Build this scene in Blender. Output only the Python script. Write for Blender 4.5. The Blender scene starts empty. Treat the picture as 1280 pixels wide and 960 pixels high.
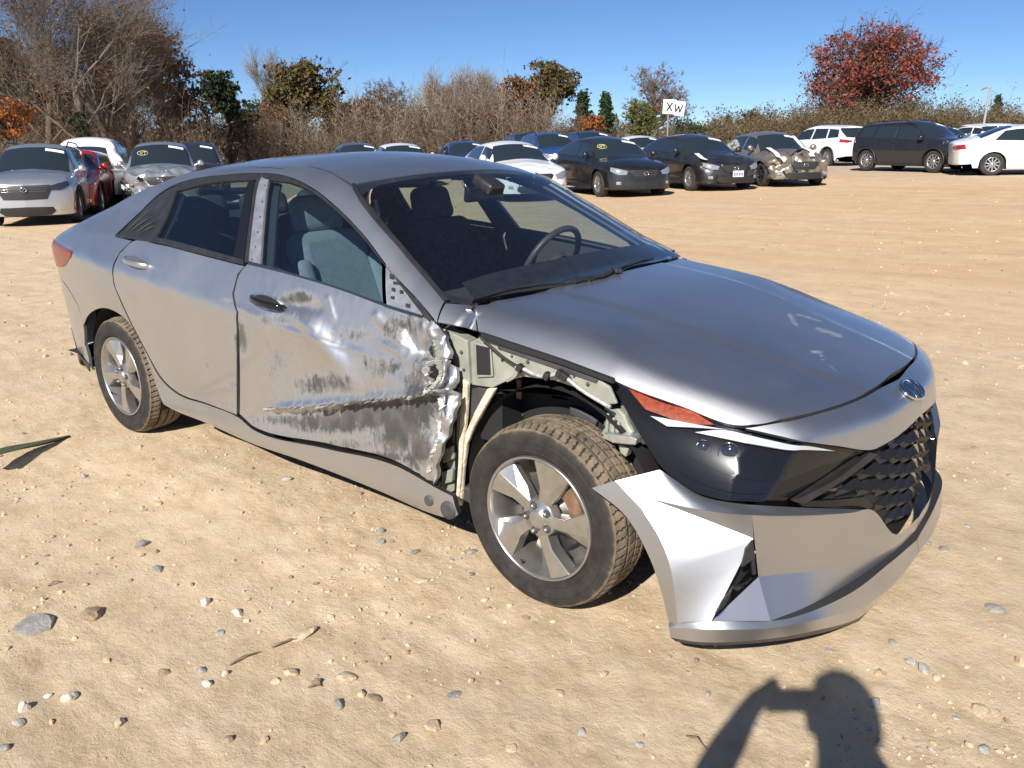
import bpy, bmesh, math, random
import numpy as np
from mathutils import Vector, Matrix, noise as mnoise

# ================================================================ camera, sky, sun, exposure
SC = bpy.context.scene
COL = SC.collection
CAM = (1.47206, -2.72377, 1.46049)
YAW, PITCH, ROLL, FPX = 2.2701576, 0.2894, -0.01300981, 1027.8856
def cam_axes():
    f = np.array([math.cos(YAW)*math.cos(PITCH), math.sin(YAW)*math.cos(PITCH), -math.sin(PITCH)])
    r = np.array([math.sin(YAW), -math.cos(YAW), 0.0])
    u = np.cross(r, f)
    c, s = math.cos(ROLL), math.sin(ROLL)
    return c*r+s*u, -s*r+c*u, f
CR, CU, CF = cam_axes()
cam_data = bpy.data.cameras.new('camera')
cam = bpy.data.objects.new('camera', cam_data); COL.objects.link(cam)
cam.matrix_world = Matrix(((CR[0], CU[0], -CF[0], CAM[0]), (CR[1], CU[1], -CF[1], CAM[1]), (CR[2], CU[2], -CF[2], CAM[2]), (0, 0, 0, 1)))
cam_data.sensor_width = 36.0
cam_data.lens = 36.0*FPX/1280.0
cam_data.clip_start = 0.02
cam_data.clip_end = 4000
SC.camera = cam

SUN = Vector((0.667, -1.916, 1.46)).normalized()          # towards the sun
sun_el = math.asin(SUN.z); sun_az = math.atan2(SUN.x, SUN.y)
world = bpy.data.worlds.new('World'); SC.world = world; world.use_nodes = True
wn = world.node_tree.nodes; wl = world.node_tree.links
bg = wn['Background']
sky = wn.new('ShaderNodeTexSky'); sky.sky_type = 'NISHITA'; sky.sun_disc = False
sky.sun_elevation = sun_el; sky.sun_rotation = sun_az
sky.air_density = 1.0; sky.dust_density = 0.0; sky.ozone_density = 7.0; sky.altitude = 4000
wl.new(sky.outputs[0], bg.inputs[0]); bg.inputs[1].default_value = 0.064
sl = bpy.data.lights.new('sun', 'SUN'); sl.energy = 4.6; sl.angle = math.radians(0.53); sl.color = (1.0, 0.945, 0.86)
so = bpy.data.objects.new('sun', sl); COL.objects.link(so)
so.rotation_euler = SUN.to_track_quat('Z', 'Y').to_euler()
so.location = (3, -8, 12)
SC.render.engine = 'CYCLES'
SC.view_settings.view_transform = 'Standard'
SC.view_settings.look = 'None'
SC.view_settings.exposure = 0.68
SC.view_settings.gamma = 1.0
SC.view_settings.use_curve_mapping = False
SC.cycles.max_bounces = 8
SC.cycles.transparent_max_bounces = 12
SC.render.resolution_x = 1024; SC.render.resolution_y = 768

# ================================================================ helpers
def ray(px, py):
    d = CF + CR*(px-640)/FPX + CU*(480-py)/FPX
    return np.array(CAM), d/np.linalg.norm(d)
def on_plane(px, py, ax, v):
    o, d = ray(px, py); t = (v-o[ax])/d[ax]
    return o + t*d
def project(P):
    d = np.asarray(P, float) - np.array(CAM); z = d@CF
    return np.stack([640+FPX*(d@CR)/z, 480-FPX*(d@CU)/z], -1)
LEFT = np.array([-.765, -.644])
def ground_z(x, y):
    """gentle lie of the yard: level round the silver sedan, tilting further out"""
    x = np.asarray(x, float); y = np.asarray(y, float)
    d = np.hypot(x+1.2, y)
    t = np.clip((d-4.5)/9.0, 0, 1); t = t*t*(3-2*t)
    left = (x-CAM[0])*LEFT[0] + (y-CAM[1])*LEFT[1]
    return np.clip(-.0165*left, -.45, .55)*t
def on_ground(px, py, dz=0.0):
    o, d = ray(px, py)
    a, b = 0.5, 120.0
    for t in np.linspace(0.5, 120, 600):
        p = o+d*t
        if p[2] - ground_z(p[0], p[1]) - dz < 0: b = t; break
        a = t
    for _ in range(40):
        m = (a+b)/2; p = o+d*m
        if p[2] - ground_z(p[0], p[1]) - dz < 0: b = m
        else: a = m
    return o+d*b

def tag(o, label=None, cat=None, group=None, kind=None):
    if label: o['label'] = label
    if cat: o['category'] = cat
    if group: o['group'] = group
    if kind: o['kind'] = kind
    return o
def empty(name, loc=(0, 0, 0), rz=0.0):
    o = bpy.data.objects.new(name, None); COL.objects.link(o)
    o.location = loc; o.rotation_euler = (0, 0, rz); o.empty_display_size = .2
    return o
class MB:
    """collects vertices and faces for one mesh object"""
    def __init__(s): s.v = []; s.f = []; s.mi = []; s.sm = []
    def add(s, v, f, smooth=False, mi=0):
        k = len(s.v)
        s.v += [tuple(map(float, p)) for p in v]
        for q in f: s.f.append([i+k for i in q]); s.mi.append(mi); s.sm.append(smooth)
        return s
    def box(s, c, d, rot=None, mi=0, taper=1.0):
        x, y, z = d[0]/2, d[1]/2, d[2]/2
        P = [(-x, -y, -z), (x, -y, -z), (x, y, -z), (-x, y, -z), (-x*taper, -y*taper, z), (x*taper, -y*taper, z), (x*taper, y*taper, z), (-x*taper, y*taper, z)]
        c = Vector(c)
        P = [c + ((rot @ Vector(p)) if rot is not None else Vector(p)) for p in P]
        return s.add(P, [(0, 3, 2, 1), (4, 5, 6, 7), (0, 1, 5, 4), (1, 2, 6, 5), (2, 3, 7, 6), (3, 0, 4, 7)], False, mi)
    def tube(s, pts, r, n=8, cap=True, smooth=True, mi=0):
        pts = [Vector(p) for p in pts]
        if not hasattr(r, '__len__'): r = [r]*len(pts)
        V = []; F = []
        up = Vector((0, 0, 1))
        prev = None
        for i, p in enumerate(pts):
            t = (pts[min(i+1, len(pts)-1)] - pts[max(i-1, 0)])
            if t.length < 1e-9: t = Vector((0, 0, 1))
            t.normalize()
            if prev is None:
                a = t.cross(up if abs(t.z) < .9 else Vector((1, 0, 0))).normalized()
            else:
                a = (prev - t*prev.dot(t))
                a = a.normalized() if a.length > 1e-6 else t.orthogonal().normalized()
            prev = a
            b = t.cross(a)
            for k in range(n):
                an = 2*math.pi*k/n
                V.append(p + (a*math.cos(an) + b*math.sin(an))*r[i])
        for i in range(len(pts)-1):
            for k in range(n):
                F.append((i*n+k, i*n+(k+1) % n, (i+1)*n+(k+1) % n, (i+1)*n+k))
        s.add(V, F, smooth, mi)
        if cap:
            m = len(pts)-1
            s.add(V[:n], [tuple(range(n-1, -1, -1))], False, mi); s.add(V[m*n:], [tuple(range(n))], False, mi)
        return s
    def lathe(s, prof, n=48, axis='y', c=(0, 0, 0), smooth=True, mi=0, a0=0, a1=2*math.pi, rfun=None):
        """prof: list of (along-axis, radius)"""
        full = abs(a1-a0-2*math.pi) < 1e-6
        m = n if full else n+1
        V = []
        for k in range(m):
            an = a0+(a1-a0)*k/n
            for (h, r) in prof:
                if rfun: r = rfun(h, r, an)
                if axis == 'y': V.append((c[0]+r*math.cos(an), c[1]+h, c[2]+r*math.sin(an)))
                elif axis == 'z': V.append((c[0]+r*math.cos(an), c[1]+r*math.sin(an), c[2]+h))
                else: V.append((c[0]+h, c[1]+r*math.cos(an), c[2]+r*math.sin(an)))
        p = len(prof); F = []
        for k in range(n):
            a, b = k*p, ((k+1) % m)*p
            for j in range(p-1): F.append((a+j, a+j+1, b+j+1, b+j))
        return s.add(V, F, smooth, mi)
    def prism(s, poly, off, mi=0, smooth=False):
        """extrude a 3D polygon by vector off"""
        n = len(poly); off = Vector(off)
        A = [Vector(p) for p in poly]; B = [p+off for p in A]
        s.add(A+B, [tuple(range(n)), tuple(range(2*n-1, n-1, -1))] + [(i, i+n, (i+1) % n+n, (i+1) % n) for i in range(n)], smooth, mi)
        return s
    def build(s, name, mats, parent=None, smooth_angle=None, loc=None):
        me = bpy.data.meshes.new(name)
        me.from_pydata(s.v, [], s.f); me.update()
        if not isinstance(mats, (list, tuple)): mats = [mats]
        for m in mats: me.materials.append(m)
        me.polygons.foreach_set('use_smooth', s.sm)
        me.polygons.foreach_set('material_index', s.mi)
        if smooth_angle: 
            me.polygons.foreach_set('use_smooth', [True]*len(me.polygons))
            me.set_sharp_from_angle(angle=math.radians(smooth_angle))
        o = bpy.data.objects.new(name, me); COL.objects.link(o)
        if parent is not None: o.parent = parent
        if loc is not None: o.location = loc
        return o
def recalc(o):
    bm = bmesh.new(); bm.from_mesh(o.data); bmesh.ops.recalc_face_normals(bm, faces=bm.faces); bm.to_mesh(o.data); bm.free()
    return o
def bevelled(o, w=.006, seg=2, ang=40):
    m = o.modifiers.new('bevel', 'BEVEL'); m.width = w; m.segments = seg; m.limit_method = 'ANGLE'; m.angle_limit = math.radians(ang)
    return o
def copy_tree(o, parent=None):
    c = o.copy(); COL.objects.link(c)
    c.parent = parent
    for ch in o.children: copy_tree(ch, c)
    return c

# ---------------------------------------------------------------- materials
def new_mat(name):
    m = bpy.data.materials.new(name); m.use_nodes = True
    nt = m.node_tree
    return m, nt, nt.nodes, nt.links, nt.nodes['Principled BSDF']
def nd(nodes, t, **kw):
    n = nodes.new(t)
    for k, v in kw.items(): setattr(n, k, v)
    return n
def simple(name, col, rough=.5, metal=0.0, coat=0.0, spec=.5, var=0.0, vscale=8.0, bump=0.0, bscale=60.0, emit=None):
    m, nt, n, l, b = new_mat(name)
    b.inputs['Base Color'].default_value = (*col, 1); b.inputs['Roughness'].default_value = rough
    b.inputs['Metallic'].default_value = metal; b.inputs['Coat Weight'].default_value = coat
    b.inputs['Coat Roughness'].default_value = .06
    b.inputs['Specular IOR Level'].default_value = spec
    if var or bump:
        tc = nd(n, 'ShaderNodeTexCoord')
    if var:
        t = nd(n, 'ShaderNodeTexNoise'); t.inputs['Scale'].default_value = vscale; t.inputs['Detail'].default_value = 6
        l.new(tc.outputs['Object'], t.inputs['Vector'])
        r = nd(n, 'ShaderNodeValToRGB')
        r.color_ramp.elements[0].position = .3; r.color_ramp.elements[1].position = .72
        r.color_ramp.elements[0].color = (*[max(0, c*(1-var)) for c in col], 1)
        r.color_ramp.elements[1].color = (*[min(1, c*(1+var)) for c in col], 1)
        l.new(t.outputs['Fac'], r.inputs['Fac']); l.new(r.outputs['Color'], b.inputs['Base Color'])
    if bump:
        t2 = nd(n, 'ShaderNodeTexNoise'); t2.inputs['Scale'].default_value = bscale; t2.inputs['Detail'].default_value = 5
        l.new(tc.outputs['Object'], t2.inputs['Vector'])
        bp = nd(n, 'ShaderNodeBump'); bp.inputs['Strength'].default_value = bump; bp.inputs['Distance'].default_value = .01
        l.new(t2.outputs['Fac'], bp.inputs['Height']); l.new(bp.outputs['Normal'], b.inputs['Normal'])
    if emit:
        b.inputs['Emission Color'].default_value = (*emit[:3], 1); b.inputs['Emission Strength'].default_value = emit[3]
    return m
def glass_mat(name, tint, refl_rough=.01, dust=0.06, f0=.11, dustcol=(.5,.46,.4)):
    """thin tinted pane: tinted see-through plus Fresnel mirror and a film of dust"""
    m, nt, n, l, b = new_mat(name)
    out = n['Material Output']; n.remove(b)
    tr = nd(n, 'ShaderNodeBsdfTransparent'); tr.inputs[0].default_value = (*tint, 1)
    gl = nd(n, 'ShaderNodeBsdfGlossy'); gl.inputs['Roughness'].default_value = refl_rough
    ge = nd(n, 'ShaderNodeNewGeometry'); dt = nd(n, 'ShaderNodeVectorMath', operation='DOT_PRODUCT')
    l.new(ge.outputs['Normal'], dt.inputs[0]); l.new(ge.outputs['Incoming'], dt.inputs[1])
    ab = nd(n, 'ShaderNodeMath', operation='ABSOLUTE'); l.new(dt.outputs['Value'], ab.inputs[0])
    om = nd(n, 'ShaderNodeMath', operation='SUBTRACT'); om.inputs[0].default_value = 1; l.new(ab.outputs[0], om.inputs[1])
    pw = nd(n, 'ShaderNodeMath', operation='POWER'); l.new(om.outputs[0], pw.inputs[0]); pw.inputs[1].default_value = 4.4
    fr = nd(n, 'ShaderNodeMath', operation='MULTIPLY_ADD'); l.new(pw.outputs[0], fr.inputs[0]); fr.inputs[1].default_value = .92; fr.inputs[2].default_value = f0
    mx = nd(n, 'ShaderNodeMixShader')
    l.new(fr.outputs[0], mx.inputs[0]); l.new(tr.outputs[0], mx.inputs[1]); l.new(gl.outputs[0], mx.inputs[2])
    df = nd(n, 'ShaderNodeBsdfDiffuse'); df.inputs[0].default_value = (*dustcol, 1)
    tc = nd(n, 'ShaderNodeTexCoord'); t = nd(n, 'ShaderNodeTexNoise'); t.inputs['Scale'].default_value = 55; t.inputs['Detail'].default_value = 9; t.inputs['Roughness'].default_value = .75
    l.new(tc.outputs['Object'], t.inputs['Vector'])
    mp = nd(n, 'ShaderNodeMapRange'); mp.inputs['From Min'].default_value = .35; mp.inputs['From Max'].default_value = .75; mp.inputs['To Min'].default_value = dust*.25; mp.inputs['To Max'].default_value = dust*1.6
    l.new(t.outputs['Fac'], mp.inputs['Value'])
    m2 = nd(n, 'ShaderNodeMixShader'); l.new(mp.outputs[0], m2.inputs[0]); l.new(mx.outputs[0], m2.inputs[1]); l.new(df.outputs[0], m2.inputs[2])
    l.new(m2.outputs[0], out.inputs['Surface'])
    return m
def paint_mat(name, col, metal=.0, rough=.3, coat=1.0, dust=.12, dustcol=(.42, .33, .23), flake=False, wear=False, smear=False):
    m, nt, n, l, b = new_mat(name)
    tc = nd(n, 'ShaderNodeTexCoord')
    t = nd(n, 'ShaderNodeTexNoise'); t.inputs['Scale'].default_value = 3.2; t.inputs['Detail'].default_value = 10; t.inputs['Roughness'].default_value = .68
    l.new(tc.outputs['Object'], t.inputs['Vector'])
    mp = nd(n, 'ShaderNodeMapRange'); mp.inputs['From Min'].default_value = .38; mp.inputs['From Max'].default_value = .75; mp.inputs['To Min'].default_value = dust*.15; mp.inputs['To Max'].default_value = dust*1.5
    l.new(t.outputs['Fac'], mp.inputs['Value'])
    mix = nd(n, 'ShaderNodeMix', data_type='RGBA')
    mix.inputs['A'].default_value = (*col, 1); mix.inputs['B'].default_value = (*dustcol, 1)
    l.new(mp.outputs[0], mix.inputs['Factor'])
    mt = nd(n, 'ShaderNodeMath', operation='MULTIPLY_ADD'); l.new(mp.outputs[0], mt.inputs[0]); mt.inputs[1].default_value = -metal; mt.inputs[2].default_value = metal
    rg = nd(n, 'ShaderNodeMath', operation='MULTIPLY_ADD'); l.new(mp.outputs[0], rg.inputs[0]); rg.inputs[1].default_value = .7; rg.inputs[2].default_value = rough
    ct = nd(n, 'ShaderNodeMath', operation='MULTIPLY_ADD'); l.new(mp.outputs[0], ct.inputs[0]); ct.inputs[1].default_value = -coat; ct.inputs[2].default_value = coat
    b.inputs['Coat Roughness'].default_value = .05
    colout, mout, rout, cout = mix.outputs['Result'], mt.outputs[0], rg.outputs[0], ct.outputs[0]
    if flake:
        f = nd(n, 'ShaderNodeTexNoise'); f.inputs['Scale'].default_value = 900; f.inputs['Detail'].default_value = 1
        l.new(tc.outputs['Object'], f.inputs['Vector'])
        bp = nd(n, 'ShaderNodeBump'); bp.inputs['Strength'].default_value = .04; bp.inputs['Distance'].default_value = .001
        l.new(f.outputs['Fac'], bp.inputs['Height']); l.new(bp.outputs['Normal'], b.inputs['Normal'])
    if smear:
        at = nd(n, 'ShaderNodeAttribute', attribute_name='wear')
        s = nd(n, 'ShaderNodeTexNoise'); s.inputs['Scale'].default_value = 45; s.inputs['Detail'].default_value = 8; s.inputs['Roughness'].default_value = .7; l.new(tc.outputs['Object'], s.inputs['Vector'])
        a1 = nd(n, 'ShaderNodeMath', operation='MULTIPLY'); l.new(s.outputs['Fac'], a1.inputs[0]); l.new(at.outputs['Fac'], a1.inputs[1])
        w = nd(n, 'ShaderNodeMapRange'); w.inputs['From Min'].default_value = .22; w.inputs['From Max'].default_value = .62; w.inputs['To Max'].default_value = .6; l.new(a1.outputs[0], w.inputs['Value'])
        mw = nd(n, 'ShaderNodeMix', data_type='RGBA'); l.new(w.outputs[0], mw.inputs['Factor']); l.new(colout, mw.inputs['A']); mw.inputs['B'].default_value = (.50, .45, .38, 1); colout = mw.outputs['Result']
        q = nd(n, 'ShaderNodeMix', data_type='FLOAT'); l.new(w.outputs[0], q.inputs['Factor']); l.new(mout, q.inputs['A']); q.inputs['B'].default_value = 0; mout = q.outputs['Result']
        q = nd(n, 'ShaderNodeMix', data_type='FLOAT'); l.new(w.outputs[0], q.inputs['Factor']); l.new(cout, q.inputs['A']); q.inputs['B'].default_value = 0; cout = q.outputs['Result']
    if wear:
        at = nd(n, 'ShaderNodeAttribute', attribute_name='wear')
        mpn = nd(n, 'ShaderNodeMapping'); mpn.inputs['Rotation'].default_value = (0, math.radians(24), 0); mpn.inputs['Scale'].default_value = (20, 6, 6)
        l.new(tc.outputs['Object'], mpn.inputs['Vector'])
        s = nd(n, 'ShaderNodeTexNoise'); s.inputs['Scale'].default_value = 1.6; s.inputs['Detail'].default_value = 9; s.inputs['Roughness'].default_value = .78; s.inputs['Distortion'].default_value = 1.1
        l.new(mpn.outputs[0], s.inputs['Vector'])
        sm_ = nd(n, 'ShaderNodeTexNoise'); sm_.inputs['Scale'].default_value = 11; sm_.inputs['Detail'].default_value = 10; sm_.inputs['Roughness'].default_value = .75; l.new(tc.outputs['Object'], sm_.inputs['Vector'])
        a0 = nd(n, 'ShaderNodeMath', operation='MULTIPLY_ADD'); l.new(sm_.outputs['Fac'], a0.inputs[0]); a0.inputs[1].default_value = .9; a0.inputs[2].default_value = -.45
        a2 = nd(n, 'ShaderNodeMath', operation='ADD'); l.new(s.outputs['Fac'], a2.inputs[0]); l.new(a0.outputs[0], a2.inputs[1])
        a1 = nd(n, 'ShaderNodeMath', operation='ADD'); l.new(a2.outputs[0], a1.inputs[0]); l.new(at.outputs['Fac'], a1.inputs[1])
        w = nd(n, 'ShaderNodeMapRange'); w.inputs['From Min'].default_value = .86; w.inputs['From Max'].default_value = 1.16
        l.new(a1.outputs[0], w.inputs['Value'])
        wm = nd(n, 'ShaderNodeMath', operation='MULTIPLY'); l.new(w.outputs[0], wm.inputs[0]); wm.inputs[1].default_value = .9
        s2 = nd(n, 'ShaderNodeTexNoise'); s2.inputs['Scale'].default_value = 14; s2.inputs['Detail'].default_value = 6
        l.new(tc.outputs['Object'], s2.inputs['Vector'])
        rp = nd(n, 'ShaderNodeValToRGB'); rp.color_ramp.elements[0].color = (.012, .012, .012, 1); rp.color_ramp.elements[1].color = (.080, .068, .055, 1)
        rp.color_ramp.elements[0].position = .42; rp.color_ramp.elements[1].position = .66
        l.new(s2.outputs['Fac'], rp.inputs['Fac'])
        mw = nd(n, 'ShaderNodeMix', data_type='RGBA'); l.new(wm.outputs[0], mw.inputs['Factor']); l.new(colout, mw.inputs['A']); l.new(rp.outputs['Color'], mw.inputs['B'])
        colout = mw.outputs['Result']
        def mixf(src, val):
            q = nd(n, 'ShaderNodeMix', data_type='FLOAT'); l.new(wm.outputs[0], q.inputs['Factor']); l.new(src, q.inputs['A']); q.inputs['B'].default_value = val
            return q.outputs['Result']
        mout, rout, cout = mixf(mout, .1), mixf(rout, .55), mixf(cout, 0)
    l.new(colout, b.inputs['Base Color']); l.new(mout, b.inputs['Metallic']); l.new(rout, b.inputs['Roughness']); l.new(cout, b.inputs['Coat Weight'])
    return m
# ---------------------------------------------------------------- maths of the silver sedan's body
def lerp1(x, pts):
    xs = [p[0] for p in pts]; ys = [p[1] for p in pts]
    return np.interp(x, xs, ys)
_S1 = {}
def smooth1(x, pts):
    """monotone-ish cubic through points"""
    key = tuple(pts)
    q = _S1.get(key)
    if q is None:
        xs = np.array([p[0] for p in pts], float); ys = np.array([p[1] for p in pts], float)
        h = np.diff(xs); d = np.diff(ys) / h
        m = np.zeros_like(xs); m[0] = d[0]; m[-1] = d[-1]
        for i in range(1, len(xs) - 1):
            m[i] = 0 if d[i-1]*d[i] <= 0 else (h[i-1]+h[i])*3/((2*h[i]+h[i-1])/d[i-1]+(h[i]+2*h[i-1])/d[i])
        # cubic coefficients per interval
        c3 = (m[:-1]+m[1:]-2*d)/h**2; c2 = (3*d-2*m[:-1]-m[1:])/h
        q = (xs, ys, m, c2, c3); _S1[key] = q
    xs, ys, m, c2, c3 = q
    x = np.minimum(np.maximum(x, xs[0]), xs[-1])
    k = np.clip(np.searchsorted(xs, x) - 1, 0, len(xs) - 2)
    t = x - xs[k]
    return ys[k]+t*(m[k]+t*(c2[k]+t*c3[k]))
def smax(a, b, r):
    h = np.clip(0.5 + 0.5*(a-b)/r, 0, 1)
    return b*(1-h) + a*h + r*h*(1-h)

class Body:
    """implicit car body: x forward, y left, z up, origin under the front axle"""
    rad = 0.075
    def belt(self, x):
        return smooth1(x, [(-3.9,1.02),(-3.3,1.03),(-2.66,1.025),(-1.54,.98),(-.69,.912),(-.44,.885),(.2,.80),(.95,.66)])
    def yside(self, x, z):
        b = self.belt(x)
        # facet lines (z) and half-widths
        lowc = lerp1(x, [(-3.6,.66),(-2.72,.70),(-2.3,.67),(-1.55,.60),(-.4,.50),(.9,.45)])
        upc = lerp1(x, [(-3.6,.93),(-2.6,.885),(-1.6,.80),(-.5,.66),(.9,.60)])
        def f(zz):
            L = [(-.2,.78),(.10,.80),(.17,.858),(.235,.884),(.30,.872)]
            o = np.zeros_like(zz)
            w0, w1, w2 = .897, .912, .836
            o = np.interp(zz, [p[0] for p in L], [p[1] for p in L])
            o = np.where((x > .2) & (zz <= .30), np.maximum(o, np.interp(zz, [-.2,.0,.1,.3], [.80,.86,.878,.872])), o)
            t = np.clip((zz-.30)/np.maximum(lowc-.30,.01), 0, 1)
            o = np.where(zz > .30, .872+(w0-.872)*t, o)
            t = np.clip((zz-lowc)/np.maximum(upc-lowc,.01), 0, 1)
            o = np.where(zz > lowc, w0+(w1-w0)*t, o)
            t = (zz-upc)/np.maximum(b-upc,.02)
            o = np.where(zz > upc, w1+(w2-w1)*np.clip(t,0,1), o)
            o = np.where(zz > b, w2-(zz-b)*.56-.10*np.maximum(zz-b,0)**2, o)
            return o
        s = .017
        y = (f(z-s*1.5)+f(z-s*.5)+f(z+s*.5)+f(z+s*1.5))/4
        plan = smooth1(x, [(-3.82,.42),(-3.74,.23),(-3.6,.135),(-3.4,.085),(-3.1,.04),(-2.7,.008),(-2.2,0),(-.3,0),(.1,.0),(.4,.0),(.6,.02),(.95,.10)])
        # upper body narrows towards the tail
        tail = np.clip((-1.9-x),0,2)*.045*np.clip((z-b)/.12,0,1)
        # haunch over the rear wheel
        h = .018*np.exp(-((x+2.75)/.33)**2-((z-.72)/.12)**2)
        return y - plan - tail + h
    TOP = [(-3.95,.98),(-3.80,1.005),(-3.62,1.035),(-3.42,1.085),(-3.22,1.145),(-2.75,1.292),(-2.35,1.378),(-2.05,1.402),(-1.65,1.413),(-1.35,1.395),(-1.09,1.338),(-.9,1.245),(-.62,1.10),(-.35,.955)]
    def ztop(self, x, y):
        zt = smooth1(x, self.TOP)
        hood = smooth1(x, [(-.45,.958),(-.2,.935),(0,.912),(.3,.852),(.55,.792),(.77,.724),(1.0,.62)])
        ya = np.abs(y)
        zt = zt - (.075*(ya/.6)**2)*np.clip((-.1-x)/.5,0,1)*lerp1(x,[(-3.9,.5),(-3.2,.5),(-2.6,.75),(-1.4,.85),(-1,.8),(-.4,.75)])
        yc = lerp1(x, [(-.4,.63),(.2,.60),(.6,.52),(.8,.44)])
        hd = hood - .016*np.minimum(ya/yc,1)**2 - .22*np.maximum(ya-yc,0) - 4.6*np.maximum(ya-yc-.05,0)**2
        return np.where(x < -.36, zt, hd)
    def xfront(self, y, z):
        xc = smooth1(z, [(-.1,.82),(.06,.872),(.12,.897),(.2,.905),(.35,.905),(.5,.898),(.6,.878),(.67,.862),(.715,.80),(.80,.5),(.95,0)])
        ya = np.abs(y)
        return xc - smooth1(ya, [(0,0),(.2,.012),(.45,.075),(.65,.165),(.75,.225),(.85,.315),(.9,.40),(.93,.52),(.95,.8)])
    def xrear(self, y, z):
        xc = smooth1(z, [(.1,-3.62),(.3,-3.72),(.5,-3.765),(.75,-3.75),(.95,-3.80),(1.03,-3.83),(1.1,-3.7)])
        return xc + .10*(np.abs(y)/.7)**3
    def f(self, P, front=True):
        x, y, z = P[...,0], P[...,1], P[...,2]
        a = np.abs(y) - self.yside(x, z)
        t = (z - self.ztop(x, y))*.85
        o = smax(a, t, self.rad)
        if front:
            o = smax(o, (x - self.xfront(y, z))*.9, .02)
        o = smax(o, (self.xrear(y, z) - x)*.9, .05)
        return o
    # parametrisations -------------------------------------------------
    AX = .60
    def solve(self, o, d, t0, t1, n=60, front=True):
        """first crossing outside->inside along rays (o,d) for t in t0..t1"""
        o = np.asarray(o, float); d = np.asarray(d, float)
        ts = np.linspace(t0, t1, n)
        P = o[..., None, :] + d[..., None, :]*ts[:, None]
        F = self.f(P, front)
        neg = F < 0
        i = np.argmax(neg, -1)
        bad = ~neg.any(-1)
        if bad.any():
            i = np.where(bad, np.argmin(F, -1), i)
        i = np.clip(i, 1, n-1)
        a = ts[i-1]; b = ts[i]
        for _ in range(26):
            m = (a+b)/2
            ins = self.f(o + d*m[..., None], front) < 0
            b = np.where(ins, m, b); a = np.where(ins, a, m)
        return o + d*b[..., None]
    def bis(self, o, d, t1, front=True, it=19):
        """crossing along rays that start inside (t=0) and leave the body before t1"""
        a = np.zeros(o.shape[:-1]); b = a + t1
        for _ in range(it):
            m = (a+b)/2
            ins = self.f(o + d*m[..., None], front) < 0
            a = np.where(ins, m, a); b = np.where(ins, b, m)
        return o + d*a[..., None]
    def lift(self, uv, mode):
        uv = np.asarray(uv, float)
        u, v = uv[..., 0], uv[..., 1]; z0 = np.zeros_like(u)
        if mode == 'cyl':      # (x, theta); theta 0 = right side, pi/2 = up
            return self.bis(np.stack([u, z0, z0+self.AX], -1), np.stack([z0, -np.cos(v), np.sin(v)], -1), 1.6, False)
        if mode == 'top':      # (x, y)
            return self.bis(np.stack([u, v, z0+.3], -1), np.stack([z0, z0, z0+1], -1), 1.5)
        if mode == 'front':    # (phi, z) about a vertical axis at x=0
            return self.bis(np.stack([z0, z0, v], -1), np.stack([np.cos(u), np.sin(u), z0], -1), 1.6)
        if mode == 'rear':     # (phi, z) about a vertical axis at x=-3
            return self.bis(np.stack([z0-3.0, z0, v], -1), np.stack([-np.cos(u), -np.sin(u), z0], -1), 1.6)
    def param(self, P, mode):
        P = np.asarray(P, float)
        x, y, z = P[..., 0], P[..., 1], P[..., 2]
        if mode == 'cyl':
            th = np.arctan2(z-self.AX, -y); return np.stack([x, np.where(th < -math.pi/2, th+2*math.pi, th)], -1)
        if mode == 'top': return np.stack([x, y], -1)
        if mode == 'rear': return np.stack([np.arctan2(-y, -(x+3.0)), z], -1)
        if mode == 'front': return np.stack([np.arctan2(y, x), z], -1)
    def normal(self, P, front=True):
        e = 2e-3; g = []
        for k in range(3):
            D = np.zeros(3); D[k] = e
            g.append(self.f(P+D, front)-self.f(P-D, front))
        g = np.stack(g, -1)
        return g/np.maximum(np.linalg.norm(g, axis=-1, keepdims=True), 1e-9)
BODY = Body()
# ---------------------------------------------------------------- panels cut out of the body surface
def to3d(e, front=True, body=BODY):
    """outline entry -> (point, offset).  (px,py[,off]) pixel on the body, ('p',x,y,z[,off]) point"""
    if e[0] == 'p':
        return np.array(e[1:4], float), (e[4] if len(e) > 4 else 0.0)
    o, d = ray(e[0], e[1])
    return body.solve(o[None], d[None], 1.2, 7.6, 260, front)[0], (e[2] if len(e) > 2 else 0.0)
def smooth_outline(P, off, seg, corner=38):
    n = len(P); out = []; oo = []
    L = lambda a: np.linalg.norm(a)+1e-12
    tang = []; cor = []
    for i in range(n):
        a = P[i]-P[i-1]; b = P[(i+1) % n]-P[i]
        ang = math.degrees(math.acos(max(-1, min(1, float(a@b)/(L(a)*L(b))))))
        cor.append(ang > corner)
        t = a/L(a)+b/L(b); tang.append(t/L(t))
    for i in range(n):
        j = (i+1) % n; ch = P[j]-P[i]; l = L(ch)
        m0 = ch if cor[i] else tang[i]*l
        m1 = ch if cor[j] else tang[j]*l
        k = max(1, int(l/seg))
        for q in range(k):
            t = q/k
            out.append((2*t**3-3*t**2+1)*P[i]+(t**3-2*t**2+t)*m0+(-2*t**3+3*t**2)*P[j]+(t**3-t**2)*m1)
            oo.append(off[i]*(1-t)+off[j]*t)
    return np.array(out), np.array(oo)
def clip_half(poly, ax, val, sg):
    out = []; n = len(poly)
    if n == 0: return out
    a = poly[-1]; da = (a[ax]-val)*sg
    for b in poly:
        db = (b[ax]-val)*sg
        if (da > 0 and db < 0) or (da < 0 and db > 0):
            t = da/(da-db)
            if ax == 0: out.append((val, a[1]+(b[1]-a[1])*t))
            else: out.append((a[0]+(b[0]-a[0])*t, val))
        if db >= 0: out.append(b)
        a = b; da = db
    return out
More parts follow.
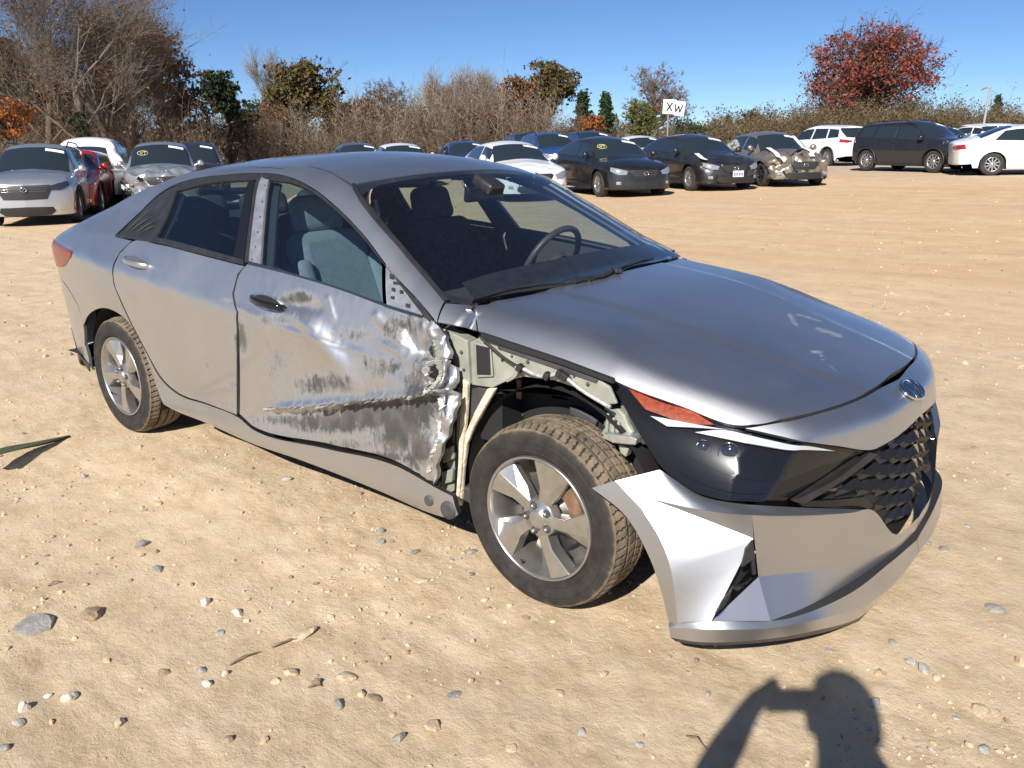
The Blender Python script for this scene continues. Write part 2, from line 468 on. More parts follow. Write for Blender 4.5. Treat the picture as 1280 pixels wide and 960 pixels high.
def in_poly(pts, poly):
    x, y = pts[:, 0], pts[:, 1]; c = np.zeros(len(pts), bool)
    n = len(poly)
    for i in range(n):
        x0, y0 = poly[i]; x1, y1 = poly[(i+1) % n]
        if y0 == y1: continue
        m = (y0 > y) != (y1 > y)
        c ^= m & (x < (x1-x0)*(y-y0)/(y1-y0)+x0)
    return c
def gridfill(poly, su, sv):
    poly = np.asarray(poly, float)
    lo = poly.min(0)-1e-6; hi = poly.max(0)+1e-6
    o = np.floor(lo/[su, sv])*[su, sv] + np.array([su, sv])*.013
    o -= np.array([su, sv])
    nu = int((hi[0]-o[0])/su)+2; nv = int((hi[1]-o[1])/sv)+2
    mark = np.zeros((nu, nv), bool)
    n = len(poly)
    for i in range(n):
        a = poly[i]; b = poly[(i+1) % n]
        k = int(max(abs(b[0]-a[0])/su, abs(b[1]-a[1])/sv)*24)+2
        q = a+(b-a)*np.linspace(0, 1, k)[:, None]
        iu = ((q[:, 0]-o[0])/su).astype(int); iv = ((q[:, 1]-o[1])/sv).astype(int)
        mark[np.clip(iu, 0, nu-1), np.clip(iv, 0, nv-1)] = True
    m2 = mark
    cu = o[0]+(np.arange(nu)+.5)*su; cv = o[1]+(np.arange(nv)+.5)*sv
    C = np.stack(np.meshgrid(cu, cv, indexing='ij'), -1).reshape(-1, 2)
    ins = in_poly(C, poly).reshape(nu, nv) & ~m2
    V = []; idx = {}; F = []
    def vid(p):
        k = (round(p[0]*1e6), round(p[1]*1e6))
        i = idx.get(k)
        if i is None: i = len(V); idx[k] = i; V.append((p[0], p[1]))
        return i
    pl = [tuple(p) for p in poly]
    for i in range(nu):
        u0 = o[0]+i*su; u1 = o[0]+(i+1)*su
        colp = clip_half(clip_half(pl, 0, u0, 1), 0, u1, -1) if m2[i].any() else []
        for j in np.nonzero(ins[i] | m2[i])[0]:
            if ins[i, j]:
                v0 = o[1]+j*sv; v1 = o[1]+(j+1)*sv
                F.append((vid((u0, v0)), vid((u1, v0)), vid((u1, v1)), vid((u0, v1))))
            elif m2[i, j]:
                v0 = o[1]+j*sv; v1 = o[1]+(j+1)*sv
                q = clip_half(clip_half(colp, 1, v0, 1), 1, v1, -1)
                if len(q) >= 3:
                    f = []
                    for p in q:
                        k = vid(p)
                        if not f or (f[-1] != k and f[0] != k): f.append(k)
                    loops = []; st = []
                    for k in f:
                        if k in st:
                            w = st.index(k); loops.append(st[w:]); st = st[:w]
                        st.append(k)
                    loops.append(st)
                    for f in loops:
                        if len(f) < 3: continue
                        a = sum(V[f[k]][0]*V[f[(k+1) % len(f)]][1]-V[f[(k+1) % len(f)]][0]*V[f[k]][1] for k in range(len(f)))
                        if abs(a) > 1e-9: F.append(tuple(f) if a > 0 else tuple(reversed(f)))
    return np.array(V), F
def mvc(pts, poly, val):
    """mean value interpolation of boundary values"""
    out = np.zeros(len(pts))
    n = len(poly)
    for s in range(0, len(pts), 2000):
        p = pts[s:s+2000]
        D = poly[None]-p[:, None]; r = np.linalg.norm(D, axis=-1)+1e-12
        A = np.arctan2(D[..., 1], D[..., 0])
        da = np.diff(np.concatenate([A, A[:, :1]], 1), axis=1)
        da = (da+np.pi) % (2*np.pi)-np.pi
        t = np.tan(np.clip(da/2, -1.5, 1.5))
        w = (np.roll(t, 1, 1)+t)/r
        near = r.min(1) < 1e-5
        W = w.sum(1); W = np.where(abs(W) < 1e-9, 1e-9, W)
        o = (w*val[None]).sum(1)/W
        o = np.where(near, val[r.argmin(1)], o)
        out[s:s+2000] = np.clip(o, val.min(), val.max())
    return out
def panel(outline, mode='cyl', step=.02, sym=False, disp=None, shift=0.0, thick=.012, smooth=True, gap=0.0, front=True, corner=38, body=BODY, seg=None, extra=None):
    """returns (V, F, rimV, rimF) of a skin cut out of the body surface"""
    P = np.zeros((len(outline), 3)); off = np.zeros(len(outline)); ii = []; rr = []
    for i, e in enumerate(outline):
        if e[0] == 'p': P[i] = e[1:4]; off[i] = e[4] if len(e) > 4 else 0
        else: ii.append(i); rr.append(ray(e[0], e[1])[1]); off[i] = e[2] if len(e) > 2 else 0
    if ii:
        P[ii] = body.solve(np.array([CAM]*len(ii)), np.array(rr), 1.2, 7.6, 260, front)
        jj = [i for i in ii if abs(off[i]) > 1e-6]
        if jj:      # slide along the skin until the offset point lies on its own sight line
            want = np.array([outline[i][:2] for i in jj], float); aim = want.copy()
            for _ in range(7):
                Q = P[jj]; N_ = body.normal(Q, front)
                aim = aim+(want-project(Q+N_*off[jj][:, None]))*.8
                P[jj] = body.solve(np.array([CAM]*len(jj)), np.array([ray(*q)[1] for q in aim]), 1.2, 7.6, 260, front)
    uv = body.param(P, mode)
    if sym:
        Q = P[::-1]*np.array([1, -1, 1])
        keep = np.abs(Q[:, 1]) > 1e-4
        uvm = body.param(Q, mode)
        uv = np.concatenate([uv, uvm[keep]]); off = np.concatenate([off, off[::-1][keep]])
    sc = {'cyl': np.array([1, .85]), 'top': np.array([1, 1.]), 'front': np.array([.85, 1]), 'rear': np.array([.85, 1])}[mode]
    uv = uv*sc
    if smooth: uv, off = smooth_outline(uv, off, seg or step*.8, corner)
    else:
        o2 = []; w2 = []
        for i in range(len(uv)):
            a, b = uv[i], uv[(i+1) % len(uv)]; k = max(1, int(np.linalg.norm(b-a)/(seg or step)))
            for q in range(k): o2.append(a+(b-a)*q/k); w2.append(off[i]+(off[(i+1) % len(uv)]-off[i])*q/k)
        uv = np.array(o2); off = np.array(w2)
    ar = np.sum(uv[:, 0]*np.roll(uv[:, 1], -1)-np.roll(uv[:, 0], -1)*uv[:, 1])
    if gap:
        t = np.roll(uv, -1, 0)-np.roll(uv, 1, 0); t /= np.maximum(np.linalg.norm(t, axis=1, keepdims=True), 1e-9)
        nrm = np.stack([-t[:, 1], t[:, 0]], -1)*(1 if ar > 0 else -1)
        uv = uv+nrm*gap
    V2, F = gridfill(uv, step, step)
    V = body.lift(V2/sc, mode)
    N = body.normal(V, front=(mode != 'cyl'))
    o = mvc(V2, uv, off) if np.abs(off).max() > 1e-6 else np.zeros(len(V2))
    V = V + N*(o+shift)[:, None]
    if disp is not None: V = V + disp(V, N)
    if extra is not None: extra['V'] = V
    # orient faces outwards
    if F:
        f = F[len(F)//2]; nn = np.cross(V[f[1]]-V[f[0]], V[f[2]]-V[f[0]])
        if nn @ N[f[0]] < 0: F = [tuple(reversed(q)) for q in F]
    rV = np.zeros((0, 3)); rF = []
    if thick:
        cnt = {}
        for q in F:
            for i in range(len(q)):
                a, b = q[i], q[(i+1) % len(q)]
                k = (min(a, b), max(a, b)); cnt[k] = None if k in cnt else (a, b)
        be = [e for e in cnt.values() if e]
        if be:      # keep only edges that lie on the outline itself
            mid = np.array([(V2[e[0]]+V2[e[1]])/2 for e in be]); A0 = uv; AB = np.roll(uv, -1, 0)-uv; L2 = np.maximum((AB**2).sum(1), 1e-18)
            t = np.clip(((mid[:, None]-A0[None])*AB[None]).sum(-1)/L2[None], 0, 1)
            dd = np.linalg.norm(mid[:, None]-A0[None]-t[..., None]*AB[None], axis=-1).min(1)
            be = [e for e, q in zip(be, dd) if q < 2e-4]
        ids = sorted({i for e in be for i in e}); m = {k: i for i, k in enumerate(ids)}
        n = len(ids)
        rV = np.concatenate([V[ids], V[ids]-N[ids]*thick]) if n else rV
        rF = [(m[b], m[a], m[a]+n, m[b]+n) for a, b in be]
    return V, F, rV, rF, (N if (disp is None and np.abs(off).max() < 1e-6) else None)
def put(name, parts, mat, parent, mirror=False, attr=None, smooth=True, sharp=None, custom=True):
    """one mesh object out of one or more panels"""
    if isinstance(parts, tuple): parts = [parts]
    mb = MB()
    cn = []
    for V, F, rV, rF, N in parts:
        s = np.array([1, -1, 1]) if mirror else np.array([1, 1, 1])
        if N is not None: cn.append((len(mb.v), N*s))
        mb.add(V*s, [tuple(reversed(f)) for f in F] if mirror else F, smooth)
        if len(rF): mb.add(rV*s, [tuple(reversed(f)) for f in rF] if mirror else rF, smooth, 1 if isinstance(mat, (list, tuple)) else 0)
    o = mb.build(name, mat, parent, smooth_angle=sharp)
    if cn and custom and not sharp:
        me = o.data; nn = np.zeros(len(me.vertices)*3, np.float32); me.vertices.foreach_get('normal', nn); nn = nn.reshape(-1, 3)
        for k, N in cn: nn[k:k+len(N)] = N
        me.normals_split_custom_set_from_vertices(nn.tolist())
    return o
def both(name, parts, mat, parents):
    return [put(name, parts, mat, parents[0]), put(name, parts, mat, parents[1], mirror=True)]

_P3 = {}
def pts3(lst, body=BODY):
    """outline entries -> displaced points whose picture position is the one given"""
    todo = [e for e in dict.fromkeys(lst) if e not in _P3]
    for e in todo:
        if e[0] == 'p':
            uv = body.param(np.array(e[1:4]), 'front'); P = body.lift(uv[None], 'front')[0]
            _P3[e] = P+body.normal(P[None])[0]*(e[4] if len(e) > 4 else 0)
    px = [e for e in todo if e[0] != 'p']
    if px:
        off = np.array([e[2] for e in px])[:, None]; want = np.array([e[:2] for e in px], float); aim = want.copy()
        for _ in range(8):
            P = body.solve(np.array([CAM]*len(px)), np.array([ray(*q)[1] for q in aim]), 1.2, 4.2, 130, True); Q = P+body.normal(P)*off
            aim = aim+(want-project(Q))*.8
        for e, q in zip(px, Q): _P3[e] = q
    return np.array([_P3[e] for e in lst])
def spline3(P, n, corner=40):
    """even resampling of a polyline, rounded except at sharp corners"""
    P = np.asarray(P, float)
    if len(P) == 2: t = np.linspace(0, 1, n)[:, None]; return P[0]*(1-t)+P[1]*t
    D = []; k = 16
    for i in range(len(P)-1):
        l = np.linalg.norm(P[i+1]-P[i])
        def tan(j):
            if j == 0 or j == len(P)-1: return None
            u = P[j]-P[j-1]; w = P[j+1]-P[j]; u = u/np.linalg.norm(u); w = w/np.linalg.norm(w)
            if math.degrees(math.acos(max(-1, min(1, float(u@w))))) > corner: return None
            s = u+w; return s/np.linalg.norm(s)*l
        m0 = tan(i); m1 = tan(i+1); m0 = P[i+1]-P[i] if m0 is None else m0; m1 = P[i+1]-P[i] if m1 is None else m1
        for q in range(k):
            t = q/k; D.append((2*t**3-3*t**2+1)*P[i]+(t**3-2*t**2+t)*m0+(-2*t**3+3*t**2)*P[i+1]+(t**3-t**2)*m1)
    D.append(P[-1]); D = np.array(D)
    s = np.concatenate([[0], np.cumsum(np.linalg.norm(np.diff(D, axis=0), axis=1))]); f = np.linspace(0, s[-1], n)
    return np.stack([np.interp(f, s, D[:, c]) for c in range(3)], -1)
def loft(la, lb, n=40, m=7, thick=.004):
    """skin between two lines of outline entries"""
    A = spline3(pts3(la), n) if not isinstance(la, np.ndarray) else la; B = spline3(pts3(lb), n) if not isinstance(lb, np.ndarray) else lb
    t = np.linspace(0, 1, m)[None, :, None]
    V = (A[:, None]*(1-t)+B[:, None]*t).reshape(-1, 3)
    F = [(i*m+j, i*m+j+1, (i+1)*m+j+1, (i+1)*m+j) for i in range(n-1) for j in range(m-1)]
    k = F[len(F)//2]; nn = np.cross(V[k[1]]-V[k[0]], V[k[2]]-V[k[0]])
    if nn @ (V[k[0]]-np.array([.2, 0, .4])) < 0: F = [tuple(reversed(q)) for q in F]
    return V, F, np.zeros((0, 3)), [], None
# ================================================================ the yard: ground, stones
def hash2(ix, iy, seed):
    h = (ix.astype(np.int64)*374761393 + iy.astype(np.int64)*668265263 + seed*1442695041) & 0x7fffffff
    h = ((h ^ (h >> 13))*1274126177) & 0x7fffffff
    return ((h ^ (h >> 16)) & 0xffff)/65535.0
def vnoise(x, y, seed=0):
    ix = np.floor(x); iy = np.floor(y); fx = x-ix; fy = y-iy
    fx = fx*fx*(3-2*fx); fy = fy*fy*(3-2*fy)
    a = hash2(ix, iy, seed); b = hash2(ix+1, iy, seed); c = hash2(ix, iy+1, seed); d = hash2(ix+1, iy+1, seed)
    return (a*(1-fx)+b*fx)*(1-fy)+(c*(1-fx)+d*fx)*fy
TRK = math.atan2(*(on_ground(1000,905)-on_ground(200,560))[[1, 0]])      # direction of the wheel tracks
def relief(x, y):
    d = np.hypot(x-CAM[0], y-CAM[1])
    near = np.clip((14-d)/10, 0, 1)
    c, s = math.cos(TRK), math.sin(TRK)
    a = x*c+y*s; b = -x*s+y*c
    h = .020*(vnoise(x*.9, y*.9, 1)-.5) + .010*(vnoise(x*3, y*3, 2)-.5)
    h += near*(.005*(vnoise(a*.8, b*9, 3)-.5) + .0045*(vnoise(a*1.7+5, b*24, 4)-.5) + .007*(vnoise(x*14, y*14, 5)-.5) + .006*(vnoise(x*34, y*34, 6)-.5)*(.3+1.4*vnoise(x*1.3, y*1.3, 12)))
    return h
def ground_mat():
    m, nt, n, l, b = new_mat('dry_sandy_dirt')
    tc = nd(n, 'ShaderNodeTexCoord')
    def noise(scale, detail=6, rough=.6, vec=None, dist=0):
        t = nd(n, 'ShaderNodeTexNoise'); t.inputs['Scale'].default_value = scale; t.inputs['Detail'].default_value = detail; t.inputs['Roughness'].default_value = rough; t.inputs['Distortion'].default_value = dist
        l.new(vec if vec is not None else tc.outputs['Object'], t.inputs['Vector']); return t.outputs['Fac']
    def ramp(fac, stops):
        r = nd(n, 'ShaderNodeValToRGB'); e = r.color_ramp.elements
        e[0].position, e[0].color = stops[0][0], (*stops[0][1], 1); e[1].position, e[1].color = stops[-1][0], (*stops[-1][1], 1)
        for p, c in stops[1:-1]: q = e.new(p); q.color = (*c, 1)
        l.new(fac, r.inputs['Fac']); return r.outputs['Color']
    def mix(f, a, b_, mode='MIX'):
        x = nd(n, 'ShaderNodeMix', data_type='RGBA', blend_type=mode)
        if hasattr(f, 'node'): l.new(f, x.inputs['Factor'])
        else: x.inputs['Factor'].default_value = f
        l.new(a, x.inputs['A']); l.new(b_, x.inputs['B']); return x.outputs['Result']
    def mrange(v, a, b_, c=0, d=1):
        q = nd(n, 'ShaderNodeMapRange'); q.inputs['From Min'].default_value = a; q.inputs['From Max'].default_value = b_; q.inputs['To Min'].default_value = c; q.inputs['To Max'].default_value = d
        l.new(v, q.inputs['Value']); return q.outputs[0]
    mp = nd(n, 'ShaderNodeMapping'); mp.inputs['Rotation'].default_value = (0, 0, -TRK); mp.inputs['Scale'].default_value = (.45, 4.5, 1)
    mp.vector_type = 'POINT'
    l.new(tc.outputs['Object'], mp.inputs['Vector'])
    pale = ramp(noise(5.5, 10, .7), [(.30, (.49, .365, .225)), (.5, (.63, .49, .325)), (.72, (.71, .58, .42))])
    orange = ramp(noise(2.2, 10, .7), [(.3, (.52, .345, .20)), (.55, (.63, .45, .275)), (.75, (.69, .53, .355))])
    # large patches: redder clay in the driving lane, pale sand by the sedan, pinkish gravel far off
    big = noise(.11, 4, .55, dist=.8)
    sep = nd(n, 'ShaderNodeSeparateXYZ'); l.new(tc.outputs['Object'], sep.inputs[0])
    lane = mrange(sep.outputs['Y'], 2.0, 7.5)
    lf = nd(n, 'ShaderNodeMath', operation='MULTIPLY'); l.new(lane, lf.inputs[0]); l.new(mrange(big, .25, .62, .35, 1), lf.inputs[1])
    col = mix(lf.outputs[0], pale, orange)
    mp2 = nd(n, 'ShaderNodeMapping'); mp2.inputs['Rotation'].default_value = (0, 0, math.radians(-38)); mp2.inputs['Scale'].default_value = (.05, .62, 1)
    l.new(tc.outputs['Object'], mp2.inputs['Vector'])
    bands = mrange(noise(1.3, 5, .6, mp2.outputs[0], .3), .44, .66)
    bl = nd(n, 'ShaderNodeMath', operation='MULTIPLY'); l.new(bands, bl.inputs[0]); l.new(lane, bl.inputs[1])
    bl2 = nd(n, 'ShaderNodeMath', operation='MULTIPLY'); l.new(bl.outputs[0], bl2.inputs[0]); bl2.inputs[1].default_value = .40
    rgb = nd(n, 'ShaderNodeRGB'); rgb.outputs[0].default_value = (.52, .33, .185, 1)
    col = mix(bl2.outputs[0], col, rgb.outputs[0])
    far = mrange(sep.outputs['Y'], 23, 30)
    grav = ramp(noise(9, 8, .75), [(.32, (.22, .18, .15)), (.55, (.52, .43, .34)), (.75, (.70, .60, .50))])
    fr = nd(n, 'ShaderNodeMath', operation='MULTIPLY'); l.new(far, fr.inputs[0]); fr.inputs[1].default_value = .8
    col = mix(fr.outputs[0], col, grav)
    st = mrange(noise(1.0, 7, .65, mp.outputs[0], .25), .36, .66, .93, 1.05)
    gx = nd(n, 'ShaderNodeCombineColor'); [l.new(st, gx.inputs[k]) for k in range(3)]
    col = mix(1.0, col, gx.outputs[0], 'MULTIPLY')
    # small specks: gravel dust, dark bits
    sp = mrange(noise(85, 4, .7), .60, .72)
    spc = nd(n, 'ShaderNodeMath', operation='MULTIPLY'); l.new(sp, spc.inputs[0]); spc.inputs[1].default_value = .32
    dk = nd(n, 'ShaderNodeRGB'); dk.outputs[0].default_value = (.24, .17, .105, 1)
    col = mix(spc.outputs[0], col, dk.outputs[0])
    l.new(col, b.inputs['Base Color'])
    b.inputs['Roughness'].default_value = .95; b.inputs['Specular IOR Level'].default_value = .15
    bp1 = nd(n, 'ShaderNodeBump'); bp1.inputs['Strength'].default_value = .8; bp1.inputs['Distance'].default_value = .014
    l.new(noise(38, 10, .78), bp1.inputs['Height'])
    bp2 = nd(n, 'ShaderNodeBump'); bp2.inputs['Strength'].default_value = .16; bp2.inputs['Distance'].default_value = .02
    l.new(noise(3.0, 9, .65, mp.outputs[0], .2), bp2.inputs['Height']); l.new(bp1.outputs['Normal'], bp2.inputs['Normal'])
    l.new(bp2.outputs['Normal'], b.inputs['Normal'])
    return m
def build_ground():
    ang0 = YAW
    fine = np.radians(np.arange(-40, 40, .22)); coarse = np.radians(np.arange(40, 320, 3.0))
    A = np.concatenate([fine, coarse])+ang0
    r = [0.05]; 
    while r[-1] < 900: r.append(r[-1]*1.0125+.004)
    r = np.array(r)
    X = CAM[0]+r[:, None]*np.cos(A)[None]; Y = CAM[1]+r[:, None]*np.sin(A)[None]
    Z = ground_z(X, Y)+relief(X, Y)
    n, k = X.shape
    V = np.stack([X, Y, Z], -1).reshape(-1, 3)
    i = np.arange(n-1)[:, None]*k; j = np.arange(k)[None]; j2 = (j+1) % k
    F = np.stack([i+j, i+k+j, i+k+j2, i+j2], -1).reshape(-1, 4)
    me = bpy.data.meshes.new('ground')
    me.vertices.add(len(V)+1); me.vertices.foreach_set('co', np.concatenate([V, [[CAM[0], CAM[1], V[0][2]]]]).astype(np.float32).ravel())
    tri = np.stack([np.full(k, len(V)), np.arange(k), (np.arange(k)+1) % k], -1)
    nf = len(F); me.loops.add(nf*4+k*3)
    me.loops.foreach_set('vertex_index', np.concatenate([F.ravel(), tri.ravel()]).astype(np.int32))
    me.polygons.add(nf+k)
    me.polygons.foreach_set('loop_start', np.concatenate([np.arange(nf)*4, nf*4+np.arange(k)*3]).astype(np.int32))
    me.polygons.foreach_set('use_smooth', [True]*(nf+k))
    me.update(calc_edges=True); me.validate()
    me.materials.append(ground_mat())
    o = bpy.data.objects.new('ground', me); COL.objects.link(o)
    return tag(o, kind='structure')
GROUND = build_ground()
def gz(x, y): return float(ground_z(x, y)+relief(np.array(float(x)), np.array(float(y))))

# stones
random.seed(4)
STM = {k: simple(k+'_stone', c, .85, var=.3, vscale=30, bump=.5, bscale=90) for k, c in dict(grey=(.36,.34,.31), pale=(.62,.55,.46), tan=(.50,.385,.26), brown=(.28,.20,.135), slate=(.27,.255,.235)).items()}
def stone_geo(rng, flat=.6, n=2):
    bm = bmesh.new(); bmesh.ops.create_icosphere(bm, subdivisions=n, radius=1)
    s = rng.uniform(0, 99); ax = (rng.uniform(.75, 1.25), rng.uniform(.6, 1.0), flat*rng.uniform(.7, 1.2))
    V = []
    for v in bm.verts:
        p = v.co; d = 1+.38*mnoise.noise(p*1.1+Vector((s, 0, 0)))+.14*mnoise.noise(p*2.7+Vector((0, s, 0)))
        # chop into flats so it reads as broken rock
        q = p*d
        for k in range(4):
            nrm = Vector((math.sin(s+k*2.1), math.cos(s*1.3+k*1.7), math.sin(s*.7+k))).normalized()
            e = q.dot(nrm)-.72
            if e > 0: q = q-nrm*e*.85
        V.append(Vector((q.x*ax[0], q.y*ax[1], q.z*ax[2])))
    F = [tuple(v.index for v in f.verts) for f in bm.faces]; bm.free()
    return V, F
rocks = [(46,781,42,'slate',.35),(117,770,26,'brown',.7),(257,755,14,'pale',.8),(297,767,18,'pale',.8),(197,714,15,'slate',.6),(178,683,13,'slate',.7),(87,872,21,'pale',.7),(31,887,18,'pale',.7),(25,903,16,'grey',.5),(7,937,16,'slate',.6),(251,839,14,'slate',.6),(282,842,11,'pale',.7),(260,856,13,'pale',.7),(205,842,12,'brown',.7),(364,841,20,'tan',.6),(395,853,14,'brown',.9),(424,881,18,'slate',.4),(433,845,27,'tan',.35),(105,598,10,'grey',.6),(476,666,13,'slate',.6),(477,680,14,'slate',.7),(358,600,14,'grey',.35),(197,631,12,'tan',.4),(287,926,12,'brown',.9),(452,866,12,'tan',.7),(275,793,13,'grey',.4),(378,794,34,'tan',.25),(519,690,13,'slate',.5),(589,689,16,'slate',.6),(498,923,20,'slate',.8),(569,867,18,'slate',.12),(727,915,11,'grey',.7),(542,907,22,'tan',.5),(623,850,11,'tan',.7),(589,717,9,'slate',.7),(605,748,10,'tan',.6),(871,825,10,'brown',.7),(1093,879,15,'grey',.6),(1224,889,26,'tan',.4),(1244,892,14,'tan',.5),(1154,840,18,'grey',.5),(1138,831,14,'grey',.6),(1116,807,13,'slate',.6),(1244,764,18,'slate',.6),(1037,813,13,'grey',.4),(885,867,10,'grey',.7),(1171,851,11,'tan',.7),(1098,842,13,'tan',.5),(1230,938,14,'grey',.5),(1276,832,14,'tan',.8),(861,840,9,'grey',.6),(1180,690,14,'slate',.4),(1160,682,10,'grey',.5),(1209,657,9,'grey',.5),(1248,700,10,'tan',.6),(1219,560,9,'brown',.5),(1262,592,10,'grey',.4),(345,850,12,'tan',.6),(610,760,16,'tan',.3),(525,727,20,'tan',.3),(565,700,9,'grey',.5),(415,540,0,'tan',.5),(60,868,8,'pale',.6),(134,828,10,'tan',.5),(470,872,22,'brown',.4),(330,925,16,'tan',.5),(150,905,14,'tan',.5),(640,935,16,'tan',.5),(700,865,12,'tan',.4),(800,930,10,'grey',.5),(755,840,12,'tan',.35),(1195,900,9,'grey',.5),(945,905,9,'grey',.5),(1060,940,0,'grey',.5)]
rng = random.Random(11)
CW = {'slate': 'blue-grey', 'grey': 'light grey', 'pale': 'chalky white', 'tan': 'sandy tan', 'brown': 'dark brown'}
SZ = []
for (px, py, w, k, fl) in rocks:
    if w <= 0: continue
    p = on_ground(px, py); d = float(np.linalg.norm(p-np.array(CAM)))
    r = w/FPX*d/2
    V, F = stone_geo(rng, fl)
    mb = MB(); mb.add([v*r for v in V], F, True)
    o = mb.build('stone', STM[k]); o.data.set_sharp_from_angle(angle=math.radians(28))
    o.location = (p[0], p[1], gz(p[0], p[1])+r*fl*.16); o.rotation_euler = (rng.uniform(-.2, .2), rng.uniform(-.2, .2), rng.uniform(0, 6.28))
    SZ.append((o, p, r, k, fl))
marks = {'the front wheel': (.05, -.95), 'the rear wheel': (-2.7, -.95), 'the loose bumper end': (.55, -.95), 'the sill of the silver sedan': (-1.3, -.95), 'the olive strap': tuple(on_ground(30, 575)[:2]), "the photographer's shadow": tuple(on_ground(1040, 900)[:2]), 'the grille of the silver sedan': (1.1, .1)}
by = {}
for o, p, r, k, fl in SZ:
    m = min(marks, key=lambda q: math.hypot(p[0]-marks[q][0], p[1]-marks[q][1]))
    by.setdefault((m, k), []).append((math.hypot(p[0]-marks[m][0], p[1]-marks[m][1]), o, r, fl))
ORD = ['closest', 'second closest', 'third closest', 'fourth closest', 'fifth closest', 'sixth closest', 'seventh closest', 'eighth closest', 'ninth closest', 'tenth closest', 'eleventh closest', 'twelfth closest', 'thirteenth closest', 'fourteenth closest', 'fifteenth closest']
for (m, k), L in by.items():
    for i, (d_, o, r, fl) in enumerate(sorted(L, key=lambda q: q[0])):
        tag(o, '%s %s stone, %s such stone to %s' % ('flat' if fl < .42 else 'angular', CW[k], ORD[min(i, 14)], m), 'stone', 'loose stones on the dirt')
# countless pebbles and clods
def gravel(name, num, rmin, rmax, mats, seed, dmin, dmax, spread=38):
    rg = np.random.default_rng(seed); rr = random.Random(seed)
    shapes = [stone_geo(rr, .62, 1) for _ in range(7)]
    Vs = [np.array([tuple(v) for v in s[0]]) for s in shapes]; Fs = [np.array(s[1]) for s in shapes]
    V = []; F = []; MI = []; k = 0
    d = dmin*(dmax/dmin)**rg.random(num)
    a = YAW+np.radians(rg.uniform(-spread, spread, num))
    x = CAM[0]+d*np.cos(a); y = CAM[1]+d*np.sin(a)
    cl = vnoise(x*1.6, y*1.6, 77)
    keep = rg.random(num) < np.clip((cl-.28)*2.4, .06, 1)
    z = ground_z(x, y)+relief(x, y)
    sz = rmin*(rmax/rmin)**(rg.random(num)**2.6)
    for i in np.nonzero(keep)[0]:
        s = rr.randrange(7); an = rg.uniform(0, 6.28); c, sn = math.cos(an), math.sin(an)
        P = Vs[s]*sz[i]
        P = np.stack([P[:, 0]*c-P[:, 1]*sn+x[i], P[:, 0]*sn+P[:, 1]*c+y[i], P[:, 2]+z[i]+sz[i]*.22], -1)
        V.append(P); F.append(Fs[s]+k); k += len(P); MI.append(np.full(len(Fs[s]), rr.choices(range(len(mats)), [m[1] for m in mats])[0]))
    V = np.concatenate(V); F = np.concatenate(F); MI = np.concatenate(MI)
    me = bpy.data.meshes.new(name); me.from_pydata(V.tolist(), [], F.tolist())
    for m in mats: me.materials.append(m[0])
    me.polygons.foreach_set('material_index', MI.astype(np.int32)); me.update()
    o = bpy.data.objects.new(name, me); COL.objects.link(o)
    return o
clod = simple('dirt_clod', (.53, .41, .28), .95, var=.25, vscale=20)
g1 = gravel('gravel', 11000, .0026, .014, [(clod, 10), (STM['tan'], 4), (STM['grey'], 1.4), (STM['pale'], .4), (STM['slate'], 1.0), (STM['brown'], 1.5)], 5, 1.25, 7.0)
tag(g1, 'small pebbles and dirt clods strewn over the sandy yard', 'gravel', kind='stuff')
g2 = gravel('gravel', 5000, .007, .030, [(clod, 8), (STM['tan'], 4), (STM['grey'], 2), (STM['brown'], 3)], 8, 6.0, 42)
tag(g2, 'coarse stones and clods scattered across the far driving lane', 'gravel', kind='stuff')
# twigs, leaf chips and a green strap on the ground
TW = simple('dry_twig', (.20, .14, .085), .9, var=.3, vscale=60)
for (a, b, c, d, lab) in ((287,832,325,816,'dry twig lying near the slate chips'),(385,860,402,857,'short bent twig beside a dark brown stone'),(60,735,78,730,'curled twig among tan clods'),(858,920,884,937,'dark stick beside the shadow of an arm'),(340,810,372,800,'thin straw across the sandy tracks')):
    p = on_ground(a, b); q = on_ground(c, d); mb = MB()
    pts = []
    for i in range(5):
        t = i/4; m = p+(q-p)*t; pts.append((m[0], m[1], gz(m[0], m[1])+.006+.006*math.sin(t*3.1)+.002*math.sin(9*t+a)))
    mb.tube(pts, [.0025, .003, .003, .0022, .0012], 6); tag(mb.build('twig', TW), lab, 'twig')
def strap():
    P = [on_ground(-22,601), on_ground(0,588), on_ground(25,574), on_ground(52,562), on_ground(88,547)]
    lift = [.10, .085, .055, .03, .006]; wd = [.050, .052, .045, .030, .004]
    V = []; F = []
    for i, p in enumerate(P):
        t = (P[min(i+1, 4)]-P[max(i-1, 0)]); t = Vector((t[0], t[1], 0)).normalized(); s = Vector((-t.y, t.x, 0))
        c = Vector((p[0], p[1], gz(p[0], p[1])+lift[i]))
        for du, dz in ((-1, .006), (-.5, -.004), (0, -.010), (.5, -.004), (1, .006), (1, .0035), (0, -.0125), (-1, .0035)): V.append(c+s*wd[i]*du+Vector((0, 0, dz)))
    for i in range(4):
        for j in range(8): F.append((i*8+j, i*8+(j+1) % 8, (i+1)*8+(j+1) % 8, (i+1)*8+j))
    F += [tuple(range(8)), tuple(range(39, 31, -1))]
    mb = MB(); mb.add(V, F, True)
    return recalc(mb.build('strap', simple('olive_webbing', (.085, .10, .055), .8, var=.25, vscale=60, bump=.4, bscale=200)))
tag(strap(), 'olive green tapering strap lying on the dirt behind the rear wheel', 'strap')
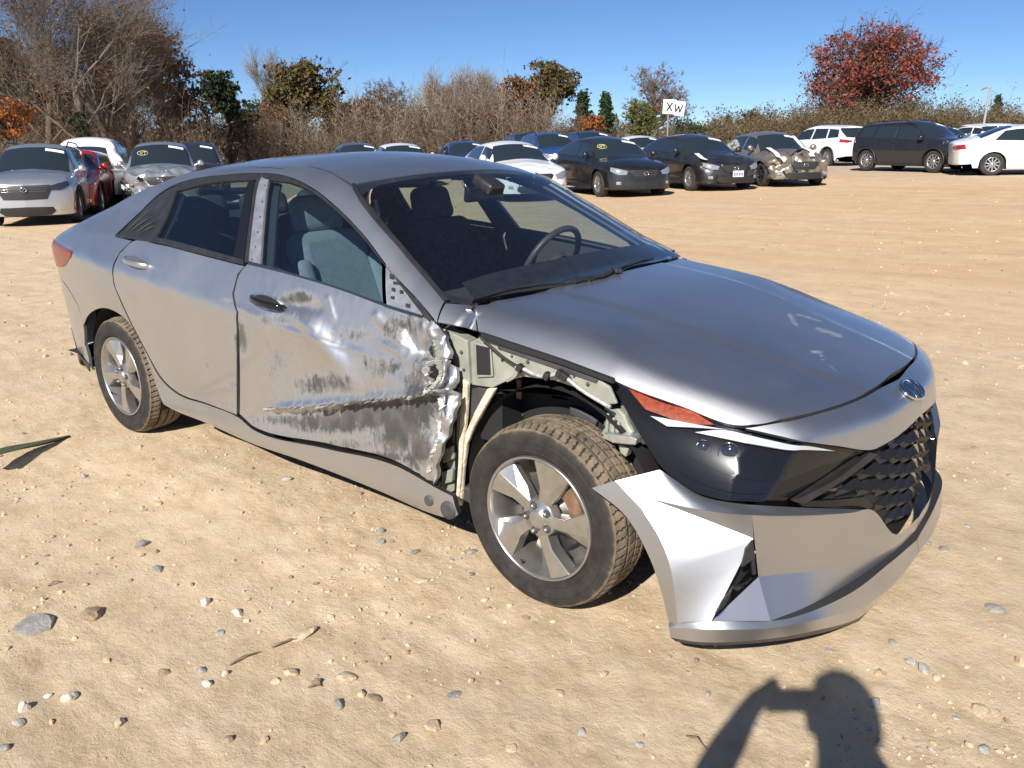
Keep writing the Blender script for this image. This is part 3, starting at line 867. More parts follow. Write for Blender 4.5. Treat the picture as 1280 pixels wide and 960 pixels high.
# ================================================================ the damaged silver sedan
M = {}
M['silver'] = paint_mat('silver_paint', (.50, .515, .54), metal=.96, rough=.40, coat=.6, dust=.03, flake=True)
M['silver_hood'] = paint_mat('silver_hood_paint', (.50, .515, .54), metal=.96, rough=.40, coat=.6, dust=.03, flake=True, smear=True)
M['silver_wear'] = paint_mat('scraped_silver_paint', (.50, .515, .54), metal=.94, rough=.40, coat=.5, dust=.05, flake=True, wear=True)
M['bare'] = simple('bare_silver_steel', (.62, .62, .62), .32, .8, var=.2, vscale=30)
M['black_gloss'] = simple('black_gloss_plastic', (.010, .010, .011), .10, 0, .15, spec=.35)
M['black_trim'] = simple('black_trim_plastic', (.022, .022, .024), .42, 0, var=.3, vscale=20)
M['black_matt'] = simple('black_matt_plastic', (.014, .014, .015), .75)
M['dark_grey'] = simple('dark_grey_plastic', (.055, .055, .057), .6, var=.3, vscale=12)
M['primer'] = simple('grey_green_primer', (.30, .31, .26), .48, .1, .2, var=.22, vscale=14)
M['liner_cream'] = simple('cream_foam', (.62, .55, .43), .9, var=.35, vscale=25, bump=.5)
M['glass_front'] = glass_mat('windscreen_glass', (.86, .92, .91), dust=.010)
M['glass_side'] = glass_mat('tinted_side_glass', (.55, .70, .76), dust=.006)
M['glass_lens'] = glass_mat('clear_lens', (.9, .92, .94), dust=.002, f0=.03)
M['seat'] = simple('grey_seat_cloth', (.30, .31, .31), .9, var=.12, vscale=40, bump=.3, bscale=300)
M['seat_dark'] = simple('black_seat_cloth', (.045, .047, .052), .9, var=.2, vscale=40)
M['cabin'] = simple('black_cabin_plastic', (.042, .043, .046), .65)
M['liner'] = simple('grey_headliner', (.30, .30, .29), .95)
M['amber'] = simple('amber_reflector', (.30, .048, .009), .22, 0, .6, var=.35, vscale=90)
M['drl'] = simple('white_light_guide', (.52, .53, .53), .25, 0, .6)
M['red_lamp'] = simple('red_lamp_lens', (.16, .006, .007), .25, 0, .3, spec=.3)
M['chrome'] = simple('chrome', (.75, .76, .78), .08, 1.0)
M['chrome_dark'] = simple('dark_chrome', (.22, .21, .20), .16, .9, .3)
M['alloy'] = simple('alloy_wheel_silver', (.44, .43, .41), .32, .85, .3, var=.12, vscale=25)
M['steel'] = simple('brake_steel', (.30, .28, .26), .4, .8, var=.3, vscale=20)
M['rust'] = simple('rusty_steel', (.22, .13, .08), .75, .3, var=.4, vscale=30)
def tyre_mat():
    m, nt, n, l, b = new_mat('dusty_tyre_rubber')
    tc = nd(n, 'ShaderNodeTexCoord'); t = nd(n, 'ShaderNodeTexNoise'); t.inputs['Scale'].default_value = 16; t.inputs['Detail'].default_value = 8; t.inputs['Roughness'].default_value = .7
    l.new(tc.outputs['Object'], t.inputs['Vector'])
    at = nd(n, 'ShaderNodeAttribute', attribute_name='tread')
    a = nd(n, 'ShaderNodeMath', operation='MULTIPLY_ADD'); l.new(at.outputs['Fac'], a.inputs[0]); a.inputs[1].default_value = .42; l.new(t.outputs['Fac'], a.inputs[2])
    r = nd(n, 'ShaderNodeValToRGB'); r.color_ramp.elements[0].position = .38; r.color_ramp.elements[1].position = 1.0
    r.color_ramp.elements[0].color = (.018, .017, .0165, 1); r.color_ramp.elements[1].color = (.22, .17, .115, 1)
    e = r.color_ramp.elements.new(.66); e.color = (.040, .036, .031, 1)
    l.new(a.outputs[0], r.inputs['Fac']); l.new(r.outputs['Color'], b.inputs['Base Color'])
    b.inputs['Roughness'].default_value = .82; b.inputs['Specular IOR Level'].default_value = .3
    return m
M['tyre'] = tyre_mat()

car = empty('silver_sedan')
tag(car, 'silver sedan with crushed passenger door, missing front fender and loose bumper', 'car')
ST = .016
# ---- roof
# order: along header from near edge to centre, mirrored automatically, rear edge from centre to near
hdr = [(430,225),(442,231),(480,224),(530,217),(575,213.5)]
rear = [('p',-2.44,-.02,1.37),('p',-2.42,-.30,1.35),('p',-2.34,-.505,1.33),('p',-1.95,-.552,1.36),('p',-1.6,-.575,1.36),(380,206),(405,212)]
# put roof
put('roof', panel(rear+hdr, 'cyl', .03, sym=True, thick=.02, gap=.002), M['silver'], car)
# ---- body side frame (pillars, cant rail, quarter, sill in one pressing)
arch_r = [(112,457),(106,430),(104.5,407),(110,395),(122,386.5),(135,386),(148,392),(160,402),(175,427),(185,452),(195,482),(205,506),(220,514)]
side = [(556,377),(537.5,355),(516,330),(495,305),(472.5,280),(452.5,255),(439,233),(430,226),(405,213),(380,207),('p',-1.6,-.580,1.36),('p',-1.95,-.557,1.36),('p',-2.34,-.512,1.33),
        ('p',-2.62,-.535,1.27),('p',-2.95,-.575,1.19),('p',-3.28,-.635,1.08),('p',-3.45,-.69,1.03),('p',-3.60,-.69,.99),('p',-3.66,-.66,.95),('p',-3.66,-.70,.86),('p',-3.62,-.78,.74)] + \
       [(84,358),(97,380),(104.5,407)] + arch_r[3:] + [(260,530),(315,554.5),(380,577),(480,616.5),(536,641),(567,648),(573,643),(566,620),(548,611),(492,581),(412,561.5),(317,537),(297,521),(260,506),(220,491),(200,472),(185,445),(166,409),(150,375),(142,355),(142,330),(150,315),(165,301),
        (146,296),(146,292),(178,262),(212,234),(240,224),(277,219),(325,216.5),(355,219.5),(385,232),(415,254),(453,292),(492,343),(530,384),(546,404)]
SIDE = panel(side, 'cyl', .02, thick=.02, front=False, gap=.0015, corner=30)
both('body_side', SIDE, [M['silver'], M['black_trim']], (car, car))
# ---- rear bumper, boot lid, lamps
rb = [(104.5,408),(106,430),(112,457),(114,463),('p',-3.20,-.84,.25),('p',-3.45,-.80,.30),('p',-3.66,-.55,.30),('p',-3.72,-.02,.30),('p',-3.77,-.02,.70),('p',-3.74,-.5,.71),('p',-3.64,-.74,.74),(84,359),(97,381)]
put('rear_bumper', panel(rb, 'rear', .03, sym=False, thick=.015, front=False, gap=.0015), M['silver'], car)
put('rear_bumper', panel(rb, 'rear', .03, sym=False, thick=.015, front=False, gap=.0015), M['silver'], car, mirror=True)
rl = [('p',-3.42,-.78,.28),('p',-3.66,-.55,.30),('p',-3.72,-.02,.30),('p',-3.62,-.02,.16),('p',-3.5,-.6,.17)]
for mm in (False, True): put('rear_valance', panel(rl, 'rear', .03, thick=.01, front=False), M['black_trim'], car, mirror=mm)
for mm in (False, True): put('bumper_corner_trim', panel([(78.5,414),(82,436),(113,464.5),(112,455),(96,437)], 'cyl', .02, thick=.006, front=False, shift=.004, smooth=False), M['black_trim'], car, mirror=mm)
lid = [('p',-3.72,-.02,.72),('p',-3.72,-.45,.73),('p',-3.66,-.66,.78),('p',-3.66,-.66,.93),('p',-3.72,-.60,1.0),('p',-3.78,-.02,1.01)]
for mm in (False, True): put('trunk_lid', panel(lid, 'rear', .03, thick=.01, front=False), M['silver'], car, mirror=mm)
deck = [('p',-3.80,-.01,1.0),('p',-3.74,-.55,.99),('p',-3.60,-.685,1.0),('p',-3.45,-.685,1.04),('p',-3.32,-.60,1.08),('p',-3.36,-.01,1.1)]
put('trunk_deck', panel(deck, 'cyl', .03, sym=True, thick=.01, front=False), M['silver'], car)
lamp = [(80,309),(91,314),(89,321),(80,333),('p',-3.58,-.80,.80),('p',-3.66,-.70,.84),('p',-3.65,-.70,.92)]
for mm in (False, True): put('tail_lamp', panel(lamp, 'cyl', .02, thick=.01, front=False, shift=.004), M['red_lamp'], car, mirror=mm, custom=False)
bw = [('p',-2.47,-.01,1.35),('p',-2.45,-.30,1.34),('p',-2.37,-.505,1.32),('p',-2.64,-.527,1.27),('p',-2.95,-.565,1.19),('p',-3.28,-.60,1.08),('p',-3.34,-.01,1.1)]
put('rear_window', panel(bw, 'cyl', .04, sym=True, thick=0, front=False), M['glass_side'], car)
# ---- doors
def nz(P, s, seed=0.0):
    return np.array([mnoise.noise(Vector((p[0]*s+seed, p[1]*s, p[2]*s))) for p in P])
def sm(x, a, b):
    t = np.clip((x-a)/(b-a), 0, 1); return t*t*(3-2*t)
def door_damage(P, N):
    q = project(P); x, y = q[:, 0], q[:, 1]
    # y of the long torn fold and signed distance below it
    fy = np.interp(x, [310, 335, 400, 470, 535, 560], [513, 511, 508, 501, 493, 488]) + 2.4*nz(P*np.array([1, 0, 0]), 38) + 1.6*nz(P*np.array([1, 0, 0]), 90, 3)
    d = y-fy
    on = sm(x, 318, 365)
    edge = sm(x, 505, 555)
    a = np.zeros(len(P))
    a -= .030*np.exp(-((x-430)/95)**2-((y-470)/60)**2)                       # broad dent
    a += .024*np.exp(-((x-402-(y-430)*.62)/15)**2)*sm(y, 380, 410)*(1-sm(y, 470, 500))   # bright ridge
    a += on*.014*np.exp(-(d/6.0)**2)*(d < 0) + on*.010*np.exp(-((d-2)/3)**2)
    a -= on*(d > 0)*(.034*np.exp(-np.maximum(d, 0)/45.))*np.minimum(1, np.maximum(d, 0)/2.5)
    a += on*(d < 0)*.012*np.exp(d/22.)
    Ps = P*np.array([1.5, 1, .7]); r1 = 1-2.6*np.abs(nz(Ps, 12, 4)); r2 = 1-2.6*np.abs(nz(Ps, 27, 9)); r3 = nz(P, 50, 2)
    amp = .0007*sm(x, 300, 340) + .014*edge
    amp = amp*(1+6*np.exp(-((x-338)/34)**2-((y-382)/14)**2))
    a += amp*(.75*r1+.5*r2+.16*r3-.35)
    # diagonal buckles under the window
    for (x0, y0, x1, y1, w, h) in ((410,372,416,398,3.2,.006),(470,395,500,430,5,.010),(480,430,540,470,4,.010),(505,410,520,440,5,-.014),(352,378,395,385,6,-.012),(300,385,360,412,4,.005),(365,415,545,470,3.0,.005),(520,400,545,420,6,.012)):
        L2 = (x1-x0)**2+(y1-y0)**2; t = np.clip(((x-x0)*(x1-x0)+(y-y0)*(y1-y0))/L2, 0, 1)
        dd = np.hypot(x-x0-t*(x1-x0), y-y0-t*(y1-y0))
        a += h*np.exp(-(dd/w)**2)
    # vertical gash by the hinge edge
    g = np.exp(-((x-535-6*np.sin(y/9.))/5.5)**2)*sm(y, 418, 432)*(1-sm(y, 472, 486))
    a -= .055*g
    a -= .020*sm(x, 545, 562)
    keep = sm(y, 330, 352) if False else 1
    lat = .007*edge*nz(P, 22, 7)
    D = N*a[:, None]
    D[:, 0] += lat; D[:, 2] += .008*edge*nz(P, 15, 17)
    return D
rd = [(306,332.5),(255,319.5),(195,304.5),(166,301.5),(150,316),(143,331),(143,355),(151,375),(167,409),(186,445),(201,471),(221,490),(260,505),(296,519),(296,450),(296,410),(296,390),(292,377),(290.5,367),(297,343)]
fdo = [(309,330),(367,343.5),(430,363.5),(480,382),(530,397),(544,405),(556,427),(564,450),(566,465),(564,495),(558,530),(548,570),(543,605),(492,577),(412,557.5),(317,533.5),(299,518),(298.5,450),(298,410),(298,390),(294,377),(292.5,367),(299,343)]
RD = panel(rd, 'cyl', .02, thick=.018, front=False, gap=.002)
rdoors = both('rear_door', RD, M['silver_wear'], (car, car))
FDd = panel(fdo, 'cyl', .0075, thick=.018, front=False, gap=.001, disp=door_damage)
FDu = panel(fdo, 'cyl', .025, thick=.018, front=False, gap=.002)
fd = [put('front_door', FDd, M['silver_wear'], car), put('front_door', FDu, M['silver'], car, mirror=True)]
fd[0]['label'] = 'crushed front passenger door with dark scrapes'
def wear_attr(o, fn):
    me = o.data; co = np.zeros(len(me.vertices)*3); me.vertices.foreach_get('co', co); co = co.reshape(-1, 3)
    q = project(co); w = fn(q[:, 0], q[:, 1])
    a = me.attributes.new('wear', 'FLOAT', 'POINT'); a.data.foreach_set('value', w.astype(np.float32))
def blobs(x, y, L):
    w = np.zeros(len(x))
    for (cx, cy, rx, ry, h) in L: w = np.maximum(w, h*np.exp(-((x-cx)/rx)**2-((y-cy)/ry)**2))
    return w
def fwear(x, y):
    w = blobs(x, y, [(408,480,52,20,.60),(420,528,80,20,.70),(500,530,50,50,.72),(530,500,34,70,.70),(470,517,75,26,.78),(350,525,50,12,.54),(505,408,44,28,.60),(480,572,66,12,.62),(375,372,24,12,.64),(303,420,11,38,.60),(345,400,40,12,.50),(545,470,20,66,.62),(430,556,70,12,.54),(480,455,50,26,.52),(440,420,60,16,.44),(350,455,40,40,.36),(525,560,24,40,.66)])
    return w*1.06 + .07
wear_attr(fd[0], fwear)
wear_attr(rdoors[0], lambda x, y: blobs(x, y, [(296,425,7,30,.62),(292,480,14,12,.52),(283,376,14,5,.6),(262,458,12,8,.42),(285,505,25,8,.5)])+.02)
wear_attr(rdoors[1], lambda x, y: np.zeros(len(x)))
def on_door(pts, off):
    p = BODY.solve(np.array([CAM]*len(pts)), np.array([ray(*q)[1] for q in pts]), 1.8, 5.0, 130, False); n = BODY.normal(p, False)
    return p+door_damage(p, n)+n*np.asarray(off)[:, None]
def ragged(name, pts, w, mat, off=.006, seed=1, curl=.006):
    rg = random.Random(seed); Q = []; O = []; F = []
    n = 46
    for i in range(n+1):
        t = i/n*(len(pts)-1); k = min(int(t), len(pts)-2); f = t-k
        x = pts[k][0]+(pts[k+1][0]-pts[k][0])*f; y = pts[k][1]+(pts[k+1][1]-pts[k][1])*f
        tx, ty = pts[k+1][0]-pts[k][0], pts[k+1][1]-pts[k][1]; l = math.hypot(tx, ty); nx, ny = -ty/l, tx/l
        wa = w*rg.uniform(.5, 1.2); wb = w*rg.uniform(.2, 1.5)
        Q += [(x-nx*wa, y-ny*wa), (x, y), (x+nx*wb, y+ny*wb)]; O += [off*.2, off+curl*rg.random(), off*rg.uniform(.3, 1.4)]
    for i in range(n): F += [(i*3, i*3+1, i*3+4, i*3+3), (i*3+1, i*3+2, i*3+5, i*3+4)]
    mb = MB(); mb.add(on_door(Q, O), F, False); return mb.build(name, mat, fd[0])
M['torn'] = simple('torn_bright_metal', (.58, .57, .55), .45, .6, var=.35, vscale=40)
ragged('torn_lip', [(330,511.5),(365,510),(400,508),(440,504.5),(480,500),(510,496.5),(534,493)], 2.0, M['torn'], .010, 3)
ragged('torn_lip', [(536,492),(534,475),(531,455),(532,436),(537,424)], 2.2, M['torn'], .010, 5)
ragged('torn_lip', [(545,425),(549,445),(548,465),(543,482),(536,490)], 3.0, M['primer'], .006, 7)
ragged('torn_lip', [(541,498),(548,512),(543,530),(546,548),(540,566),(536,590)], 3.0, M['torn'], .006, 9)
ragged('gash', [(537,428),(538,440),(536,452),(538,464),(540,476)], 2.6, M['black_matt'], .012, 11, .001)  # black strip laid over the tear for the darkness inside it
# ---- handles
def handle(door, p0, p1, mat, mirror=False, broken=False):
    a, _ = to3d(p0, False); b, _ = to3d(p1, False)
    s = -1 if mirror else 1
    a = Vector(a); b = Vector(b); out = Vector((0, -1, .1)).normalized()
    mb = MB()
    n = 10; V = []; F = []
    t = (b-a).normalized(); up = t.cross(out)
    if up.z < 0: up = -up
    for i in range(n+1):
        k = i/n; w = .016*(1-.25*abs(2*k-1)**3); bow = .034*math.sin(math.pi*min(1, max(0, k)))**.55
        c = a+(b-a)*k
        for (du, do) in ((-1, 0), (-.8, .8), (0, 1), (.8, .8), (1, 0), (0, -.9)):
            V.append(c+up*w*du+out*(bow+.010*do))
    for i in range(n):
        for j in range(6): F.append((i*6+j, i*6+(j+1) % 6, (i+1)*6+(j+1) % 6, (i+1)*6+j))
    F += [tuple(range(5, -1, -1)), tuple(range(n*6, n*6+6))]
    V = [Vector((v.x, v.y*s, v.z)) for v in V]
    mb.add(V, F, True)
    h = mb.build('handle', mat, door); recalc(h)
    # recess cup behind
    mb = MB(); c = (a+b)/2; 
    ring = []
    for i in range(24):
        an = 2*math.pi*i/24
        ring.append(c+t*math.cos(an)*(b-a).length*.40+up*math.sin(an)*.026+out*.004)
    ring = [Vector((v.x, v.y*s, v.z)) for v in ring]; cc = c+out*.003; cc = Vector((cc.x, cc.y*s, cc.z))
    mb.add(ring+[cc], [(i, (i+1) % 24, 24) for i in range(24)], True)
    r = mb.build('handle_recess', M['black_matt'] if broken else M['silver'], door)
    return h
for s in (0, 1):
    handle(rdoors[s], (157,322), (186,333), M['silver'], bool(s))
handle(fd[1], (312,368), (352,384), M['silver'], True)
handle(fd[0], (315,371), (356,385), M['black_gloss'], False, True)
# ---- window trims and panes
def strips(lst, mat, name, parents, shift=0.004, step=.016, thick=.012, gap=0.0):
    for L in lst:
        pp = panel(L, 'cyl', step, thick=thick, front=False, shift=shift, corner=25, gap=gap)
        for mm in (False, True): put(name, pp, mat, parents[int(mm)], mirror=mm)
strips([[(146,295.5),(178,264),(212,236),(226,231.5),(222,239),(196,298),(195,303)]], M['black_trim'], 'quarter_trim', rdoors, .002, gap=.002)
strips([[(212,235),(240,225),(277,220),(324,217.5),(322,225.5),(312,226),(262,229.5),(223,239.5),(226,231.8)]], M['black_trim'], 'window_frame', rdoors)
strips([[(324.5,217.5),(306,330),(292,325),(293,320),(312,226),(322,225.5)]], M['black_gloss'], 'pillar_trim', rdoors)
strips([[(146,293.5),(196,297.5),(292,321.5),(306,325.5),(306,332),(255,319),(195,304),(146,297)]], M['black_trim'], 'belt_moulding', rdoors, .008)
strips([[(222,239),(262,229),(312.5,225.5),(292.5,321.5),(196,297.5)]], M['glass_side'], 'window_pane', rdoors, -.006, thick=0, gap=-.010, step=.04)
# wrinkled film on the quarter trim
for i, (a, b, c, d) in enumerate(((158,291,190,262),(164,290,193,270),(172,291,196,276),(180,290,197,283))):
    A, _ = to3d((a, b), False); B_, _ = to3d((c, d), False)
    mb = MB(); mb.tube([Vector(A)+Vector((0,-.006,.002)), Vector((A+B_)/2)+Vector((0,-.010,.004)), Vector(B_)+Vector((0,-.006,.002))], [.001,.003,.001], 6)
    mb.build('film_wrinkle', M['dark_grey'], rdoors[0])
strips([[(327.5,221),(337,225),(326,330.5),(311.5,326.5)]], M['bare'], 'pillar_strip', fd, .003)
strips([[(325.5,217.5),(327.5,221),(311.5,327),(307,330)]], M['black_trim'], 'door_seal', fd, .005)
strips([[(326,217.5),(355,220.5),(385,233),(415,255),(453,293),(492,344),(530,385),(545,404),(537,402),(526,390),(478,328),(450,293.5),(420,263.5),(392,241.5),(365,229.5),(337,225.5),(328,222)]], M['black_trim'], 'window_frame', fd, .004)
strips([[(337,225.5),(365,229.5),(392,241.5),(420,263.5),(450,293.5),(478,328),(480,378),(430,361.5),(367,342.5),(326,331)]], M['glass_side'], 'window_pane', fd, -.006, thick=0, gap=-.010, step=.04)
strips([[(478.5,328),(483,331),(485,384),(480,381)]], M['bare'], 'window_channel', fd, .004)
strips([[(483,331),(527,391),(530,397),(485,384)]], M['bare'], 'mirror_mount', fd, .002)
strips([[(480,379.5),(530,395),(530,398.5),(480,383)],[(326,330.5),(367,342),(430,361),(480,379.5),(480,382),(430,363.5),(367,344.5),(311,330.5),(311.5,326.5)]], M['chrome_dark'], 'belt_moulding', fd, .006)
for (a, b) in ((334,232),(331,252),(328,271),(325,290),(322,308),(318,324)):
    c, _ = to3d((a-1.5, b), False); mb = MB(); mb.lathe([(0,.0045),(-.003,.004),(-.004,.0)], 10, 'y', (c[0], c[1]-.004, c[2])); mb.build('rivet', M['dark_grey'], fd[0])
for (a, b, w, h) in ((491,346,5,7),(497,354,8,4),(493,362,4,5),(503,365,4,5),(511,382,5,5),(492,372,4,4)):
    P = [Vector(to3d((a+dx*w/2, b+dy*h/2), False)[0])+Vector((0,-.006,.001)) for dx, dy in ((-1,-1),(1,-.6),(1,1),(-1,.6))]
    mb = MB(); mb.prism(P, (0, .004, 0)); mb.build('mount_hole_dark', M['black_matt'], fd[0])  # matt black plates, the dark inside the holes given as colour
# ---- windscreen
ws = [(592,381),(556,377),(537.5,355),(516,330),(495,305),(472.5,280),(452.5,255),(440,232),(480,224.8),(530,217.8),(575,214.5)]
wsr = [('p',-.315,-.01,.94),('p',-.325,-.30,.94),('p',-.36,-.60,.94)]
put('windscreen', panel(wsr+ws, 'cyl', .035, sym=True, thick=0, front=False, gap=.002, shift=.002), M['glass_front'], car)
# dark ceramic border round the glass
def frit():
    inner = [(558,370),(540,349),(520,326),(499,302),(478,278),(460,256),(455,244)]
    L1 = [(592,381),(556,377),(537.5,355),(516,330),(495,305),(472.5,280),(452.5,255),(440,232)]
    for mm in (False, True):
        put('glass_border', panel(L1+[(450,240),(468,262),(490,290),(512,316),(533,341),(552,362),(575,371),(597,374.5)], 'cyl', .03, thick=0, front=False, shift=-.003), M['black_trim'], WS, mirror=mm)
    put('glass_border', panel([('p',-.335,-.01,.94),('p',-.345,-.30,.94),('p',-.385,-.60,.94),(597,379.5),(592,373),('p',-.50,-.62,.97),('p',-.47,-.3,.99),('p',-.46,-.01,1.0)], 'cyl', .03, sym=True, thick=0, front=False, shift=-.003), M['black_trim'], WS)
    put('glass_border', panel([('p',-1.115,-.01,1.34),('p',-1.125,-.25,1.34),(452,244),(440,232),(480,224.8),(530,217.8),(575,214.5)], 'cyl', .03, sym=True, thick=0, front=False, shift=-.003), M['black_trim'], WS)
WS = [c for c in car.children if c.name.startswith('windscreen')][0]
seal_ = panel([(556,377),(537.5,355),(516,330),(495,305),(472.5,280),(452.5,255),(440,232),(444,231.3),(457,254),(477,279),(499.5,304),(520.5,329),(542,354),(562,377)], 'cyl', .02, thick=.006, front=False, shift=.009, corner=25)
for mm in (False, True): put('windscreen_seal', seal_, M['black_trim'], car, mirror=mm)
frit()
# ---- bonnet, nose, fender remnants
hood = [(593,382),(597,414),(677,441),(764,475),(851,508.6),(929,533),(975,525.5),(1016,516),(1050,506),(1074,496.5),(1098,483)]
hoodr = [('p',.776,-.01,.72)]
hoodb = [('p',-.290,-.01,.94),('p',-.297,-.28,.94),('p',-.325,-.55,.94)]
def hood_disp(P, N):
    # raised centre between two long creases
    x, y = P[:, 0], np.abs(P[:, 1])
    yc = np.interp(x, [-.3, .2, .75], [.40, .36, .24])
    a = .006*(1-sm(y, yc-.012, yc+.03))
    return N*a[:, None]
hd_ = put('hood', panel(hoodb[::1]+hood+hoodr, 'top', .014, sym=True, thick=.025, gap=.002, disp=hood_disp, corner=30), M['silver_hood'], car)
def line_w(x, y, L):
    w = np.zeros(len(x))
    for (x0, y0, x1, y1, r, h) in L:
        t = np.clip(((x-x0)*(x1-x0)+(y-y0)*(y1-y0))/((x1-x0)**2+(y1-y0)**2+1e-9), 0, 1)
        w = np.maximum(w, h*np.exp(-(np.hypot(x-x0-t*(x1-x0), (y-y0-t*(y1-y0))*1.3)/r)**2))
    return w
wear_attr(hd_, lambda x, y: line_w(x, y, [(986,393,996,407,4,1),(996,393,1010,396,3,.8),(1006,396,1028,402,2.5,.8),(1022,411,1050,420,5,.9),(1014,440,1026,440,3.5,1),(1026,440,1030,452,3,.9),(1030,452,1046,464,3,.7),(640,365,740,385,2.5,.35),(740,385,990,440,2,.25),(860,350,940,372,8,.22)]))
nose = [('p',.790,-.01,.712),(1098,485.5),(1074,499),(1050,508.5),(1016,518.5),(975,528),(931,535),(960,542),(990,549),(1044,557.5),(1090,562.5),(1107,555),(1123,545),(1140,530.5),('p',.877,-.01,.605)]
put('nose_panel', panel(nose, 'front', .014, sym=True, thick=.02, gap=.001, corner=30), M['silver'], car)
put('fender_remnant', panel([(547,403),(557,379),(592,382.5),(596,413),(575,408)], 'cyl', .02, thick=.01, front=False, gap=.001), M['silver'], car)
# left fender (whole)
lf = [('p',-.44,-.84,.87),('p',-.38,-.79,.91),('p',-.30,-.80,.87),('p',-.04,-.795,.835),('p',.21,-.785,.79),('p',.42,-.75,.745),('p',.30,-.80,.75),('p',.45,-.87,.62),('p',.36,-.90,.47)]
lf += [('p',.365*math.cos(a),-.9,.31+.365*math.sin(a)) for a in np.radians([30,60,90,120,150,175])] + [('p',-.365,-.88,.22),('p',-.36,-.88,.45),('p',-.345,-.87,.6),('p',-.345,-.87,.75)]
put('front_fender', panel(lf, 'cyl', .03, thick=.012, gap=.002), M['silver'], car, mirror=True)
# ---- front end: grille, lamps, bumper, emblem
gr = [('p',.872,-.01,.60),(1140,532),(1107,556.5),(1090,564),(1060,580),(1020,607),(990,629),(1040,632),(1088,637),(1104,656),(1110,690),('p',.898,-.16,.19),('p',.90,-.01,.19)]
grille = put('grille', panel(gr, 'front', .02, sym=True, thick=.01, shift=-.045, corner=25), M['black_matt'], car)
gpoly = [(-.01,.615),(-.20,.612),(-.355,.592),(-.50,.555),(-.62,.500),(-.48,.46),(-.36,.43),(-.28,.36),(-.18,.272),(-.01,.262)]
gpoly = np.array(gpoly + [(-a, b) for a, b in reversed(gpoly)])
M['fin'] = simple('smoked_chrome', (.055, .048, .042), .16, .75, .6)
def fin_mesh():
    w, h, d = .062, .027, .024
    V = [(-w, -h*.45, 0), (w*.72, -h, 0), (w, h*.25, 0), (w*.55, h, .004), (-w*.75, h*.35, 0), (w*.62, h*.15, d), (-w*.2, -h*.1, d*.6)]
    F = [(0, 1, 6), (1, 5, 6), (1, 2, 5), (2, 3, 5), (3, 4, 6), (3, 6, 5), (4, 0, 6)]
    me = bpy.data.meshes.new('fin'); me.from_pydata(V, [], F); me.materials.append(M['fin']); me.update()
    return me
FIN = fin_mesh()
FINM = FIN.copy()
FINM.flip_normals()
for side_ in (-1, 1):
    for c in range(9):
        for r in range(10):
            y = -.04-.094*c; z = .274+.050*r+(.025 if c % 2 else 0)
            if not in_poly(np.array([(y, z)]), gpoly)[0]: continue
            if not in_poly(np.array([(y-.03, z)]), gpoly)[0] and c > 1: continue
            x = float(BODY.xfront(np.array(y), np.array(z)))
            P = np.array([x, y, z]); n = BODY.normal(P[None])[0]
            n = Vector((n[0], n[1]*(1), n[2]*.3)).normalized()
            t = Vector((0, 0, 1)).cross(n).normalized(); u = n.cross(t)
            # local x runs towards the middle of the car
            if t.y < 0: t = -t
            u = Vector((0, 0, 1)) - n*n.z; u.normalize()
            m = Matrix(((t.x, u.x, n.x, x-n.x*.040), (t.y, u.y, n.y, y-n.y*.040), (t.z, u.z, n.z, z-n.z*.040), (0, 0, 0, 1)))
            if side_ == 1: m = Matrix.Scale(-1, 4, (0, 1, 0)) @ m
            o = bpy.data.objects.new('fin', FIN if side_ == -1 else FINM); COL.objects.link(o); o.parent = grille; o.matrix_local = m
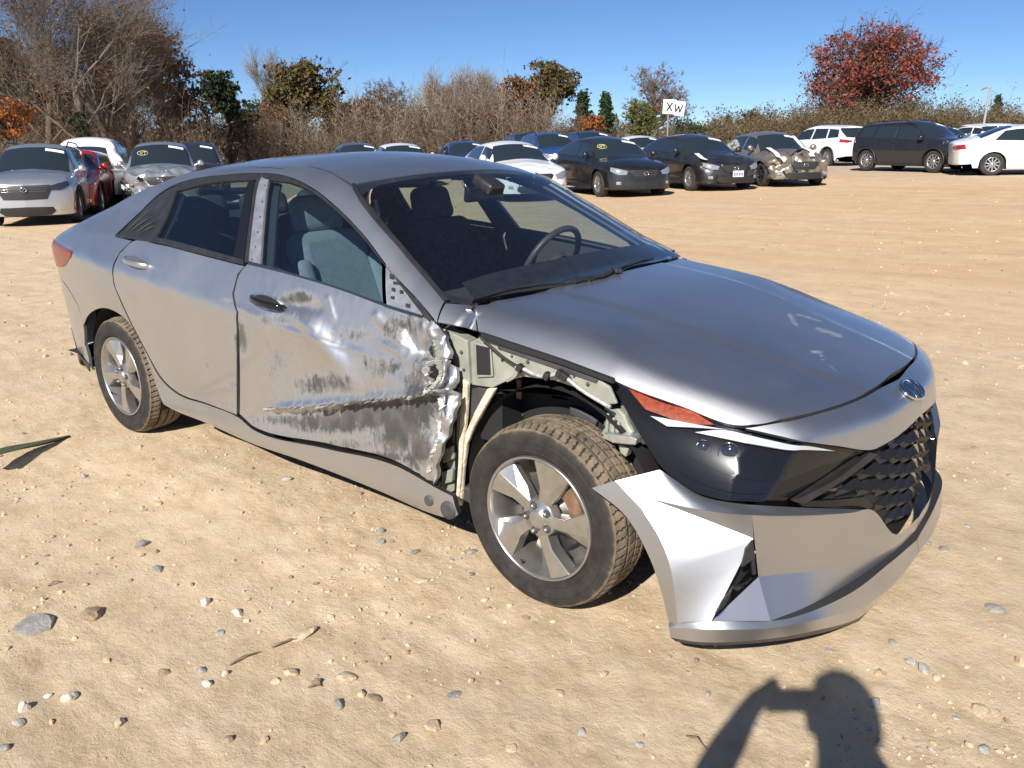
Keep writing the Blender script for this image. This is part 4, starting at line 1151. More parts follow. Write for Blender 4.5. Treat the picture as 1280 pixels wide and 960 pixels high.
# lamp housings and lenses
M['projector'] = simple('projector_glass', (.03, .04, .06), .05, .2, 1.0)
hl_back = [(763,475.5),(772,477.5),(850,509.5),(928,534),(990,550.5),(1044,559),(1089,564.5),(1050,590),(990,630),(948,628),(905,625),(865,614),(827,586),(800,545),(778,505)]
hl_lens = [(783,483.5),(850,510.5),(928,535),(990,551.5),(1048,561),(1084,565),(1030,583),(973,604),(966,624),(919,622),(877,611),(848,587),(832,557),(808,524),(790,499)]
for mm in (False, True):
    hb = put('headlamp', panel(hl_back, 'front', .02, thick=.03, shift=-.030, corner=25), M['black_gloss'], car, mirror=mm)
    put('lens', panel(hl_lens, 'front', .02, thick=.0, shift=-.006, corner=25), M['glass_lens'], hb, mirror=mm)
    put('amber_reflector', panel([(785,484),(830,502),(866,513),(893,529),(860,528),(828,518),(806,510)], 'front', .015, thick=.01, shift=-.014, corner=25), M['amber'], hb, mirror=mm)
    put('light_guide', panel([(812,518.5),(828,521),(870,529),(911,535.5),(870,533),(833,531.5)], 'front', .012, thick=.008, shift=-.013, corner=25), M['drl'], hb, mirror=mm)
    put('light_guide', panel([(868,539),(905,536),(960,548),(1010,558),(1048,564.5),(1000,563),(930,552)], 'front', .012, thick=.008, shift=-.012, corner=25), M['drl'], hb, mirror=mm)
    put('bezel', panel([(836,541),(866,540),(925,552),(985,566),(1035,572),(972,599),(930,598),(890,585),(855,568)], 'front', .02, thick=.02, shift=-.026, corner=25), M['black_gloss'], hb, mirror=mm)
    put('bezel', panel([(850,590),(880,606),(930,617),(962,617),(966,604),(930,603),(885,592),(858,577)], 'front', .02, thick=.02, shift=-.022, corner=25), M['black_gloss'], hb, mirror=mm)
    for (a, b, rr, dep) in ((911,563,.030,.020), (878,556,.022,.024)):
        c, _ = to3d((a, b)); n = BODY.normal(c[None])[0]; q = Vector(c)-Vector(n)*.034
        if mm: q.y = -q.y; n = n*np.array([1, -1, 1])
        mb = MB(); mb.lathe([(0, rr*.84), (.006, rr*.80), (.011, rr*.55), (.013, 0)], 28, 'z'); mb.lathe([(-.004, rr*1.04), (.012, rr*1.04), (.013, rr*.97), (.004, rr*.86)], 28, 'z', mi=1)
        o = mb.build('projector', [M['projector'], M['chrome_dark']], hb); o.matrix_local = Matrix.Translation(q) @ Vector((n[0], n[1], n[2]*.3)).to_track_quat('Z', 'Y').to_matrix().to_4x4()
# bumper cover in facets
C0 = lambda z, off=0.0: ('p', .9, -.001, z, off)
A_ = (740,610,.022); B_ = (769,601,.034); C_ = (825,587,.022); D_ = (877,620,.010); E_ = (919,629,.000); F_ = (957,632,-.004); G_ = (1090,637.5,.004); H_ = (1119,668,.006)
I_ = (782,645,.028); J_ = (811,695,.042); K_ = (827,741,.042); L_ = (836,778,.048)
b1 = (802,637,.040); b2 = (823,670,.050); b3 = (838,710,.053); b4 = (847,779,.058)
M_ = (815,624,.040); m1 = (886,639,.050); m2 = (940,644,.046); m3 = (1060,641.5,.022)
N_ = (942,673,.024); O_ = (948,721,.006); Q_ = (889,777,.056); P_ = (963,776,.062); R_ = (1040,710,.012); S_ = (1121,682,.004)
s1 = (1119,688,-.002); s2 = (1011,757,.046); t1 = (1112,704,.020); t2 = (1057,745,.058); t3 = (990,772,.064)
CA, CB, CC, CD, CE, CT = ('p',.9,-.001,.235,.004), ('p',.9,-.001,.215,.002), ('p',.9,-.001,.180,.010), ('p',.9,-.001,.140,.026), ('p',.9,-.001,.100,.016), ('p',.9,-.001,.262,.006)
l1 = (836,784,.062); l2 = (890,787,.068); l3 = (963,785,.076); l4 = (1023,774,.078); l5 = (1080,757,.060)
k1 = (838,797,.054); k2 = (873,802.5,.060); k3 = (948,800,.062); k4 = (1023,787.5,.066); k5 = (1080,768,.044)
facets = [loft([A_,I_,J_,K_,L_], [B_,b1,b2,b3,b4]), loft([B_,C_,D_,E_,F_,G_], [b1,M_,m1,m2,m3,G_], 60), loft([M_,m1,m2], [M_,N_]), loft([m2,m3,G_,H_,CT], [O_,R_,S_,CA], 60, 9),
          loft([b1,b2,b3,b4], [M_,N_,Q_], 50, 12), loft([O_,P_], [O_,Q_]), loft([O_,R_,S_,CA], [P_,s2,s1,CB], 60)]
lipA = [L_,b4,Q_,P_,t3,t2,t1,CC]; lipB = [l1,l2,l3,l4,l5,('p',.9,-.22,.132,.034),CD]; lipC = [k1,k2,k3,k4,k5,('p',.9,-.22,.096,.022),CE]
facets += [loft(lipA, lipB, 80, 6), loft(lipB, lipC, 80, 5)]
insert_f = loft([P_,s2,s1,CB], [P_,t3,t2,t1,CC], 60, 6)
k_in = [(845,802,.040),(872,806,.045),(945,804,.050),(1020,793,.050),(1075,776,.030),('p',.9,-.22,.075,.008),('p',.88,-.001,.08,.002)]
lip_f = loft(lipC, k_in, 60, 4)
for mm in (False, True):
    bp = put('front_bumper', facets, M['silver'], car, mirror=mm)
    if not mm: bp['label'] = 'loose silver bumper end pulled away from the wheel'
    put('bumper_insert', insert_f, M['black_matt'], bp, mirror=mm)
    put('lower_lip', lip_f, M['black_trim'], bp, mirror=mm)
    put('side_vent', panel([N_,O_,Q_], 'front', .012, thick=0, smooth=False, shift=-.045), M['black_matt'], bp, mirror=mm)
    for vf in ([(943,677,.038),(947,700,.035),(930,712,.06),(935,690,.045)], [(918,738,.075),(936,733,.045),(946,724,.03),(924,742,.07)], [(944,678,.038),(948,720,.030),(944,722,.03),(940,690,.035)], [(905,755,.10),(918,738,.08),(913,752,.08),(896,772,.115)]):
        put('vent_blade', panel(vf, 'front', .012, thick=.01, smooth=False, shift=-.012), M['black_trim'], bp, mirror=mm)
# strip of black trim above the bumper, beside the grille
for mm in (False, True):
    put('grille_trim', panel([(992,627),(1040,604),(1089,566),(1100,568),(1050,605),(1006,631)], 'front', .02, thick=.012, shift=-.004, smooth=False), M['black_trim'], car, mirror=mm)
    put('grille_trim', panel([(1003,628),(1085,622),(1094,632),(1088,638),(1005,634)], 'front', .02, thick=.012, shift=-.008, smooth=False), M['black_gloss'], car, mirror=mm)
# emblem on the nose
c, _ = to3d((1139,488)); n = Vector(BODY.normal(c[None])[0]); t = Vector((0, 1, 0)); t = (t-n*t.dot(n)).normalized(); u = n.cross(t)
if u.z < 0: u = -u
EM = Matrix(((t.x, u.x, n.x, c[0]), (t.y, u.y, n.y, c[1]), (t.z, u.z, n.z, c[2]), (0, 0, 0, 1)))
mb = MB(); a_, b_ = .060, .038
mb.tube([(a_*math.cos(k), b_*math.sin(k), .006) for k in np.linspace(0, 2*math.pi, 49)], .0052, 8, cap=False)
em = mb.build('emblem', M['chrome'], car); em.matrix_local = EM
mb = MB()
for sx in (-1, 1):
    mb.tube([(sx*.020-.014, -.031, .006), (sx*.024-.004, -.012, .010), (sx*.024+.004, .012, .010), (sx*.020+.014, .031, .006)], [.005, .0075, .0075, .005], 8)
mb.tube([(-.022, -.010, .008), (-.006, -.003, .011), (.006, .003, .011), (.022, .010, .008)], [.006, .005, .005, .006], 8)
mb.build('letter_mark', M['chrome'], em)
mb = MB(); V = [(0, 0, .003)]+[(a_*math.cos(k), b_*math.sin(k), .001) for k in np.linspace(0, 2*math.pi, 37)[:-1]]
mb.add(V, [(0, i+1, (i+1) % 36+1) for i in range(36)], True); mb.build('emblem_back', simple('blue_grey_emblem_back', (.10, .13, .18), .2, .6, .5), em)

# ---- wheels
TR = .306
def tread_cut(h, an):
    """0..1 groove depth"""
    g = 0.0
    for gc in (.060, .100, .140):
        if abs(h-gc) < .0042: g = 1.0
    s = an*TR/.030 + 9*abs(h-.1) + (0.3 if h > .1 else 0)
    if (h < .052 or h > .148) and (s % 1.0) < .20: g = max(g, .75)
    if .066 < h < .094 and ((s*1.0+.4) % 1.0) < .17: g = max(g, .45)
    if .106 < h < .134 and ((s*1.0+.1) % 1.0) < .17: g = max(g, .45)
    return g
def make_tyre_mesh():
    hs = [(.014,.206),(.005,.214),(-.001,.225),(-.0030,.2285),(-.0012,.2305),(-.004,.240),(-.005,.258),(-.0060,.262),(-.0035,.2650),(-.003,.274),(.002,.287),(.009,.2955)]
    tr = list(np.arange(.016, .1851, .0042))
    prof = hs + [(float(h), TR - .010*max(0, abs(h-.1)-.055)/.03*(1 if abs(h-.1) < .085 else 1)) for h in tr] + [(.191,.2955),(.198,.287),(.203,.27),(.204,.245),(.2,.222),(.188,.206)]
    n = 440
    V = []; A = []
    for k in range(n):
        an = 2*math.pi*k/n
        for i, (h, r) in enumerate(prof):
            g = tread_cut(h, an) if len(hs) <= i < len(hs)+len(tr) else 0
            if i in (2, 3) and False: pass
            V.append(((r-.007*g)*math.cos(an), h, (r-.007*g)*math.sin(an)))
            A.append((1-g) if len(hs)-1 <= i < len(hs)+len(tr)+1 else (0.0 if i not in (10, 11) else .3))
    p = len(prof); F = []
    for k in range(n):
        a, b = k*p, ((k+1) % n)*p
        for j in range(p-1): F.append((a+j, a+j+1, b+j+1, b+j))
    me = bpy.data.meshes.new('tyre'); me.from_pydata(V, [], F); me.update()
    me.polygons.foreach_set('use_smooth', [True]*len(F)); me.set_sharp_from_angle(angle=math.radians(35))
    at = me.attributes.new('tread', 'FLOAT', 'POINT'); at.data.foreach_set('value', np.array(A, np.float32))
    me.materials.append(M['tyre'])
    return me
def make_wheel(parent):
    w = empty('wheel'); w.parent = parent
    o = bpy.data.objects.new('tyre', make_tyre_mesh()); COL.objects.link(o); o.parent = w; recalc(o)
    mb = MB(); mb.lathe([(.016,.208),(.004,.2085),(.000,.205),(.001,.201),(.008,.198),(.022,.195),(.045,.188),(.09,.180),(.185,.188)], 96, 'y')
    rim = mb.build('rim', M['alloy'], w); recalc(rim)
    mb = MB()
    def pt(r, a, y): return Vector((r*math.cos(a), y, r*math.sin(a)))
    for k in range(5):
        a = math.radians(74+72*k)
        inL, inR = pt(.052, a-.42, .014), pt(.052, a+.30, .014)
        mdL, mdR = pt(.110, a-.16, .010), pt(.110, a+.20, .010)
        ouM, ouR = pt(.1975, a-.05, .006), pt(.1975, a+.34, .008)
        ouL, mL = pt(.196, a-.34, .032), pt(.105, a-.40, .034)
        back = lambda v, d=.045: Vector((v.x*1.0, v.y+d, v.z*1.0))
        V = [inL, inR, mdL, mdR, ouM, ouR, ouL, mL]
        V += [back(inL, .04), back(inR, .04), back(mdR), back(ouR), back(ouL, .02), back(mL, .02), pt(.1975, a+.15, .0055)]
        mb.add(V, [(0, 1, 3, 2), (2, 3, 5, 14, 4), (0, 2, 7), (2, 4, 6, 7), (1, 9, 10, 3), (3, 10, 11, 5), (0, 7, 13, 8), (7, 6, 12, 13)], False)
    sp = mb.build('spokes', M['alloy'], rim)
    bevelled(sp, .0025, 2, 12)
    mb = MB(); mb.lathe([(.05,.066),(.016,.064),(.012,.058),(.012,.034),(.004,.031),(.001,.026),(-.001,0)], 40, 'y')
    hub = mb.build('hub', M['alloy'], rim); recalc(hub)
    for k in range(5):
        a = math.radians(38+72*k)
        mb = MB(); mb.lathe([(.014,.0135),(.009,.0135),(.008,.011),(.020,.0105),(.020,.0)], 16, 'y', (.045*math.cos(a), -.001, .045*math.sin(a)))
        recalc(mb.build('nut_recess', M['dark_grey'], rim))
        mb = MB(); mb.lathe([(.014,.0085),(.001,.0085),(-.004,.006),(-.005,0)], 6, 'y', (.045*math.cos(a), 0, .045*math.sin(a)))
        recalc(mb.build('wheel_nut', M['steel'], rim))
    mb = MB(); mb.lathe([(.075,.0),(.075,.055),(.085,.06),(.085,.128),(.095,.128)], 48, 'y'); mb.lathe([(.13,0),(.13,.19)], 40, 'y')
    d = mb.build('brake_disc', M['steel'], w)
    mb = MB(); 
    for i in range(7):
        a = math.radians(-8+9*i); 
        mb.box(pt(.118, a, .082), (.05, .05, .024), Matrix.Rotation(-a, 3, 'Y'))
    cl = mb.build('caliper', M['rust'], w)
    mb = MB(); mb.tube([pt(.19, math.radians(250), .012), pt(.172, math.radians(250), .0), pt(.166, math.radians(250), -.006)], [.004, .0035, .003], 8); mb.build('valve', M['black_matt'], rim)
    return w
W0 = make_wheel(car); W0.location = (0, -.866, TR)
W1 = copy_tree(W0, car); W1.location = (-2.72, -.892, TR); W1.rotation_euler = (0, math.radians(31), 0)
for xx in (0, -2.72):
    W2 = copy_tree(W0, car); W2.location = (xx, .88, TR); W2.rotation_euler = (0, math.radians(50), math.pi)
# ---- under body, wheel wells
mb = MB()
pf = [(.75,.20),(.60,.20),(.42,.66),(-.40,.66),(-.42,.21),(-2.28,.21),(-2.34,.68),(-3.10,.68),(-3.14,.30),(-3.58,.30)]
mb2 = [(x, -.80 if x < .3 else -.50, z) for x, z in pf]; mb3 = [(x, .80 if x < .3 else .50, z) for x, z in pf]
for i in range(len(pf)-1): mb.add([mb2[i], mb2[i+1], mb3[i+1], mb3[i]], [(0, 1, 2, 3)])
mb.build('underbody', M['black_matt'], car)  # plain black slab, put in to block light and shade the ground
for xx, yy, sg in ((-2.72, -.86, 1), (-2.72, .86, -1), (0, .86, -1)):
    mb = MB(); mb.lathe([(0, .352), (sg*.30, .352), (sg*.30, 0.0)], 40, 'y', (xx, yy, .33), a0=math.radians(-25), a1=math.radians(205))
    mb.build('wheel_liner', M['black_matt'], car)
mb = MB(); mb.lathe([(.03, .375), (.36, .375), (.36, .0)], 40, 'y', (0, -.80, .34), a0=math.radians(20), a1=math.radians(188)); mb.build('wheel_liner', M['black_matt'], car)
# suspension strut and arm seen in the open wheel well
mb = MB(); mb.tube([(-.03,-.60,.30),(-.06,-.52,.78)], .03, 12); mb.tube([(-.045,-.56,.52),(-.065,-.52,.80)], .055, 14); mb.build('strut', M['black_trim'], car)
# ---- structure laid bare by the missing fender
def plate(name, pts, y, mat, th=.012, bev=.004, parent=car):
    P = [on_plane(a, b, 1, y if not hasattr(y, '__call__') else y(a, b)) for a, b in pts]
    mb = MB(); mb.prism([Vector(p) for p in P], (0, th, 0))
    o = mb.build(name, mat, parent); recalc(o); bevelled(o, bev)
    return o
apron = plate('apron', [(601,421),(649,437),(700,455),(747,473),(762,484),(771,505),(758,506),(733,490),(694,476),(654,471),(632,477),(615,485),(587,481),(584,429)], -.775, M['primer'])
plate('apron_flange', [(622,429),(680,450),(747,474),(745,479),(680,456),(622,436)], -.782, M['dark_grey'], .006, .002, apron)
plate('apron_flange', [(601,417),(640,430),(700,450),(764,474),(766,480),(700,456),(640,437),(600,424)], -.790, M['black_matt'], .02, .002, apron)
hinge = plate('hinge_pillar', [(548,408),(584,426),(587,481),(577,476),(573,540),(567,614),(553,622),(546,614),(559,560),(568,490),(563,448)], -.790, M['primer'], .05)
plate('pillar_recess', [(592,428),(613,433),(616,471),(596,472)], -.785, M['primer'], .006, .003, apron)
plate('pillar_opening_dark', [(594.5,431),(611.5,435),(613,469),(596,468.5)], -.788, M['black_matt'], .004, .002, apron)  # black plate standing in for the shade inside the opening
plate('hinge_bracket', [(551,445),(560,440),(564,470),(556,482),(549,470)], -.812, M['primer'], .02, .006, hinge)
plate('hinge_bracket', [(553,562),(565,557),(566,574),(553,580)], -.812, M['primer'], .02, .006, hinge)
plate('hinge_bracket', [(552,590),(566,586),(564,603),(552,606)], -.812, M['primer'], .02, .004, hinge)
plate('door_edge_seal', [(557,412),(566,448),(570,486),(568,522),(560,566),(551,600),(548,600),(557,560),(564,520),(566,486),(562,450),(554,415)], -.808, M['black_matt'], .01, .002, hinge)
plate('liner_strip', [(577,474),(584,479),(582,520),(578,557),(575,600),(572,628),(569,622),(572,580),(573,540),(575,500)], -.80, M['liner_cream'], .02, .006)
plate('liner_strip', [(608,486),(619,486),(604,512),(592,534),(583,556),(579,585),(575,634),(571,628),(575,580),(580,545),(592,516)], -.79, M['liner_cream'], .02, .006)
plate('liner_panel', [(584,482),(612,487),(596,515),(582,545),(583,510)], -.77, M['dark_grey'], .01, .003)
br = plate('fender_bracket', [(754,507),(764,512),(772,510),(781,520),(785,532),(795,548),(794,556),(776,556),(763,553),(752,548),(757,528)], -.74, M['primer'], .05, .006)
for (a, b) in ((758,516),(765,522),(771,527)):
    plate('bracket_rib', [(a,b),(a+3,b+1),(a+1,b+26),(a-3,b+25)], -.752, M['primer'], .012, .003, br)
plate('bracket_tab', [(757,541),(788,545),(796,549),(794,557),(764,554)], -.775, M['bare'], .05, .004, br)
plate('bracket_tab', [(772,555),(786,560),(782,572),(775,566)], -.74, M['primer'], .03, .004, br)
plate('clip', [(780,505),(790,520),(806,540),(812,556),(802,556),(788,530)], -.74, M['dark_grey'], .02, .004)
plate('clip', [(804,560),(815,570),(816,588),(806,582)], -.70, M['primer'], .02, .004)
plate('splash_guard', [(785,560),(800,556),(822,585),(815,615),(800,600),(790,580)], -.66, M['black_matt'], .02, .004)
def harness(pts, y, r, mat, name, parent=car):
    P = [Vector(on_plane(a, b, 1, y)) for a, b in pts]
    Q = []
    for i in range(len(P)-1):
        p0, p1, p2, p3 = P[max(i-1, 0)], P[i], P[i+1], P[min(i+2, len(P)-1)]
        for k in range(5):
            t = k/5; Q.append(.5*((2*p1)+(p2-p0)*t+(2*p0-5*p1+4*p2-p3)*t*t+(3*p1-p0-3*p2+p3)*t**3))
    Q.append(P[-1]); mb = MB(); mb.tube(Q, r, 8); return mb.build(name, mat, parent)
harness([(601,422),(622,441),(637,452),(649,459)], -.80, .005, M['black_trim'], 'wiring')
hw = harness([(645,459),(654,461),(671,469),(685,470),(699,467),(710,474),(725,486),(744,498),(763,509)], -.80, .0065, simple('grey_loom_tape', (.42,.42,.40), .5, .2, var=.4, vscale=60), 'wiring')
for (a, b) in ((650,460),(700,467),(706,471),(684,470)):
    c = Vector(on_plane(a, b, 1, -.805)); mb = MB(); mb.box(c, (.020,.022,.024), Matrix.Rotation(.5, 3, 'Y')); bevelled(mb.build('loom_clip', M['black_trim'], hw), .003)
harness([(649,458),(644,470),(634,476)], -.79, .006, M['bare'], 'wiring')
plate('well_bracket', [(686,493),(700,494),(715,499),(712,502),(690,499)], -.62, M['bare'], .02, .004)
plate('well_bracket', [(711,508),(722,511),(738,520),(746,527),(742,536),(724,524),(712,519)], -.64, M['dark_grey'], .03, .006)
plate('well_bracket', [(645,474),(651,474),(651,500),(645,498)], -.70, M['rust'], .01, .003)
rgw = random.Random(8)
for (a, b_, y, r) in ((607,447,-.776,.006),(628,450,-.777,.005),(660,452,-.777,.006),(700,462,-.777,.005),(735,480,-.777,.006),(577,440,-.792,.006),(580,462,-.792,.005),(572,500,-.792,.006),(569,532,-.792,.006),(563,575,-.792,.007),(560,598,-.792,.006),(640,445,-.777,.004),(718,470,-.777,.004)):
    q = on_plane(a, b_, 1, y); mb = MB(); mb.lathe([(.0, r*1.1), (-.002, r*1.1), (-.002, r*.7), (-.006, r*.65), (-.007, 0)], 6, 'y', tuple(q)); recalc(mb.build('bolt', M['dark_grey'] if rgw.random() < .6 else M['black_trim'], car))
for pts, y, r in (([(622,500),(640,492),(662,490),(690,488),(715,500)], -.60, .012), ([(700,505),(712,512),(724,508),(738,516),(750,530)], -.58, .010), ([(760,560),(770,572),(785,575),(800,590),(806,605)], -.60, .012), ([(606,500),(612,520),(610,545),(600,575)], -.66, .010), ([(640,486),(645,510),(655,520)], -.62, .008)):
    harness(pts, y, r, M['black_trim'] if rgw.random() < .7 else M['dark_grey'], 'hose')
for k in range(16):
    a, b_ = rgw.uniform(748, 800), rgw.uniform(505, 585); q = Vector(on_plane(a, b_, 1, rgw.uniform(-.72, -.60)))
    e = Matrix.Rotation(rgw.uniform(0, 3), 3, 'X') @ Matrix.Rotation(rgw.uniform(0, 3), 3, 'Y'); s_ = rgw.uniform(.012, .032)
    mb = MB(); mb.prism([q+e @ Vector((s_*rgw.uniform(.5, 1.4)*math.cos(t), s_*rgw.uniform(.4, 1)*math.sin(t), 0)) for t in (0, 1.2, 2.4, 3.6, 5)], e @ Vector((0, 0, .006))); mb.build('broken_piece', [M['primer'], M['black_trim'], M['dark_grey'], M['bare']][k % 4], car)
# sill end plugs
for (a, b, r) in ((538,625,.020),(562,637,.034)):
    c = on_plane(a, b, 1, -.872); mb = MB(); mb.lathe([(.0, r), (-.012, r*.96), (-.014, r*.6), (-.010, 0)], 20, 'y', tuple(c)); recalc(mb.build('sill_plug', M['dark_grey'], car))
# ---- light-blocking boxes under the hood, cowl, wipers
mb = MB(); mb.box((.05,0,.55), (.72,1.24,.34)); mb.box((-.30,0,.66), (.10,1.46,.40)); mb.box((.60,0,.40), (.10,.95,.36)); mb.build('bay_light_block', M['black_matt'], car)  # plain black boxes added to stop light leaking through the front end
cw = [('p',-.295,-.01,.90),('p',-.300,-.28,.90),('p',-.325,-.55,.90),('p',-.34,-.63,.9),('p',-.385,-.63,.9),('p',-.36,-.55,.9),('p',-.335,-.28,.9),('p',-.330,-.01,.9)]
put('cowl', panel(cw, 'top', .02, sym=True, thick=.02, shift=-.012), M['black_matt'], car)
def wiper(pts, name='wiper'):
    P = [Vector(to3d(p, False)[0])+Vector((.012, -.008, .016)) for p in pts]
    mb = MB(); mb.tube(P, [.010, .008, .006, .004], 8); w = mb.build(name, M['black_trim'], car)
    Bq = [p+Vector((.0, 0, -.010)) for p in P]
    return w
wiper([(588,378),(640,365),(668,361),(704,358)])
wa = wiper([(716,356),(752,349),(775,338),(806,328)])
mb = MB(); pp = [Vector(to3d(p, False)[0])+Vector((.006,-.004,.008)) for p in ((592,377),(640,368),(690,361),(742,352))]; mb.tube(pp, .006, 6); mb.build('wiper_blade', M['black_matt'], wa)
mb = MB(); pp = [Vector(to3d(p, False)[0])+Vector((.006,-.004,.010)) for p in ((735,354),(768,342),(790,332),(815,326))]; mb.tube(pp, .006, 6); mb.build('wiper_blade', M['black_matt'], wa)
mb = MB(); c = Vector(to3d((769,343), False)[0])+Vector((.006,0,.018)); mb.box(c, (.03,.06,.016), Matrix.Rotation(.9,3,'Z')); bevelled(mb.build('wiper_pivot', M['black_trim'], wa), .004)
# ---- cabin
def rbox(name, c, d, mat, parent, rot=(0,0,0), bev=.03, seg=4, taper=1.0):
    mb = MB(); mb.box((0,0,0), d, taper=taper); o = mb.build(name, mat, parent)
    o.location = c; o.rotation_euler = rot
    m = bevelled(o, bev, seg, 30); o.data.polygons.foreach_set('use_smooth', [True]*len(o.data.polygons)); o.data.set_sharp_from_angle(angle=math.radians(50))
    return o
def seat(y, cloth):
    s = rbox('seat', (-1.18, y, .47), (.54,.50,.16), cloth, car, (0,-.12,0), .05)
    bk = rbox('backrest', (-1.52, y, .78), (.15,.46,.62), cloth, car, (0,-.36,0), .06, taper=.86)
    for sg in (-1, 1):
        rbox('bolster', (-1.475, y+sg*.205, .74), (.15,.085,.46), cloth, car, (0,-.36,0), .035)
        rbox('bolster', (-1.16, y+sg*.235, .51), (.46,.08,.13), cloth, car, (0,-.12,0), .035)
    rbox('headrest', (-1.665, y, 1.145), (.10,.26,.17), cloth, car, (0,-.25,0), .04, taper=.9)
    for sg in (-1, 1):
        mb = MB(); mb.tube([(-1.64, y+sg*.06, 1.02), (-1.665, y+sg*.06, 1.10)], .007, 8); mb.build('headrest_post', M['chrome'], car)
seat(-.37, M['seat']); seat(.37, M['seat_dark'])
rbox('rear_seat', (-2.15, 0, .46), (.56,1.34,.20), M['seat_dark'], car, (0,-.1,0), .06)
rbox('rear_backrest', (-2.50, 0, .78), (.16,1.32,.62), M['seat_dark'], car, (0,-.40,0), .06)
for y in (-.38, 0, .38): rbox('headrest', (-2.62, y, 1.12), (.12,.28,.15), M['seat_dark'], car, (0,-.3,0), .05)
rbox('parcel_shelf', (-2.98, 0, 1.03), (.62,1.1,.04), M['cabin'], car, (0,.02,0), .01)
rbox('floor_pan', (-1.5, 0, .25), (2.6,1.55,.06), M['cabin'], car, (0,0,0), .01)
rbox('centre_console', (-1.15, 0, .46), (.95,.22,.36), M['cabin'], car, (0,0,0), .04)
# dashboard: shaped section swept across
mb = MB(); sec = [(-.46,.60),(-.46,.895),(-.52,.915),(-.66,.925),(-.76,.90),(-.80,.86),(-.78,.76),(-.70,.60)]
ys = np.linspace(-.74, .74, 25); V = []
for y in ys:
    hump = .035*math.exp(-((y-.37)/.18)**2)
    for (x, z) in sec: V.append((x+.06*abs(y)**2, y, z+(hump if z > .84 and x < -.6 else 0)))
n = len(sec); F = [(i*n+j, i*n+(j+1) % n, (i+1)*n+(j+1) % n, (i+1)*n+j) for i in range(24) for j in range(n)]
mb.add(V, F, True); recalc(mb.build('dashboard', M['cabin'], car, smooth_angle=40))
mb = MB(); V = [(.185*math.cos(a), .185*math.sin(a), 0) for a in np.linspace(0, 2*math.pi, 49)]
mb.tube(V, .015, 10, cap=False); mb.tube([(-.17,0,0),(-.06,0,-.03),(.06,0,-.03),(.17,0,0)], [.014,.03,.03,.014], 8); mb.tube([(0,-.17,0),(0,-.05,-.03)], .018, 8)
mb.lathe([(-.05,.07),(-.02,.075),(-.01,.06),(-.005,0)], 20, 'z'); mb.tube([(0,0,-.03),(0,.02,-.28)], .035, 10)
sw = mb.build('steering_wheel', simple('grey_black_leather', (.05,.05,.052), .45), car); sw.location = (-.88,.37,.90); sw.rotation_euler = (math.radians(62), 0, math.radians(-90))
# inner door cards, headliner
for sg in (-1, 1):
    mb = MB()
    for (x0, x1) in ((-1.50,-.46), (-2.48,-1.56)):
        z0, z1 = float(BODY.belt(np.array(x0)))-.01, float(BODY.belt(np.array(x1)))-.01
        P = [Vector((x0, sg*.775, .28)), Vector((x1, sg*.775, .28)), Vector((x1, sg*.785, z1)), Vector((x0, sg*.785, z0))]
        mb.prism(P, (0, sg*.02, 0)); c = (x0+x1)/2
        mb.box((c, sg*.735, .66), (abs(x1-x0)*.6, .08, .05))
    recalc(mb.build('door_card', M['cabin'], car))
    # pillar covers inside
put('headliner', panel([('p',-2.40,-.01,1.3),('p',-2.36,-.40,1.3),('p',-2.2,-.50,1.3),('p',-1.6,-.52,1.3),('p',-1.2,-.52,1.3),('p',-1.12,-.3,1.3),('p',-1.10,-.01,1.3)], 'cyl', .05, sym=True, thick=0, front=False, shift=-.045), M['liner'], car)
pil = [[(327,219),(345,222),(333,333),(300,328)], [(545,402),(530,384),(492,343),(453,292),(415,254),(385,232),(400,228),(440,236),(470,280),(516,330),(556,378)], [(146,293),(212,235),(222,238),(196,298)], [(178,262),(212,234),(240,224),(277,219),(325,216.5),(355,219.5),(385,232),('p',-1.35,-.56,1.36),('p',-1.6,-.555,1.36),('p',-1.95,-.53,1.36),('p',-2.4,-.49,1.33),('p',-2.75,-.55,1.22)]]
for mm in (False, True):
    for L in pil: put('pillar_cover', panel(L, 'cyl', .04, thick=.01, front=False, shift=-.035, smooth=False), M['cabin'], car, mirror=mm)
# mirror and sensor pod at the top of the screen
rbox('rear_view_mirror', (-.98, .02, 1.235), (.03,.24,.065), M['black_gloss'], car, (0,.15,0), .012)
rbox('sensor_pod', (-.955, .02, 1.275), (.12,.10,.05), M['black_trim'], car, (0,.45,0), .015)
